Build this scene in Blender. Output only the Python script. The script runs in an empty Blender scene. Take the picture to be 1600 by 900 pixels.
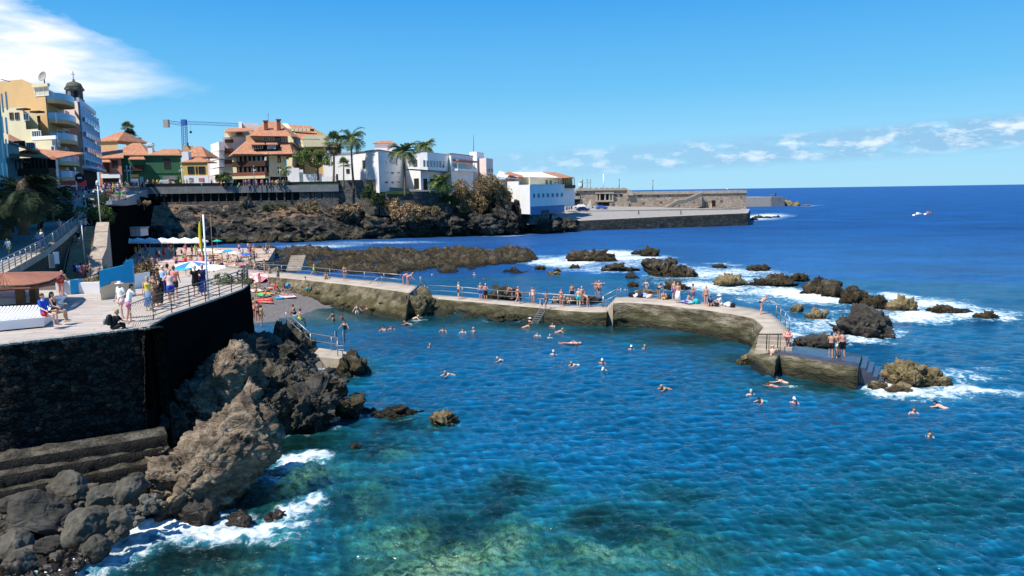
import bpy, bmesh, math, random
import numpy as np
from mathutils import Vector, Matrix, Euler
R = math.radians
PI = math.pi
rnd = random.Random(7)
S = bpy.context.scene
COL = S.collection
# ------------------------------------------------------------ camera
F, W0, H0 = 1200.0, 800.0, 450.0
CAMZ = 12.0
CM = Euler((R(90 - 7.15), 0, 0)).to_matrix() @ Matrix.Rotation(R(-0.86), 3, 'Z')
cam_d = bpy.data.cameras.new('camera'); cam_d.sensor_width = 36; cam_d.lens = 36 * F / 1600
cam_d.clip_start = .5; cam_d.clip_end = 60000
cam = bpy.data.objects.new('camera', cam_d); COL.objects.link(cam)
cam.matrix_world = Matrix.Translation((0, 0, CAMZ)) @ CM.to_4x4()
S.camera = cam
def ray(px, py):
 return CM @ Vector(((px - W0) / F, -(py - H0) / F, -1.0))
def P(px, py, Y):                      # the point seen at a photo position, Y metres ahead
 d = ray(px, py); k = Y / d.y
 return Vector((d.x * k, Y, CAMZ + d.z * k))
def G(px, py, z=0.0):                  # the point seen at a photo position, on level z
 d = ray(px, py); k = (z - CAMZ) / d.z
 return Vector((d.x * k, d.y * k, z))
# ------------------------------------------------------------ noise
def _h(i, j, k, s):
 n = (i * 374761393 + j * 668265263 + k * 1274126177 + s * 974711) & 0xffffffff
 n = ((n ^ (n >> 13)) * 1274126177) & 0xffffffff
 n = n ^ (n >> 16)
 return (n & 0xffffff) / float(0xffffff) * 2 - 1
def noise3(p, s=0):
 p = np.asarray(p, dtype=np.float64)
 f = np.floor(p).astype(np.int64); t = p - f
 t = t * t * t * (t * (t * 6 - 15) + 10)
 x, y, z = f[..., 0], f[..., 1], f[..., 2]
 a, b, c = t[..., 0], t[..., 1], t[..., 2]
 def L(u, v, w): return u + (v - u) * w
 c00 = L(_h(x, y, z, s), _h(x + 1, y, z, s), a); c10 = L(_h(x, y + 1, z, s), _h(x + 1, y + 1, z, s), a)
 c01 = L(_h(x, y, z + 1, s), _h(x + 1, y, z + 1, s), a); c11 = L(_h(x, y + 1, z + 1, s), _h(x + 1, y + 1, z + 1, s), a)
 return L(L(c00, c10, b), L(c01, c11, b), c)
def fbm(p, o=4, s=0, g=.5):
 p = np.asarray(p, dtype=np.float64); r = 0; a = 1.0; t = 0
 for i in range(o):
  r = r + a * noise3(p * (2.03 ** i) + i * 17.3, s + i); t += a; a *= g
 return r / t
def ridge(p, o=4, s=0, g=.5):
 p = np.asarray(p, dtype=np.float64); r = 0; a = 1.0; t = 0
 for i in range(o):
  r = r + a * (1 - np.abs(noise3(p * (2.07 ** i) + i * 9.1, s + i)) * 2); t += a; a *= g
 return r / t
# ------------------------------------------------------------ objects
def tag(o, label=None, cat=None, group=None, kind=None):
 if label: o['label'] = label
 if cat: o['category'] = cat
 if group: o['group'] = group
 if kind: o['kind'] = kind
 return o
def empty(name, loc, rz=0, label=None, cat=None, group=None):
 o = bpy.data.objects.new(name, None); COL.objects.link(o); o.location = loc
 o.rotation_euler = (0, 0, rz); o.empty_display_size = .3
 return tag(o, label, cat, group)
def link(name, me, mats=None, parent=None, smooth=False):
 if mats is not None:
  for m in (mats if isinstance(mats, (list, tuple)) else [mats]): me.materials.append(m)
 if smooth: me.polygons.foreach_set('use_smooth', [True] * len(me.polygons))
 o = bpy.data.objects.new(name, me); COL.objects.link(o)
 if parent is not None:
  o.parent = parent
  if parent.parent is None: M = Matrix.LocRotScale(parent.location, parent.rotation_euler, parent.scale)
  else: M = None
 return o
def mesh_np(name, v, f, mats=None, parent=None, smooth=False):
 me = bpy.data.meshes.new(name)
 v = np.asarray(v, dtype=np.float32)
 f = np.asarray(f, dtype=np.int32)
 me.vertices.add(len(v)); me.vertices.foreach_set('co', v.ravel())
 me.loops.add(f.size); me.loops.foreach_set('vertex_index', f.ravel())
 me.polygons.add(len(f)); me.polygons.foreach_set('loop_start', np.arange(0, f.size, f.shape[1], dtype=np.int32))
 me.update(calc_edges=True)
 return link(name, me, mats, parent, smooth)
def grid_faces(n, m, wrap=False):
 i, j = np.meshgrid(np.arange(n - 1), np.arange(m if wrap else m - 1), indexing='ij')
 j2 = (j + 1) % m
 return np.stack([i * m + j, i * m + j2, (i + 1) * m + j2, (i + 1) * m + j], -1).reshape(-1, 4)
class MB:                              # collects shapes, builds ONE mesh
 def __init__(s): s.v = []; s.f = []; s.mi = []; s.cur = 0
 def add(s, vs, fs):
  b = len(s.v); s.v += [tuple(v) for v in vs]; s.f += [tuple(b + i for i in f) for f in fs]
  s.mi += [s.cur] * len(fs); return s
 def box(s, c, d, rz=0, M=None):
  hx, hy, hz = d[0] / 2, d[1] / 2, d[2] / 2
  vs = [Vector((x, y, z)) for z in (-hz, hz) for x, y in ((-hx, -hy), (hx, -hy), (hx, hy), (-hx, hy))]
  if M is None: M = Matrix.Rotation(rz, 3, 'Z')
  vs = [M @ v + Vector(c) for v in vs]
  return s.add(vs, [(3, 2, 1, 0), (4, 5, 6, 7), (0, 1, 5, 4), (1, 2, 6, 5), (2, 3, 7, 6), (3, 0, 4, 7)])
 def prism(s, pts, z0, z1):         # pts: xy list; z0,z1 floats or lists
  n = len(pts)
  a = sum(pts[i][0] * pts[(i + 1) % n][1] - pts[(i + 1) % n][0] * pts[i][1] for i in range(n))
  Z0 = z0 if isinstance(z0, (list, tuple)) else [z0] * n
  Z1 = z1 if isinstance(z1, (list, tuple)) else [z1] * n
  idx = list(range(n)) if a > 0 else list(range(n))[::-1]
  vs = [(pts[i][0], pts[i][1], Z0[i]) for i in idx] + [(pts[i][0], pts[i][1], Z1[i]) for i in idx]
  fs = [tuple(range(n))[::-1], tuple(range(n, 2 * n))] + [(i, (i + 1) % n, n + (i + 1) % n, n + i) for i in range(n)]
  return s.add(vs, fs)
 def tube(s, pts, r, n=8, cap=True):
  pts = [Vector(p) for p in pts]
  rs = r if isinstance(r, (list, tuple)) else [r] * len(pts)
  vs = []
  up = Vector((0, 0, 1))
  for i, p in enumerate(pts):
   t = (pts[min(i + 1, len(pts) - 1)] - pts[max(i - 1, 0)])
   if t.length < 1e-9: t = Vector((0, 0, 1))
   t.normalize()
   a = t.cross(up if abs(t.z) < .95 else Vector((1, 0, 0))).normalized(); b = t.cross(a).normalized()
   for k in range(n):
    an = 2 * PI * k / n
    vs.append(p + a * (math.cos(an) * rs[i]) + b * (math.sin(an) * rs[i]))
  fs = []
  for i in range(len(pts) - 1):
   for k in range(n):
    fs.append((i * n + k, (i + 1) * n + k, (i + 1) * n + (k + 1) % n, i * n + (k + 1) % n))
  if cap:
   fs.append(tuple(range(n))); fs.append(tuple(range((len(pts) - 1) * n, len(pts) * n))[::-1])
  return s.add(vs, fs)
 def lathe(s, prof, c=(0, 0, 0), n=16):
  vs = []
  for r, z in prof:
   for k in range(n):
    an = 2 * PI * k / n; vs.append((c[0] + r * math.cos(an), c[1] + r * math.sin(an), c[2] + z))
  fs = []
  for i in range(len(prof) - 1):
   for k in range(n):
    fs.append((i * n + k, i * n + (k + 1) % n, (i + 1) * n + (k + 1) % n, (i + 1) * n + k))
  fs.append(tuple(range(n))[::-1]); fs.append(tuple(range((len(prof) - 1) * n, len(prof) * n)))
  return s.add(vs, fs)
 def build(s, name, mats=None, parent=None, smooth=False, rel=None):
  me = bpy.data.meshes.new(name)
  vs = s.v if rel is None else [tuple(Vector(v) - Vector(rel)) for v in s.v]
  me.from_pydata(vs, [], s.f); me.update()
  o = link(name, me, mats, parent, smooth)
  if any(s.mi): me.polygons.foreach_set('material_index', s.mi)
  return o
def kids(o, tbl={}):
 return [c for c in o.children]
def dup(root, loc, rz=0, sc=1.0, label=None, group=None):
 r = root.copy(); COL.objects.link(r); r.location = loc; r.rotation_euler = (0, 0, rz); r.scale = (sc, sc, sc)
 if label: r['label'] = label
 if group: r['group'] = group
 for ch in list(root.children):
  c = ch.copy(); COL.objects.link(c); c.parent = r
  for g in list(ch.children):
   d = g.copy(); COL.objects.link(d); d.parent = c
 return r
# ------------------------------------------------------------ materials
def nt(m):
 m.use_nodes = True; t = m.node_tree; t.nodes.clear(); return t
class N:
 def __init__(s, t): s.t = t
 def __call__(s, ty, props=None, **inp):
  n = s.t.nodes.new(ty)
  for k, v in (props or {}).items(): setattr(n, k, v)
  for k, v in inp.items():
   key = k.replace('_', ' ')
   sock = None
   if k.startswith('i') and k[1:].isdigit(): sock = n.inputs[int(k[1:])]
   else: sock = n.inputs[key]
   if isinstance(v, bpy.types.NodeSocket): s.t.links.new(v, sock)
   else: sock.default_value = v
  return n
 def ramp(s, fac, stops, interp='LINEAR'):
  n = s.t.nodes.new('ShaderNodeValToRGB'); n.color_ramp.interpolation = interp
  e = n.color_ramp.elements
  e[0].position = stops[0][0]; e[1].position = 1.0 if len(stops) > 2 else stops[-1][0]
  for p, c in stops[1:-1]: e.new(p)
  e[len(stops) - 1].position = stops[-1][0]
  for el, (p, c) in zip(e, stops):
   el.color = (c, c, c, 1) if isinstance(c, (int, float)) else (*c, 1)
  s.t.links.new(fac, n.inputs[0]); return n.outputs[0]
 def math(s, op, a, b=0.0, c=None, clamp=False):
  n = s.t.nodes.new('ShaderNodeMath'); n.operation = op; n.use_clamp = clamp
  for i, v in enumerate((a, b, c)):
   if v is None: continue
   if isinstance(v, bpy.types.NodeSocket): s.t.links.new(v, n.inputs[i])
   else: n.inputs[i].default_value = v
  return n.outputs[0]
 def mix(s, f, a, b, bt='MIX'):
  n = s.t.nodes.new('ShaderNodeMix'); n.data_type = 'RGBA'; n.blend_type = bt
  for v, sock in ((f, n.inputs[0]), (a, n.inputs[6]), (b, n.inputs[7])):
   if isinstance(v, bpy.types.NodeSocket): s.t.links.new(v, sock)
   else: sock.default_value = (*v, 1) if isinstance(v, (tuple, list)) and len(v) == 3 else v
  return n.outputs[2]
def pbr(name, build, rough=.8, spec=.3, metal=0.0, bump=None):
 m = bpy.data.materials.new(name); t = nt(m); n = N(t)
 out = n('ShaderNodeOutputMaterial'); b = n('ShaderNodeBsdfPrincipled')
 b.inputs['Roughness'].default_value = rough; b.inputs['Specular IOR Level'].default_value = spec
 b.inputs['Metallic'].default_value = metal
 t.links.new(b.outputs[0], out.inputs[0])
 r = build(n, b)
 if isinstance(r, bpy.types.NodeSocket): t.links.new(r, b.inputs['Base Color'])
 return m
def coords(n, kind='pos', scale=(1, 1, 1), rot=(0, 0, 0)):
 if kind == 'pos': c = n('ShaderNodeNewGeometry').outputs['Position']
 elif kind == 'obj': c = n('ShaderNodeTexCoord').outputs['Object']
 else: c = n('ShaderNodeTexCoord').outputs['Generated']
 mp = n('ShaderNodeMapping', i0=c); mp.inputs['Scale'].default_value = scale; mp.inputs['Rotation'].default_value = rot
 return mp.outputs[0]
def plain(name, col, rough=.7, var=.12, sc=1.5, spec=.3, metal=0, bump=0.0, bs=20, rand=0.0, dirt=0.0):
 def f(n, b):
  c = coords(n)
  t1 = n('ShaderNodeTexNoise', Vector=c, Scale=sc, Detail=5.0, Roughness=.6).outputs['Fac']
  v = n.ramp(t1, [(.3, 1 - var), (.7, 1 + var * .6)])
  o = n.mix(1.0, col, v, 'MULTIPLY')
  if dirt:
   c2 = coords(n, scale=(1.2, 1.2, .18))
   t2 = n('ShaderNodeTexNoise', Vector=c2, Scale=2.0, Detail=6.0).outputs['Fac']
   o = n.mix(n.ramp(t2, [(.52, 0), (.78, dirt)]), o, tuple(x * .45 for x in col))
  if rand:
   oi = n('ShaderNodeObjectInfo').outputs['Random']
   o = n.mix(1.0, o, n.ramp(oi, [(0, 1 - rand), (1, 1 + rand)]), 'MULTIPLY')
  if bump:
   t3 = n('ShaderNodeTexNoise', Vector=c, Scale=float(bs), Detail=4.0).outputs['Fac']
   n.t.links.new(n('ShaderNodeBump', Strength=bump, Distance=.05, Height=t3).outputs[0], b.inputs['Normal'])
  return o
 return pbr(name, f, rough, spec, metal)
def rockmat(name, stops, scale=1.0, wet=None, wetcol=(.03, .028, .015), bump=.8, rot=(0, 0, 0), aniso=(1, 1, 1), bd=.15, rough=.9, algae=None, bs2=9.0):
 # stops: colour ramp over a fractal; wet: world height of the tide line
 def f(n, b):
  c = coords(n, scale=aniso, rot=rot)
  big = n('ShaderNodeTexNoise', Vector=c, Scale=scale, Detail=9.0, Roughness=.68).outputs['Fac']
  col = n.ramp(big, stops)
  fine = n('ShaderNodeTexNoise', Vector=c, Scale=scale * bs2, Detail=6.0, Roughness=.75).outputs['Fac']
  col = n.mix(1.0, col, n.ramp(fine, [(.3, .6), (.55, 1.0), (.75, 1.35)]), 'MULTIPLY')
  vo = n('ShaderNodeTexVoronoi', {'feature': 'DISTANCE_TO_EDGE'}, Vector=c, Scale=scale * 2.1).outputs[0]
  hsum = n.math('ADD', n.math('MULTIPLY', fine, .55), n.math('MULTIPLY', big, 1.2))
  hsum = n.math('ADD', hsum, n.math('MULTIPLY', n.math('MINIMUM', vo, .12), 2.0))
  if wet is not None:
   z = n('ShaderNodeSeparateXYZ', i0=n('ShaderNodeNewGeometry').outputs['Position']).outputs[2]
   zz = n.math('ADD', z, n.math('MULTIPLY', n.math('SUBTRACT', big, .5), 1.6))
   if algae is not None:
    k = n.ramp(n.math('DIVIDE', zz, wet * 2.6), [(.45, 1), (.95, 0)])
    col = n.mix(n.math('MULTIPLY', k, .75), col, n.mix(fine, tuple(x * .5 for x in algae), algae))
   w = n.ramp(n.math('DIVIDE', zz, wet), [(.5, 1), (1.0, 0)])
   col = n.mix(n.math('MULTIPLY', w, .85), col, wetcol)
   rr = n.math('SUBTRACT', rough, n.math('MULTIPLY', w, .6))
   n.t.links.new(rr, b.inputs['Roughness'])
  n.t.links.new(n('ShaderNodeBump', Strength=bump, Distance=bd, Height=hsum).outputs[0], b.inputs['Normal'])
  return col
 return pbr(name, f, rough, .3)
def masonry(name, c1, c2, joint, scale=2.2, bump=.7, flat=(1, 1, 1.5), spec=.25, chips_or_glints=None):
 def f(n, b):
  c = coords(n, scale=flat)
  w = n('ShaderNodeTexNoise', Vector=c, Scale=scale * 1.4, Detail=3.0)
  cc = n.mix(.12, c, w.outputs['Color'], 'ADD')
  v1 = n('ShaderNodeTexVoronoi', Vector=cc, Scale=scale)
  v2 = n('ShaderNodeTexVoronoi', {'feature': 'DISTANCE_TO_EDGE'}, Vector=cc, Scale=scale)
  g = n('ShaderNodeSeparateXYZ', i0=v1.outputs['Color'])
  col = n.mix(g.outputs[0], c1, c2)
  if chips_or_glints: col = n.mix(n.ramp(g.outputs[1], [(.93, 0), (.95, 1)], 'LINEAR'), col, chips_or_glints)
  nz = n('ShaderNodeTexNoise', Vector=c, Scale=12.0, Detail=6.0).outputs['Fac']
  col = n.mix(1.0, col, n.ramp(nz, [(.3, .65), (.7, 1.3)]), 'MULTIPLY')
  col = n.mix(n.ramp(v2.outputs[0], [(.0, 1), (.08, 0)]), col, joint)
  h = n.math('ADD', n.math('MINIMUM', v2.outputs[0], .15), n.math('MULTIPLY', nz, .08))
  n.t.links.new(n('ShaderNodeBump', Strength=bump, Distance=.25, Height=h).outputs[0], b.inputs['Normal'])
  return col
 return pbr(name, f, .9, spec)
M = {}
M['plaster'] = plain('white_plaster', (.80, .79, .77), .85, .05, .6, dirt=.25)
M['cream'] = plain('cream_plaster', (.66, .58, .38), .85, .06, .6, dirt=.2)
M['ochre'] = plain('ochre_plaster', (.62, .40, .19), .85, .06, .5, dirt=.15)
M['yellow'] = plain('yellow_plaster', (.62, .42, .13), .85, .06, .5, dirt=.2)
M['pinkwall'] = plain('pale_pink_plaster', (.72, .60, .56), .85, .05, .5, dirt=.15)
M['redwall'] = plain('salmon_plaster', (.50, .20, .14), .85, .06, .5, dirt=.15)
M['green'] = plain('green_plaster', (.035, .13, .065), .8, .12, .5, dirt=.2)
M['turq'] = plain('turquoise_plaster', (.16, .42, .45), .8, .06, .5, dirt=.15)
M['bluewall'] = plain('pale_blue_plaster', (.60, .66, .74), .8, .06, .5)
M['bluepaint'] = plain('cyan_paint', (.0, .30, .58), .6, .06, 1)
M['bluefoot'] = plain('blue_painted_plinth', (.13, .24, .42), .8, .25, 1, dirt=.4)
M['sandpaint'] = plain('sand_paint', (.72, .55, .34), .7, .06, 1)
M['white'] = plain('white_paint', (.80, .80, .80), .5, .03, 1)
M['concrete'] = plain('concrete', (.36, .33, .29), .9, .22, .9, bump=.3, dirt=.35)
M['darkconc'] = plain('weathered_grey_concrete', (.20, .21, .21), .9, .25, .6, bump=.3, dirt=.4)
M['asphalt'] = plain('pale_asphalt', (.30, .28, .26), .9, .12, .3, bump=.2)
M['steel'] = plain('galvanised_steel', (.32, .33, .34), .4, .05, 3, metal=.6)
M['darksteel'] = plain('dark_bronze_steel', (.16, .14, .11), .5, .05, 3, metal=.5)
M['black'] = plain('black_paint', (.012, .012, .014), .5, .05, 3)
M['wood'] = plain('dark_brown_wood', (.06, .030, .018), .7, .2, 2)
M['woodred'] = plain('red_brown_wood', (.20, .07, .04), .7, .2, 2)
M['woodpost'] = plain('weathered_timber', (.20, .13, .07), .8, .25, 4)
M['shadowroom'] = plain('dim_interior', (.015, .015, .016), .9, .1, 1)  # near-black colour stands in for the shade inside openings and recesses
M['trunk'] = plain('palm_trunk', (.17, .12, .08), .9, .3, 3, bump=.6, bs=12)
M['glass'] = plain('window_glass', (.025, .035, .045), .08, .1, 1, spec=.8)
M['curtain'] = plain('pale_curtain', (.55, .50, .42), .8, .1, 1)
M['blueglass'] = plain('balcony_glass', (.22, .38, .55), .15, .1, 1, spec=.7)
M['canvas'] = plain('white_canvas', (.85, .85, .84), .9, .03, 1)
def _roof(n, b):
 c = coords(n)
 w = n('ShaderNodeTexWave', {'wave_type': 'BANDS', 'bands_direction': 'X'}, Vector=c, Scale=1.3, Distortion=.4).outputs['Fac']
 nz = n('ShaderNodeTexNoise', Vector=c, Scale=1.1, Detail=8.0, Roughness=.75).outputs['Fac']
 vo = n('ShaderNodeTexVoronoi', Vector=c, Scale=3.5).outputs['Color']
 col = n.ramp(nz, [(.25, (.24, .10, .06)), (.5, (.46, .21, .12)), (.75, (.58, .32, .20))])
 col = n.mix(.22, col, vo, 'SOFT_LIGHT')
 col = n.mix(1.0, col, n.ramp(w, [(0, .78), (.5, 1.08)]), 'MULTIPLY')
 n.t.links.new(n('ShaderNodeBump', Strength=.6, Distance=.08, Height=w).outputs[0], b.inputs['Normal'])
 return col
M['tiles'] = pbr('clay_roof_tiles', _roof, .85, .2)
def _deck(n, b):
 c = coords(n, rot=(0, 0, R(-10)))
 br = n('ShaderNodeTexBrick', {'offset': .5}, Vector=c, Color1=(.42, .36, .31, 1), Color2=(.52, .46, .40, 1), Mortar=(.2, .16, .13, 1), Scale=1.0)
 br.inputs['Mortar Size'].default_value = .012; br.inputs['Brick Width'].default_value = 2.4; br.inputs['Row Height'].default_value = .42
 nz = n('ShaderNodeTexNoise', Vector=coords(n, scale=(.5, 3, 1), rot=(0, 0, R(-10))), Scale=1.0, Detail=9.0, Roughness=.75).outputs['Fac']
 return n.mix(1.0, br.outputs[0], n.ramp(nz, [(.3, .68), (.55, 1.0), (.75, 1.12)]), 'MULTIPLY')
M['deck'] = pbr('worn_terrace_paving', _deck, .85, .25)
M['plaza'] = plain('pinkish_sand_paving', (.50, .37, .29), .9, .16, .25, bump=.2)
M['pebble'] = rockmat('grey_beach_pebbles', [(.3, (.10, .09, .085)), (.6, (.20, .18, .17)), (.8, (.30, .28, .26))], 3.0, bump=.5, bd=.04)
M['blackwall'] = masonry('dark_lava_masonry', (.007, .008, .008), (.032, .033, .030), (.003, .003, .003), 3.6, .9, spec=.05, chips_or_glints=(.030, .030, .026))  # stone kept near black to hold its shade; paler cells imitate grazing light
M['lavawall'] = masonry('grey_lava_masonry', (.07, .068, .062), (.19, .18, .155), (.04, .04, .036), 1.6, .7)
M['rampwall'] = masonry('olive_lava_masonry', (.045, .048, .034), (.09, .09, .065), (.03, .03, .02), 2.0, .6)
M['ashlar'] = masonry('tan_pier_masonry', (.30, .23, .17), (.46, .38, .30), (.24, .19, .15), .9, .5, flat=(1, 1, 1.3), chips_or_glints=(.14, .10, .08))
M['quay'] = masonry('dark_wet_quay_blocks', (.035, .038, .034), (.075, .075, .065), (.02, .02, .02), .6, .8, flat=(1, 1, 2))
M['smooth_black'] = plain('dark_bastion_render', (.005, .006, .006), 1.0, .3, .8, spec=.0, bump=.5, bs=3)  # colour held near black to carry the deep shade on these walls
LAVA = [(.30, (.012, .010, .008)), (.45, (.042, .034, .024)), (.56, (.12, .098, .070)), (.70, (.29, .245, .18))]
M['lava'] = rockmat('jagged_lava', LAVA, .8, wet=.55, wetcol=(.010, .009, .006), bump=1.0, bd=.45, algae=(.07, .052, .016))
M['boulder'] = rockmat('rounded_olive_boulder', [(.28, (.03, .028, .022)), (.5, (.09, .083, .065)), (.75, (.19, .175, .14))], .8, wet=.55, wetcol=(.018, .010, .006), bump=.5, bd=.08)
M['darkrock'] = rockmat('shade_painted_rock', [(.3, (.006, .006, .005)), (.5, (.014, .013, .011)), (.75, (.045, .040, .032))], 1.6, bump=.9, bd=.15)  # near-black colour stands in for shade on the ledge faces
M['cliff'] = rockmat('cliff_lava', [(.32, (.006, .006, .005)), (.46, (.024, .022, .018)), (.57, (.09, .082, .066)), (.70, (.26, .235, .19))], .45, wet=.7, wetcol=(.02, .018, .012), bump=.9, bd=.6, algae=(.11, .09, .035))
M['cliffbrown'] = rockmat('dry_brown_scrub_rock', [(.3, (.06, .045, .03)), (.5, (.18, .12, .075)), (.75, (.33, .22, .14))], .6, bump=.8, bd=.4)
M['bigrock'] = rockmat('weathered_brown_rock', [(.30, (.020, .016, .013)), (.42, (.10, .075, .052)), (.54, (.225, .172, .12)), (.72, (.39, .31, .22))], 1.3, wet=.6, wetcol=(.015, .012, .010), bump=.8, bd=.16, aniso=(.6, 1.0, 1.5), rot=(0, R(38), 0), bs2=6)
M['oliverock'] = rockmat('olive_grey_rock', [(.32, (.014, .012, .009)), (.46, (.065, .057, .042)), (.6, (.17, .15, .11)), (.78, (.32, .285, .22))], 1.5, wet=.7, wetcol=(.014, .012, .007), bump=1.0, bd=.2, algae=(.08, .062, .022))
M['greyrock'] = rockmat('dark_grey_smooth_rock', [(.28, (.016, .015, .013)), (.5, (.055, .050, .042)), (.75, (.13, .12, .10))], .9, wet=.7, wetcol=(.016, .010, .007), bump=.8, bd=.14, aniso=(.5, 1, 1.6), rot=(0, R(25), 0))
M['yellowrock'] = rockmat('yellow_brown_rock', [(.28, (.06, .045, .02)), (.45, (.17, .13, .06)), (.6, (.30, .24, .13)), (.8, (.40, .34, .20))], 1.3, wet=.4, wetcol=(.04, .03, .014), bump=.9, bd=.16)
M['bankrock'] = rockmat('ochre_stained_bank_rock', [(.32, (.035, .028, .014)), (.46, (.12, .10, .055)), (.6, (.26, .22, .14)), (.75, (.40, .35, .25))], .8, wet=.6, wetcol=(.02, .02, .008), bump=1.0, bd=.3, algae=(.10, .09, .03))
M['wallside'] = rockmat('algae_stained_pool_wall', [(.34, (.035, .030, .018)), (.47, (.12, .102, .066)), (.58, (.26, .225, .16)), (.72, (.44, .39, .30))], 1.0, wet=.62, wetcol=(.012, .013, .006), bump=1.0, bd=.2, algae=(.06, .060, .020), aniso=(.45, .45, 1.6))
M['walltop'] = plain('worn_walkway_concrete', (.42, .36, .29), .9, .28, .8, bump=.35, bs=6)
M['wettop'] = plain('wet_dark_concrete', (.055, .06, .085), .25, .3, 1.2, spec=.6, bump=.3, bs=5)
def leafmat(name, c1, c2, sc=1.2):
 def f(n, b):
  nz = n('ShaderNodeTexNoise', Vector=coords(n), Scale=sc, Detail=3.0).outputs['Fac']
  col = n.ramp(nz, [(.3, c1), (.7, c2)])
  oi = n('ShaderNodeNewGeometry').outputs['Random Per Island']
  return n.mix(1.0, col, n.ramp(oi, [(0, .6), (1, 1.35)]), 'MULTIPLY')
 return pbr(name, f, .7, .25)
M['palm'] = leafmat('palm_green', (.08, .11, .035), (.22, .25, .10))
M['palmdark'] = leafmat('dark_palm_green', (.012, .026, .012), (.040, .060, .026))  # palm green darkened to hold the shade on the ramp palms
M['palmdry'] = leafmat('dry_palm_fronds', (.22, .15, .08), (.40, .29, .17))
M['leaf'] = leafmat('bush_green', (.025, .06, .018), (.07, .12, .03))
M['leaflight'] = leafmat('light_bush_green', (.08, .13, .03), (.20, .25, .07))
M['scrub'] = leafmat('brown_tamarisk', (.13, .10, .035), (.40, .27, .13), .5)
M['dryscrub'] = leafmat('dry_scrub', (.30, .19, .09), (.52, .36, .20))
# ------------------------------------------------------------ light and sky
SUN_EL, SUNV = 56.0, Vector((-.80, -.60, 0)).normalized()
sd = SUNV * math.cos(R(SUN_EL)) + Vector((0, 0, math.sin(R(SUN_EL))))
ld = bpy.data.lights.new('sun', 'SUN'); ld.energy = 4.6; ld.angle = R(.5); ld.color = (1.0, .94, .84)
sun = bpy.data.objects.new('sun', ld); COL.objects.link(sun)
sun.rotation_euler = sd.to_track_quat('Z', 'Y').to_euler(); sun.location = (0, 0, 80)
wd = bpy.data.worlds.new('World'); S.world = wd; wd.use_nodes = True
t = wd.node_tree; t.nodes.clear(); n = N(t)
wo = n('ShaderNodeOutputWorld'); bg = n('ShaderNodeBackground', Strength=.088)
sky = n('ShaderNodeTexSky', {'sky_type': 'NISHITA', 'sun_disc': False, 'sun_elevation': R(SUN_EL), 'sun_rotation': math.atan2(sd.x, sd.y), 'air_density': 1.0, 'dust_density': .25, 'ozone_density': 2.5, 'altitude': 30})
dirv = n('ShaderNodeTexCoord').outputs['Generated']
sp = n('ShaderNodeSeparateXYZ', i0=dirv)
az = n.math('MULTIPLY', n.math('ARCTAN2', sp.outputs[0], sp.outputs[1]), 180 / PI)
el = n.math('MULTIPLY', n.math('ARCSINE', sp.outputs[2]), 180 / PI)
skyc = n.mix(.90, sky.outputs[0], n.ramp(n.math('DIVIDE', el, 60.0, clamp=True), [(0, (3.0, 6.0, 8.0)), (.06, (2.2, 5.5, 8.1)), (.12, (1.1, 4.45, 7.7)), (.24, (.25, 2.9, 7.2)), (.5, (.12, 2.0, 6.0)), (1, (.1, 1.4, 4.8))]))
def vec(x, y, z=0.0):
 c = n('ShaderNodeCombineXYZ')
 for i, v in enumerate((x, y, z)):
  if isinstance(v, bpy.types.NodeSocket): t.links.new(v, c.inputs[i])
  else: c.inputs[i].default_value = v
 return c.outputs[0]
# long cloud bank on the left
nz = n('ShaderNodeTexNoise', Vector=vec(n.math('MULTIPLY', az, .10), n.math('MULTIPLY', el, .32)), Scale=1.6, Detail=11.0, Roughness=.62, Distortion=.5).outputs['Fac']
nzc = n.math('MULTIPLY', n.math('SUBTRACT', nz, .5), 6.0)
# upper edge falls from 13.5 deg at az -34 to 8.6 at az -21.5 ; lower edge about 7.6
up = n.math('SUBTRACT', n.math('ADD', 7.9, n.math('MULTIPLY', n.math('ADD', az, 22.0), -.42)), el)
lo = n.math('SUBTRACT', el, n.math('ADD', 7.0, n.math('MULTIPLY', n.math('ADD', az, 21.5), .08)))
band = n.math('MINIMUM', up, lo)
d1 = n.math('ADD', band, n.math('MULTIPLY', nzc, .55))
azfade = n.ramp(n.math('DIVIDE', n.math('ADD', az, 110.0), 100.0), [(0.0, 0), (.3, 1), (.82, 1), (.90, 0)])
c1 = n.math('MULTIPLY', n.ramp(n.math('ADD', n.math('MULTIPLY', d1, .28), .25), [(.12, 0), (.5, .9), (.9, 1)]), azfade)
inner = n('ShaderNodeTexNoise', Vector=vec(n.math('MULTIPLY', az, .16), n.math('MULTIPLY', el, .7)), Scale=1.3, Detail=5.0, Roughness=.5).outputs['Fac']
ccol1 = n.mix(n.ramp(inner, [(.36, 0), (.60, 1)]), (4.4, 6.3, 8.8), (9.0, 9.0, 9.6))
# small cumulus along the horizon
v2 = vec(n.math('MULTIPLY', az, .24), n.math('MULTIPLY', el, .75))
n2 = n('ShaderNodeTexNoise', Vector=v2, Scale=1.5, Detail=6.0, Roughness=.6).outputs['Fac']
topline = n.math('ADD', 2.5, n.math('MULTIPLY', n.math('ADD', az, 5.0), .04))
bnd = n.math('SUBTRACT', 1.0, n.math('ABSOLUTE', n.math('DIVIDE', n.math('SUBTRACT', el, n.math('SUBTRACT', topline, .8)), 1.3)))
b2 = n.math('MULTIPLY', n.math('MAXIMUM', bnd, 0.0), 2.2, clamp=True)
az2 = n.ramp(n.math('DIVIDE', n.math('ADD', az, 30.0), 120.0), [(.12, 0), (.36, .7), (.5, 1), (.95, 1), (1.0, 0)])
haze2 = n.math('MULTIPLY', n.math('MULTIPLY', n.ramp(n2, [(.30, 0), (.46, 1)]), b2), az2)
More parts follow.
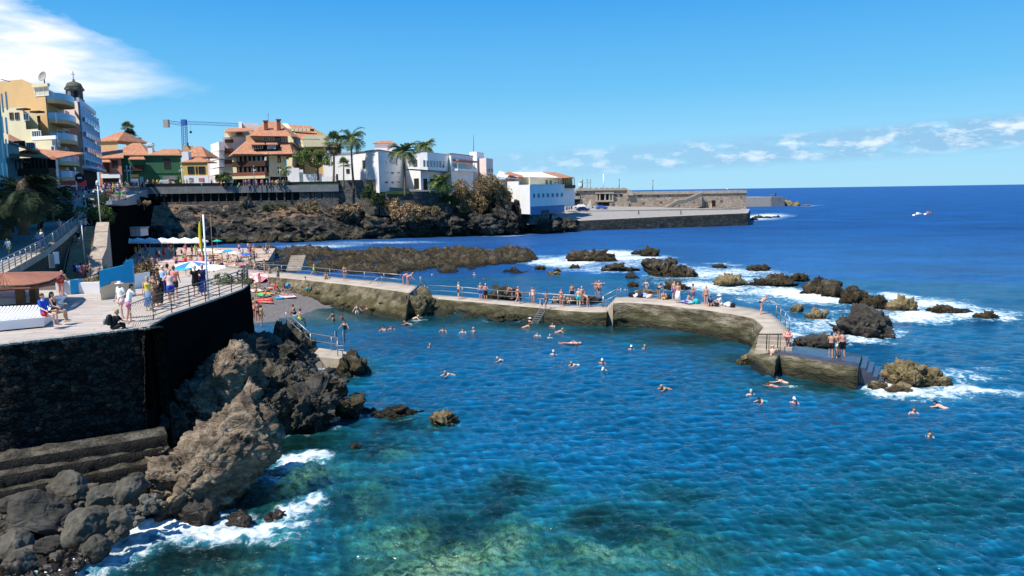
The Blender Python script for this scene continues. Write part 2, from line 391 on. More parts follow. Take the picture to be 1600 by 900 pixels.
puffn = n('ShaderNodeTexNoise', Vector=vec(n.math('MULTIPLY', az, .42), n.math('MULTIPLY', el, 1.1), 3.3), Scale=1.15, Detail=8.0, Roughness=.6).outputs['Fac']
puff = n.math('MULTIPLY', n.math('MULTIPLY', n.ramp(puffn, [(.49, 0), (.64, 1)]), n.ramp(bnd, [(.15, 0), (.6, 1)])), az2)
c = n.mix(n.math('MULTIPLY', haze2, .85), skyc, (2.5, 4.6, 6.8))
c = n.mix(n.math('MULTIPLY', puff, .7), c, (8.4, 8.9, 9.6))
c = n.mix(c1, c, ccol1)
t.links.new(c, bg.inputs[0]); t.links.new(bg.outputs[0], wo.inputs[0])
S.view_settings.view_transform = 'Standard'; S.view_settings.look = 'None'; S.view_settings.gamma = 1
S.view_settings.exposure = 0.5
S.cycles.use_denoising = True
S.cycles.max_bounces = 5; S.cycles.transparent_max_bounces = 8; S.cycles.caustics_reflective = False; S.cycles.caustics_refractive = False
# ------------------------------------------------------------ rock makers
_ico = {}
def ico(sub):
 if sub not in _ico:
  bm = bmesh.new(); bmesh.ops.create_icosphere(bm, subdivisions=sub, radius=1.0)
  v = np.array([q.co[:] for q in bm.verts]); f = np.array([[w.index for w in q.verts] for q in bm.faces]); bm.free()
  _ico[sub] = (v, f)
 return _ico[sub]
def rockmesh(rad, sub=5, seed=0, rough=.3, jag=.16, fine=.05, cuts=6, cutamt=.8, rot=None, fixed=None, freq=1.0, strata=0.0, facet=.38):
 v, f = ico(sub); v = v.copy(); rg = np.random.RandomState(seed)
 n = v.copy()
 if fixed is not None:
  for (cn, d, k) in fixed:
   cn = np.array(cn, float); cn /= np.linalg.norm(cn); q = v @ cn
   v -= np.outer(np.maximum(q - d, 0) * k, cn)
 for i in range(cuts + 2):
  cn = rg.normal(size=3); cn /= np.linalg.norm(cn); d = rg.uniform(.55, .85)
  q = v @ cn; v -= np.outer(np.maximum(q - d, 0) * cutamt, cn)
 if facet:
  K = max(14, len(v) // 70) if len(v) < 6000 else 120
  for K_, a_ in ((min(K, 40), facet), (min(4 * K, 260), facet * .55)):
   pk = rg.normal(size=(K_, 3)); pk /= np.linalg.norm(pk, axis=1)[:, None]; gk = rg.normal(size=(K_, 3)) * a_; vj = n + .10 * np.stack([noise3(n * 4 + q, seed) for q in (3., 7., 11.)], -1)
   idx = np.argmax(vj @ pk.T, axis=1); v += n * ((n - pk[idx]) * gk[idx]).sum(1)[:, None] + n * (rg.uniform(-.05, .05, K_) * min(1, a_ * 3))[idx][:, None]
 o = seed * 3.7
 L = max(rad)
 w = v * np.array(rad)
 if rot is not None: w = w @ np.array(rot).T; n = n @ np.array(rot).T
 p = w / L * freq
 disp = rough * fbm(p * 1.4 + o, 3, seed) + jag * ridge(p * 3.1 + o, 4, seed + 5) * 1.0 + fine * fbm(p * 13 + o, 3, seed + 9)
 if strata:
  a_ = np.array(Matrix.Rotation(R(40), 3, 'Y')); sp3 = (p @ a_) * np.array([1.6, 5.0, 6.5]) + o
  disp = disp + strata * ridge(sp3, 3, seed + 20) + strata * .5 * ridge(sp3 * 2.3, 2, seed + 25)
 w = w + n * (disp - jag * .3)[:, None] * min(rad)
 return w, f
def rock(name, c, rad, mat, label, group=None, sub=5, rz=0, cat='rock', smooth=True, **k):
 w, f = rockmesh(rad, sub, **k)
 if rz:
  a = np.array(Matrix.Rotation(rz, 3, 'Z')); w = w @ a.T
 o = mesh_np(name, w, f, mat, smooth=smooth); o.location = c
 tag(o, label, cat, group)
 ROCKS.append((c[0], c[1], max(rad[0], rad[1]), c[2]))
 return o
ROCKS = []
def searock(px, py, hw, top, mat, label, ar=.75, seed=0, sub=5, group=None, name='sea_rock', jag=.26, rough=.34, **k):
 k.setdefault('fine', .08); k.setdefault('freq', 1.5); k.setdefault('facet', .36); k.setdefault('smooth', False)
 b = G(px, py, 0); rx = hw * b.y / F; ry = rx * ar
 zt = P(px, top, b.y + ry * .6).z
 zc = min(-.1, zt * .25 - .2)
 rz = (zt - zc) / 1.02
 return rock(name, (b.x, b.y + ry * .8, zc), (rx * 1.0, ry, rz), M[mat], label, group, sub, seed=seed, jag=jag, rough=rough, **k)
def resample(pts, n):
 pts = [Vector(p) for p in pts]; d = [0]
 for i in range(1, len(pts)): d.append(d[-1] + (pts[i] - pts[i - 1]).length)
 out = []; j = 0
 for i in range(n):
  s = d[-1] * i / (n - 1)
  while j < len(pts) - 2 and s > d[j + 1]: j += 1
  k = (s - d[j]) / max(d[j + 1] - d[j], 1e-6); out.append(pts[j].lerp(pts[j + 1], k))
 return np.array([p[:] for p in out])
def strip(name, front, back, zbot, top, side, nu=None, nv=8, disp=.2, batter=.15, parent=None, seed=0, backz=None, freq=.8, tdisp=.02, lip=None, nt_=3):
 """solid wall or walkway: flat top between two edges, rough front side going down"""
 Lg = sum((Vector(front[i + 1]) - Vector(front[i])).length for i in range(len(front) - 1))
 nu = nu or max(8, int(Lg / .5))
 a = resample(front, nu); b = resample(back, nu)
 rows = []; mi = []
 # side direction: from back to front in plan
 dr = a[:, :2] - b[:, :2]; dr /= np.maximum(np.linalg.norm(dr, axis=1)[:, None], 1e-6)
 bb = b.copy(); bb[:, 2] = zbot if backz is None else backz; rows.append(bb)
 for i in range(nt_ + 1):
  r = b + (a - b) * i / nt_
  if 0 < i < nt_: r[:, 2] += tdisp * fbm(r * 1.3, 2, seed)
  rows.append(r)
 top_rows = range(1, 1 + nt_)
 for i in range(1, nv + 1):
  k = i / nv; r = a.copy()
  r[:, 2] = a[:, 2] * (1 - k) + zbot * k
  h = (a[:, 2] - r[:, 2])
  r[:, :2] += dr * (batter * h)[:, None]
  nn = disp * (ridge(r * freq, 3, seed) * .9 + fbm(r * freq * 3, 3, seed + 3) * .7) * min(1, k * 3)
  r[:, :2] += dr * nn[:, None]
  rows.append(r)
 v = np.stack(rows, 0).reshape(-1, 3); f = grid_faces(len(rows), nu)
 # end caps
 n0 = len(rows)
 o = mesh_np(name, v, f, [top, side], parent)
 m = np.ones(len(f), dtype=np.int32)
 for r in top_rows: m[r * (nu - 1):(r + 1) * (nu - 1)] = 0
 o.data.polygons.foreach_set('material_index', m)
 bm = bmesh.new(); bm.from_mesh(o.data)
 bm.verts.ensure_lookup_table()
 for e in (0, nu - 1):
  try:
   fc = bm.faces.new([bm.verts[i * nu + e] for i in range(n0)]); fc.material_index = 1
   bmesh.ops.triangulate(bm, faces=[fc])
  except ValueError: pass
 bmesh.ops.recalc_face_normals(bm, faces=bm.faces)
 bm.to_mesh(o.data); bm.free()
 return o
def GL(z, *pp): return [G(a, b, z) for a, b in pp]
def struct(o): o['kind'] = 'structure'; return o
def stone(o, label, cat, group=None): return tag(o, label, cat, group)
# ------------------------------------------------------------ pool breakwater
bw = empty('breakwater_walkway', G(800, 478, 0), 0, 'long weathered concrete breakwater walkway enclosing the tidal pool', 'breakwater')
def par(o, root=bw):
 o.parent = root; o.matrix_parent_inverse = Matrix.Translation(-Vector(root.location)); return o
ft = GL(2.2, (300, 424), (400, 431), (480, 438), (560, 447), (620, 455), (640, 458))
bk = GL(2.2, (330, 412), (395, 421), (480, 428), (560, 436), (620, 441), (655, 446))
par(strip('upper_walkway', ft, bk, -.8, M['walltop'], M['bankrock'], nv=18, disp=1.0, batter=1.15, seed=3, freq=.45))
ft = GL(1.12, (652, 465), (680, 467), (713, 469.5), (789, 476.5), (840, 481), (883, 485.5), (925, 488), (948, 488))
bk = GL(1.12, (662, 460), (690, 461), (713, 462.5), (789, 469), (840, 473), (883, 476), (925, 477.5), (955, 478))
par(strip('lower_walkway', ft, bk, -.9, M['walltop'], M['wallside'], nv=16, disp=.42, batter=.5, seed=5))
ft = GL(2.0, (958, 474), (980, 472.5), (1019, 475.5), (1075, 481.5), (1105, 485), (1150, 492), (1178, 498), (1193, 511), (1186, 521))
bk = GL(2.0, (962, 464), (985, 463.5), (1019, 464.5), (1075, 468.5), (1122, 474.5), (1170, 480), (1203, 488), (1228, 510), (1236, 521))
par(strip('raised_walkway', ft, bk, -.9, M['walltop'], M['wallside'], nv=18, disp=.36, batter=.22, seed=8))
# boulders at the foot of the wall
ft = GL(1.18, (1206, 552), (1240, 556), (1290, 565), (1341, 573.5))
bk = GL(1.18, (1222, 540), (1262, 542), (1300, 547), (1347, 554))
par(strip('diving_platform', ft, bk, -1.0, M['wettop'], M['wallside'], nv=12, disp=.3, batter=.35, seed=11))
# steps from the raised walkway down to the platform
A0, A1 = G(1186, 521, 2.0), G(1236, 521, 2.0); B0, B1 = G(1180, 549, 1.0), G(1238, 556, 1.0)
m = MB()
for i in range(4):
 k0, k1 = i / 4, (i + 1.02) / 4; z = 2.0 - .24 * (i + 1) + .12
 q = [A0.lerp(B0, k0), A1.lerp(B1, k0), A1.lerp(B1, k1), A0.lerp(B0, k1)]
 m.prism([(p.x, p.y) for p in q], -1.0, z)
par(m.build('steps', M['walltop']))
ft = [G(1194, 512, 1.9), G(1184, 524, 1.7), G(1176, 540, 1.2), G(1168, 551, .75), G(1190, 562, .8), G(1212, 562, 1.1)]
bk = [G(1205, 512, 1.9), G(1200, 524, 1.7), G(1196, 538, 1.3), G(1196, 546, 1.0), G(1205, 548, 1.1), G(1222, 550, 1.15)]
par(strip('corner_buttress', ft, bk, -1.0, M['wallside'], M['wallside'], nv=12, disp=.3, batter=.35, seed=15))
m = MB()
for i in range(4):
 z = .95 - .25 * i; a, b = G(1341 + i * 9, 574 + i * 7, z), G(1346 + i * 9, 557 + i * 8, z); dv = Vector((.42, -.12, 0))
 m.prism([(p.x, p.y) for p in (a - dv * .4, a + dv, b + dv, b - dv * .4)], -1.0, z)
par(m.build('sea_steps', M['wettop']))
m = MB()   # four steps between upper and lower walkway
a, b = G(634, 459, 2.2), G(657, 446, 2.2); c_, d_ = G(655, 467, 1.12), G(668, 460, 1.12)
for i in range(4):
 k0, k1 = i / 4, (i + 1) / 4
 q = [a.lerp(c_, k0), b.lerp(d_, k0), b.lerp(d_, k1), a.lerp(c_, k1)]
 m.prism([(p.x, p.y) for p in q], -.6, 2.2 - .27 * (i + .5))
par(m.build('steps', M['walltop']))
m = MB()
a, b = G(948, 485.5, 1.12), G(951, 478, 1.12); c_, d_ = G(961, 472.5, 2.0), G(964, 464, 2.0)
for i in range(4):
 k0, k1 = i / 4, (i + 1) / 4
 q = [a.lerp(c_, k0), b.lerp(d_, k0), b.lerp(d_, k1), a.lerp(c_, k1)]
 m.prism([(p.x, p.y) for p in q], -.6, 1.12 + .22 * (i + .6))
par(m.build('steps', M['walltop']))
# rocky bank in front of the upper walkway, beach
def heightgrid(name, x0, x1, y0, y1, step, fn, mats, smooth=True):
 xs = np.arange(x0, x1, step); ys = np.arange(y0, y1, step)
 X, Y = np.meshgrid(xs, ys, indexing='ij'); Z = fn(X, Y)
 v = np.stack([X, Y, Z], -1); f = grid_faces(len(xs), len(ys))
 keep = (Z[:-1, :-1] > -2.9) | (Z[1:, 1:] > -2.9)
 f = f[keep.reshape(-1)]
 f = f[:, ::-1]
 used = np.unique(f); remap = np.full(X.size, -1, dtype=np.int64); remap[used] = np.arange(len(used))
 return mesh_np(name, v.reshape(-1, 3)[used], remap[f], mats, smooth=smooth)
def blobs_h(X, Y, B, noise_=1.0, sc=.35, seed=0, base=-3.0, sharp=1.0, hs=1.0):
 """B: px,py,hw_px,ry_m,h -> height field of merged rocky humps"""
 Z = np.full(X.shape, base)
 P3 = np.stack([X, Y, X * 0], -1)
 wx = X + 1.4 * fbm(P3 * .35, 3, seed + 1); wy = Y + 1.4 * fbm(P3 * .35, 3, seed + 2)
 for (px, py, hw, ry, h) in B:
  b = G(px, py, 0); rx = hw * b.y / F
  cx, cy = b.x, b.y + ry * .8
  q = ((wx - cx) / rx) ** 2 + ((wy - cy) / ry) ** 2
  Z = np.maximum(Z, (h * hs + 1.0) * (1 - q ** sharp) - 1.0)
 m_ = np.clip((Z + 1.6) / 1.6, 0, 1.4)
 nz = ridge(P3 * sc, 5, seed, .55) * .75 + fbm(P3 * sc * 3.3, 4, seed + 7, .6) * .55
 return Z + nz * noise_ * m_
REEF = [(450, 424, 40, 8, 1.7), (510, 424, 45, 8, 1.6), (560, 428, 36, 7, 1.6), (600, 431, 30, 6, 1.7), (625, 424, 36, 7, 1.6), (665, 420, 40, 6, 1.3), (730, 418, 40, 6, 1.1), (470, 398, 60, 9, .9), (600, 399, 70, 9, .8), (700, 398, 70, 9, .8), (790, 399, 46, 9, .9), (480, 405, 60, 8, .8), (560, 410, 60, 8, .8), (640, 411, 60, 8, .9), (700, 408, 60, 7, 1.0), (760, 409, 50, 8, 1.3), (455, 411, 45, 7, 1.0), (520, 415, 45, 7, .8), (575, 414, 45, 6, .9), (620, 413, 40, 6, 1.1), (665, 408, 45, 6, 1.2), (720, 414, 50, 6, 1.2), (770, 415, 45, 7, 1.9), (812, 411, 38, 8, 2.4), (745, 402, 50, 6, 1.2),
  (640, 404, 45, 5, 1.0), (590, 404, 45, 5, .8), (540, 402, 45, 6, .9), (490, 400, 45, 6, 1.3), (440, 402, 40, 7, 1.6), (400, 402, 36, 8, 1.8), (510, 427, 28, 4, .5), (580, 428, 32, 4, .8), (610, 432, 14, 3, .9), (700, 426, 24, 3, .5), (655, 424, 34, 3.5, .6), (740, 421, 12, 2, .3), (805, 427, 26, 2.5, .4), (545, 425, 26, 3.5, .5)]
r_ = heightgrid('lava_reef', -62, 10, 105, 176, .33, lambda X, Y: blobs_h(X, Y, REEF, 1.35, .55, 21, hs=.40), M['lava'], smooth=False); struct(r_)
BANK = [(652, 488, 26, 3.6, 1.5), (672, 490, 26, 2.8, .9), (698, 492, 22, 2.2, .5), (420, 455, 30, 4, 1.9), (470, 462, 34, 4, 1.3), (520, 469, 34, 4, .9), (560, 478, 28, 3.0, .7), (600, 481, 34, 3.2, .9), (640, 486, 34, 2.8, .7), (680, 490, 28, 2.2, .5), (760, 496, 50, 1.5, .35), (800, 499, 30, 1.5, .3)]
r_ = heightgrid('rocky_bank', -36, 4, 62, 108, .25, lambda X, Y: blobs_h(X, Y, BANK, .85, .5, 33, base=-3), M['bankrock'], smooth=False); struct(r_)
def beach(X, Y):
 # slopes from the terrace rocks at the left down to the waterline running px 430..560
 a = G(425, 496, 0); b = G(560, 468, 0)
 d = np.array([b.x - a.x, b.y - a.y]); L = np.hypot(*d); nrm = np.array([-d[1], d[0]]) / L
 s = (X - a.x) * nrm[0] + (Y - a.y) * nrm[1]
 P3 = np.stack([X, Y, X * 0], -1)
 z = np.clip(s * .13, -2.5, 1.9) + .06 * fbm(P3 * .9, 4, 3)
 u = ((X - a.x) * d[0] + (Y - a.y) * d[1]) / L
 z = np.where(u > L * 1.02, z - (u - L * 1.02) * .8, z)
 return np.maximum(z, -2.95)
struct(heightgrid('pebble_beach', -42, -14, 66, 112, .4, beach, M['pebble']))
# ------------------------------------------------------------ plaza and beach terrace level
def poly3(name, pts, mat, zb=None, kind=True):
 m = MB(); m.prism([(p.x, p.y) for p in pts], [-1.0 if zb is None else zb] * len(pts), [p.z for p in pts])
 o = m.build(name, mat)
 return struct(o) if kind else o
poly3('beach_plaza', [G(100, 450, 1.5), G(395, 443, 1.5), G(470, 436, 1.5), G(400, 427, 1.5), G(420, 405, 1.5), G(430, 388, 1.5), G(150, 386, 1.5)], M['plaza'])
# dark paddling pool between handrails
m = MB(); q = [G(372, 416, 1.72), G(415, 422.5, 1.72), G(455, 418, 1.72), G(448, 404, 1.72), G(398, 407, 1.72)]
o = m.prism([(p.x, p.y) for p in q], 1.2, 1.62).build('paddling_pool_water', plain('dark_pool_water', (.004, .012, .03), .06, .1, 1, spec=.8)); struct(o)
# concrete block with pale ribs
bl = empty('stepped_block', G(450, 424, 1.6), 0, 'pale ribbed concrete steps beside the paddling pool', 'steps')
m = MB()
for i in range(9):
 b = G(448, 424 - .5, 1.5); m.box((b.x + 1.0, b.y + i * .32, 1.6 + i * .11), (2.1, .33, .2 + i * .22))
par(m.build('tread', M['walltop']), bl)
# ------------------------------------------------------------ terrace on its sea wall
TZ = 6.4
near = [P(-260, 566, 26.9), P(0, 541.5, 29.3), P(120, 528, 31.0), P(222, 517, 32.7)]
bast = [(226, 514), (262, 493), (300, 480), (330, 470), (355, 461), (378, 452), (386, 446), (390, 440), (389, 432), (380, 423)]
bp = [G(a, b, TZ) for a, b in bast]
nearz = [Vector((p.x, p.y, TZ)) for p in near]
backp = [G(340, 424.5, TZ), G(240, 437, TZ), G(215, 446, TZ), G(118, 452, TZ), G(0, 455, TZ), G(-260, 462, TZ)]
m = MB(); m.prism([(p.x, p.y) for p in nearz + bp + backp], TZ - .06, TZ); struct(m.build('terrace', M['deck']))
# the sea wall: rough lava masonry on the left, smooth curved bastion on the right
def wallface(name, tops, zb, mat, disp, batter, zt=TZ - .02, nv=40, step=.16, seed=0, freq=1.6, lipmat=None, coping=True):
 Lg = sum((tops[i + 1] - tops[i]).length for i in range(len(tops) - 1)); nu = int(Lg / step)
 a = resample(tops, nu); a[:, 2] = zt
 tg = np.gradient(a[:, :2], axis=0); tg /= np.linalg.norm(tg, axis=1)[:, None]; nr = np.stack([tg[:, 1], -tg[:, 0]], 1)
 rows = []
 for i in range(nv + 1):
  k = i / nv; r = a.copy(); r[:, 2] = zt * (1 - k) + zb * k
  dz = disp * (fbm(r * freq, 3, seed) + .7 * ridge(r * np.array([freq * 1.5, freq * 1.5, freq * 2.6]), 3, seed + 2)) if i else np.zeros(nu)
  r[:, :2] += nr * (batter * (zt - r[:, 2]) + dz + (0 if i == 0 else .0))[:, None]
  rows.append(r)
 back = a.copy(); back[:, :2] -= nr * .8; rows.insert(0, back)
 bb = back.copy(); bb[:, 2] = zb; rows.insert(0, bb)
 v = np.stack(rows, 0).reshape(-1, 3)
 return mesh_np(name, v, grid_faces(len(rows), nu), mat, smooth=False)
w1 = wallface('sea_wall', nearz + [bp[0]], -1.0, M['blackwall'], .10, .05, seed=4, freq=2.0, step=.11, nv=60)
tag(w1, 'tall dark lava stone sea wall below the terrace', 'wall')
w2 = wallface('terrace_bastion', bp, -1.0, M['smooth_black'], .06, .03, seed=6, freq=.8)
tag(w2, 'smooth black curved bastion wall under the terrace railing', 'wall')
cp = empty('coping', nearz[0], 0, 'thin pale coping edge along the curved bastion', 'coping')
ed = resample([nearz[-1]] + bp, 90); m = MB()
for i in range(89):
 a, b = Vector(ed[i]), Vector(ed[i + 1]); tg = (b - a).normalized(); nr = Vector((tg.y, -tg.x, 0))
 m.prism([(q.x, q.y) for q in (a + nr * .05, b + nr * .05, b - nr * .25, a - nr * .25)], TZ - .05, TZ + .035)
par(m.build('edge', M['concrete']), cp)
ed = resample(nearz, 120); m = MB(); rg = random.Random(3)
for i in range(119):
 a, b = Vector(ed[i]), Vector(ed[i + 1]); tg = (b - a).normalized(); nr = Vector((tg.y, -tg.x, 0)); w = .01 + rg.random() * .05; h = rg.random() * .03
 m.prism([(q.x, q.y) for q in (a + nr * w, b + nr * w, b - nr * .45, a - nr * .45)], TZ - .03 - rg.random() * .04, TZ + .01 + h)
o = m.build('rough_edge', M['concrete']); tag(o, 'broken pale mortar edge on top of the dark sea wall', 'coping')
# ledges at the foot of the sea wall
def ledge(t0, t1, z, zb, w, seed, label):
 a, b = P(*t0), P(*t1); d = (b - a).normalized(); nr = Vector((-d.y, d.x, 0))
 pts = [a - d * 9, a, b]; ptz = [Vector((p.x, p.y, z)) for p in pts]
 bk_ = [p + nr * w for p in ptz]
 o = strip('stone_ledge', ptz, bk_, zb, M['oliverock'], M['darkrock'], nu=260, nv=8, disp=.07, batter=.0, seed=seed, freq=1.6, tdisp=.22, nt_=5)
 return tag(o, label, 'ledge', 'stone ledges below the sea wall')
ledge((0, 733, 27.6), (262, 684, 30.6), 2.3, .0, 1.3, 41, 'upper rough stone ledge running along the foot of the dark sea wall')
ledge((0, 758, 27.15), (255, 700, 30.2), 1.9, -.3, 1.2, 42, 'middle rough stone ledge between two others below the sea wall')
ledge((0, 777, 26.7), (245, 724, 29.6), 1.5, -.5, 1.1, 43, 'lowest rough stone ledge just above the shore boulders')
# ------------------------------------------------------------ foreground rocks
Ry = lambda a: Matrix.Rotation(R(a), 3, 'Y')
def Rm(*a):
 m_ = Matrix.Identity(3)
 for ax, an in a: m_ = Matrix.Rotation(R(an), 3, ax) @ m_
 return m_
c0 = P(338, 722, 29.6)
rock('big_rock', c0, (3.9, 2.2, 1.95), M['bigrock'], 'huge brown weathered rock leaning seaward, the biggest in front of the sea wall', None, 7, seed=12, rot=Rm(('Y', -40), ('Z', 12)), rough=.13, jag=.11, fine=.045, cuts=4, freq=1.25, strata=.13, facet=.10, fixed=[((0, -.45, 1), .42, .85), ((.1, 0, -1), .6, .7), ((1, 0, .1), .8, .8), ((.3, -1, -.3), .6, .8)])
c0 = P(338, 610, 37.5)
rock('pointed_rock', c0, (2.5, 1.7, 1.75), M['bigrock'], 'tall brown rock with slanted top, right behind the biggest rock', None, 6, seed=5, rot=Rm(('Y', -42), ('Z', 8)), rough=.16, jag=.12, fine=.045, cuts=4, freq=1.2, strata=.12, facet=.10, fixed=[((0, -.4, 1), .45, .85), ((.4, -1, -.3), .6, .8)])
c0 = P(374, 600, 38.2); rock('pointed_rock', c0, (1.3, 1.3, 1.5), M['bigrock'], 'brown rock peak forming the right shoulder of the slanted rock', None, 6, seed=15, rough=.3, jag=.25, cuts=6, freq=1.2)
for i, (px, py, Y, rx, ry, rz, mt, lb, sd_) in enumerate([
 (398, 672, 31.2, 1.35, 1.3, 1.0, 'bigrock', 'brown upper right shoulder of the biggest rock', 2), (278, 745, 28.9, 1.2, 1.0, .8, 'bigrock', 'brown lower left foot of the biggest rock', 22), (300, 640, 36.5, 1.3, 1.3, 1.3, 'bigrock', 'brown rock wedged between the big slanted rocks and the bastion foot', 3),
 (288, 582, 39.5, .42, .42, .42, 'oliverock', 'small rounded boulder left of the slanted rock top', 4),
 (315, 585, 39.3, .55, .5, .5, 'oliverock', 'rounded boulder close to the slanted rock top', 6),
 (298, 606, 38.6, .75, .6, .55, 'oliverock', 'flattish boulder on the dark ledge beside the bastion', 7),
 (432, 612, 40.3, 1.5, 1.5, 1.2, 'oliverock', 'lumpy olive grey rock behind the biggest rock', 8),
 (470, 600, 43.0, 1.7, 1.6, 1.1, 'oliverock', 'lumpy grey rock pile below the bathing steps', 9),
 (488, 640, 38.9, 1.35, 1.3, 1.25, 'greyrock', 'big dark rounded rock standing in the surf', 10),
 (500, 612, 41.0, 1.3, 1.2, .9, 'oliverock', 'grey rock on the inner side of the surf rocks', 11),
 (540, 634, 40.6, 1.0, .95, .55, 'oliverock', 'low grey rock pointing into the water', 13),
 (410, 585, 42.5, 1.5, 1.4, 1.0, 'oliverock', 'olive grey rock in the gap under the bastion', 14),
 (422, 640, 38.0, 1.1, 1.0, 1.0, 'oliverock', 'brownish grey rock tucked behind the biggest rock on its sea side', 16),
 (455, 560, 46.5, 1.6, 1.4, .9, 'greyrock', 'dark rock under the landing of the bathing steps', 17),
 (400, 548, 47.0, 2.4, 1.6, 1.1, 'greyrock', 'dark shaded rock against the bastion wall', 18),
 (350, 560, 43.5, 2.6, 1.5, 1.3, 'greyrock', 'dark shaded rock behind the slanted rock', 19),
 (250, 660, 34.0, 1.2, 1.2, .9, 'greyrock', 'dark rock in the corner of the sea wall', 20),
 (255, 715, 30.5, .55, .5, .45, 'oliverock', 'pale small boulder at the end of the ledges', 21)]):
 rock('shore_rock', P(px, py, Y), (rx, ry, rz), M[mt], lb, None, 6 if rx > 1 else 5, seed=sd_ + 30, rough=.3, jag=.24, fine=.06, freq=1.3, facet=.36, cuts=6, smooth=False)
searock(615, 651, 36, 634, 'oliverock', 'low jagged rock at the end of the surf rocks', ar=.6, seed=51)
for x_, hw_, tp_, lb_ in ((440, 24, 506, 'dark rock under the top of the bathing steps'), (466, 24, 516, 'olive rock holding the middle of the bathing steps'), (492, 14, 545, 'small rock beside the landing of the bathing steps')): searock(x_, 558, hw_, tp_, 'oliverock', lb_, ar=.45, seed=x_)
searock(573, 645, 14, 637, 'greyrock', 'tiny dark rock between two low rocks in the surf', ar=.8, seed=52, sub=4)
searock(692, 663, 25, 645, 'yellowrock', 'lone low rock standing in the water off the surf rocks', ar=.7, seed=53)
searock(552, 699, 8, 692, 'greyrock', 'tiny half drowned rock near the white foam patch', seed=54, sub=4)
searock(578, 715, 14, 709, 'greyrock', 'tiny flat drowned rock right of the foam patch', seed=55, sub=4)
searock(544, 588, 29, 551, 'oliverock', 'rounded rock at the outer end of the bathing steps', ar=.9, seed=56, rough=.2)
searock(425, 812, 20, 800, 'greyrock', 'wet dark rock awash in the foam under the biggest rock', ar=.8, seed=57, sub=4)
searock(370, 822, 22, 800, 'greyrock', 'wet brown rock under the overhang of the biggest rock', ar=.8, seed=58, sub=4)
searock(310, 820, 26, 785, 'greyrock', 'wet brown rock between surf and the biggest rock', ar=.8, seed=59, sub=4)
# slope of rubble under the boulders
rs = [P(-260, 800, 24.5), P(-260, 1000, 20), P(20, 960, 22.0), P(150, 868, 24.6), P(232, 812, 27.0), P(330, 818, 28.3), P(300, 760, 29.6), P(232, 738, 29.0), P(0, 780, 26.6)]
def slope(X, Y):
 a = P(0, 785, 26.5); b = P(245, 732, 29.4); d = np.array([b.x - a.x, b.y - a.y]); d /= np.hypot(*d); nr = np.array([d[1], -d[0]])
 s = (X - a.x) * nr[0] + (Y - a.y) * nr[1]; u = (X - a.x) * d[0] + (Y - a.y) * d[1]
 P3 = np.stack([X, Y, X * 0], -1)
 k = .34
 z = .85 - np.clip(s, -.1, 9) * np.interp(u, [0, 3, 6], [.26, .44, 1.0]) + .22 * ridge(P3 * 1.1, 4, 8) + .1 * fbm(P3 * 4, 3, 9)
 return np.where(u > 7.5, z - (u - 7.5) * .9, z)
sl = heightgrid('rubble_shore', -32, -8, 17, 31, .12, slope, M['greyrock']); struct(sl)
rb = random.Random(11); placed = []
BL = [(55, 815, 62, 34), (135, 832, 50, 30), (20, 858, 40, 24), (110, 770, 40, 26), (75, 857, 26, 18), (185, 815, 30, 22), (40, 880, 34, 20), (150, 862, 26, 20), (25, 795, 30, 18), (205, 775, 30, 24), (160, 785, 30, 22)]
adj = ['dark', 'grey', 'brownish', 'flat', 'rounded', 'angular', 'wet', 'pale']
def bould(px, py, hw, hh, i):
 z = 0.9 - (py - 785) / 115 * .9 + (px / 230) * .15
 z = max(z, -.1); b = G(px, py, z)
 rx = hw * b.y / F; rz_ = hh * b.y / F * 1.15
 k = i % 3
 big = hw > 24
 mt = 'boulder' if i % 4 else 'greyrock'
 lb = None
 if big:
  lb = {0: 'largest smooth grey boulder on the shore below the ledges', 1: 'second largest grey boulder, right of the largest one on the shore', 2: 'big dark boulder at the lower left corner of the shore', 3: 'long dark boulder just under the lowest ledge',
              4: 'squat boulder between the two largest shore boulders', 5: 'dark boulder close to the breaking foam line', 6: 'wet boulder at the very bottom of the shore', 7: 'wet dark boulder at the left end of the foam', 8: 'boulder against the lowest ledge above the largest boulder', 9: 'boulder under the left foot of the biggest rock', 10: 'dark angular boulder halfway along the lowest ledge'}[i]
 o = rock('boulder', (b.x, b.y, b.z + rz_ * .2), (rx, rx * .8, rz_), M[mt], lb or 'one of many small dark boulders heaped on the shore below the ledges', 'boulders heaped on the shore' , 5 if big else 4, seed=100 + i, rough=.2, jag=.06 if big else .12, fine=.03, cuts=5, facet=.10 if big else .2, rz=rb.uniform(0, 6))
 if big: del o['group']
for i, (px, py, hw, hh) in enumerate(BL): bould(px, py, hw, hh, i); placed.append((px, py, hw))
i = 20
for _ in range(5000):
 px = rb.uniform(-30, 320); py = rb.uniform(745, 905); hw = rb.uniform(5, 15)
 lo = 905 if px < 100 else 905 - (px - 100) * .75
 hi = 790 - px * .19 if px < 235 else 775 + (px - 235) * .35
 if py > lo or py < hi: continue
 if any(((px - a) ** 2 + ((py - b) * 1.4) ** 2) ** .5 < (hw + c) * .66 for a, b, c in placed): continue
 placed.append((px, py, hw)); bould(px, py, hw, hw * rb.uniform(.55, .85), i); i += 1
 if i > 170: break
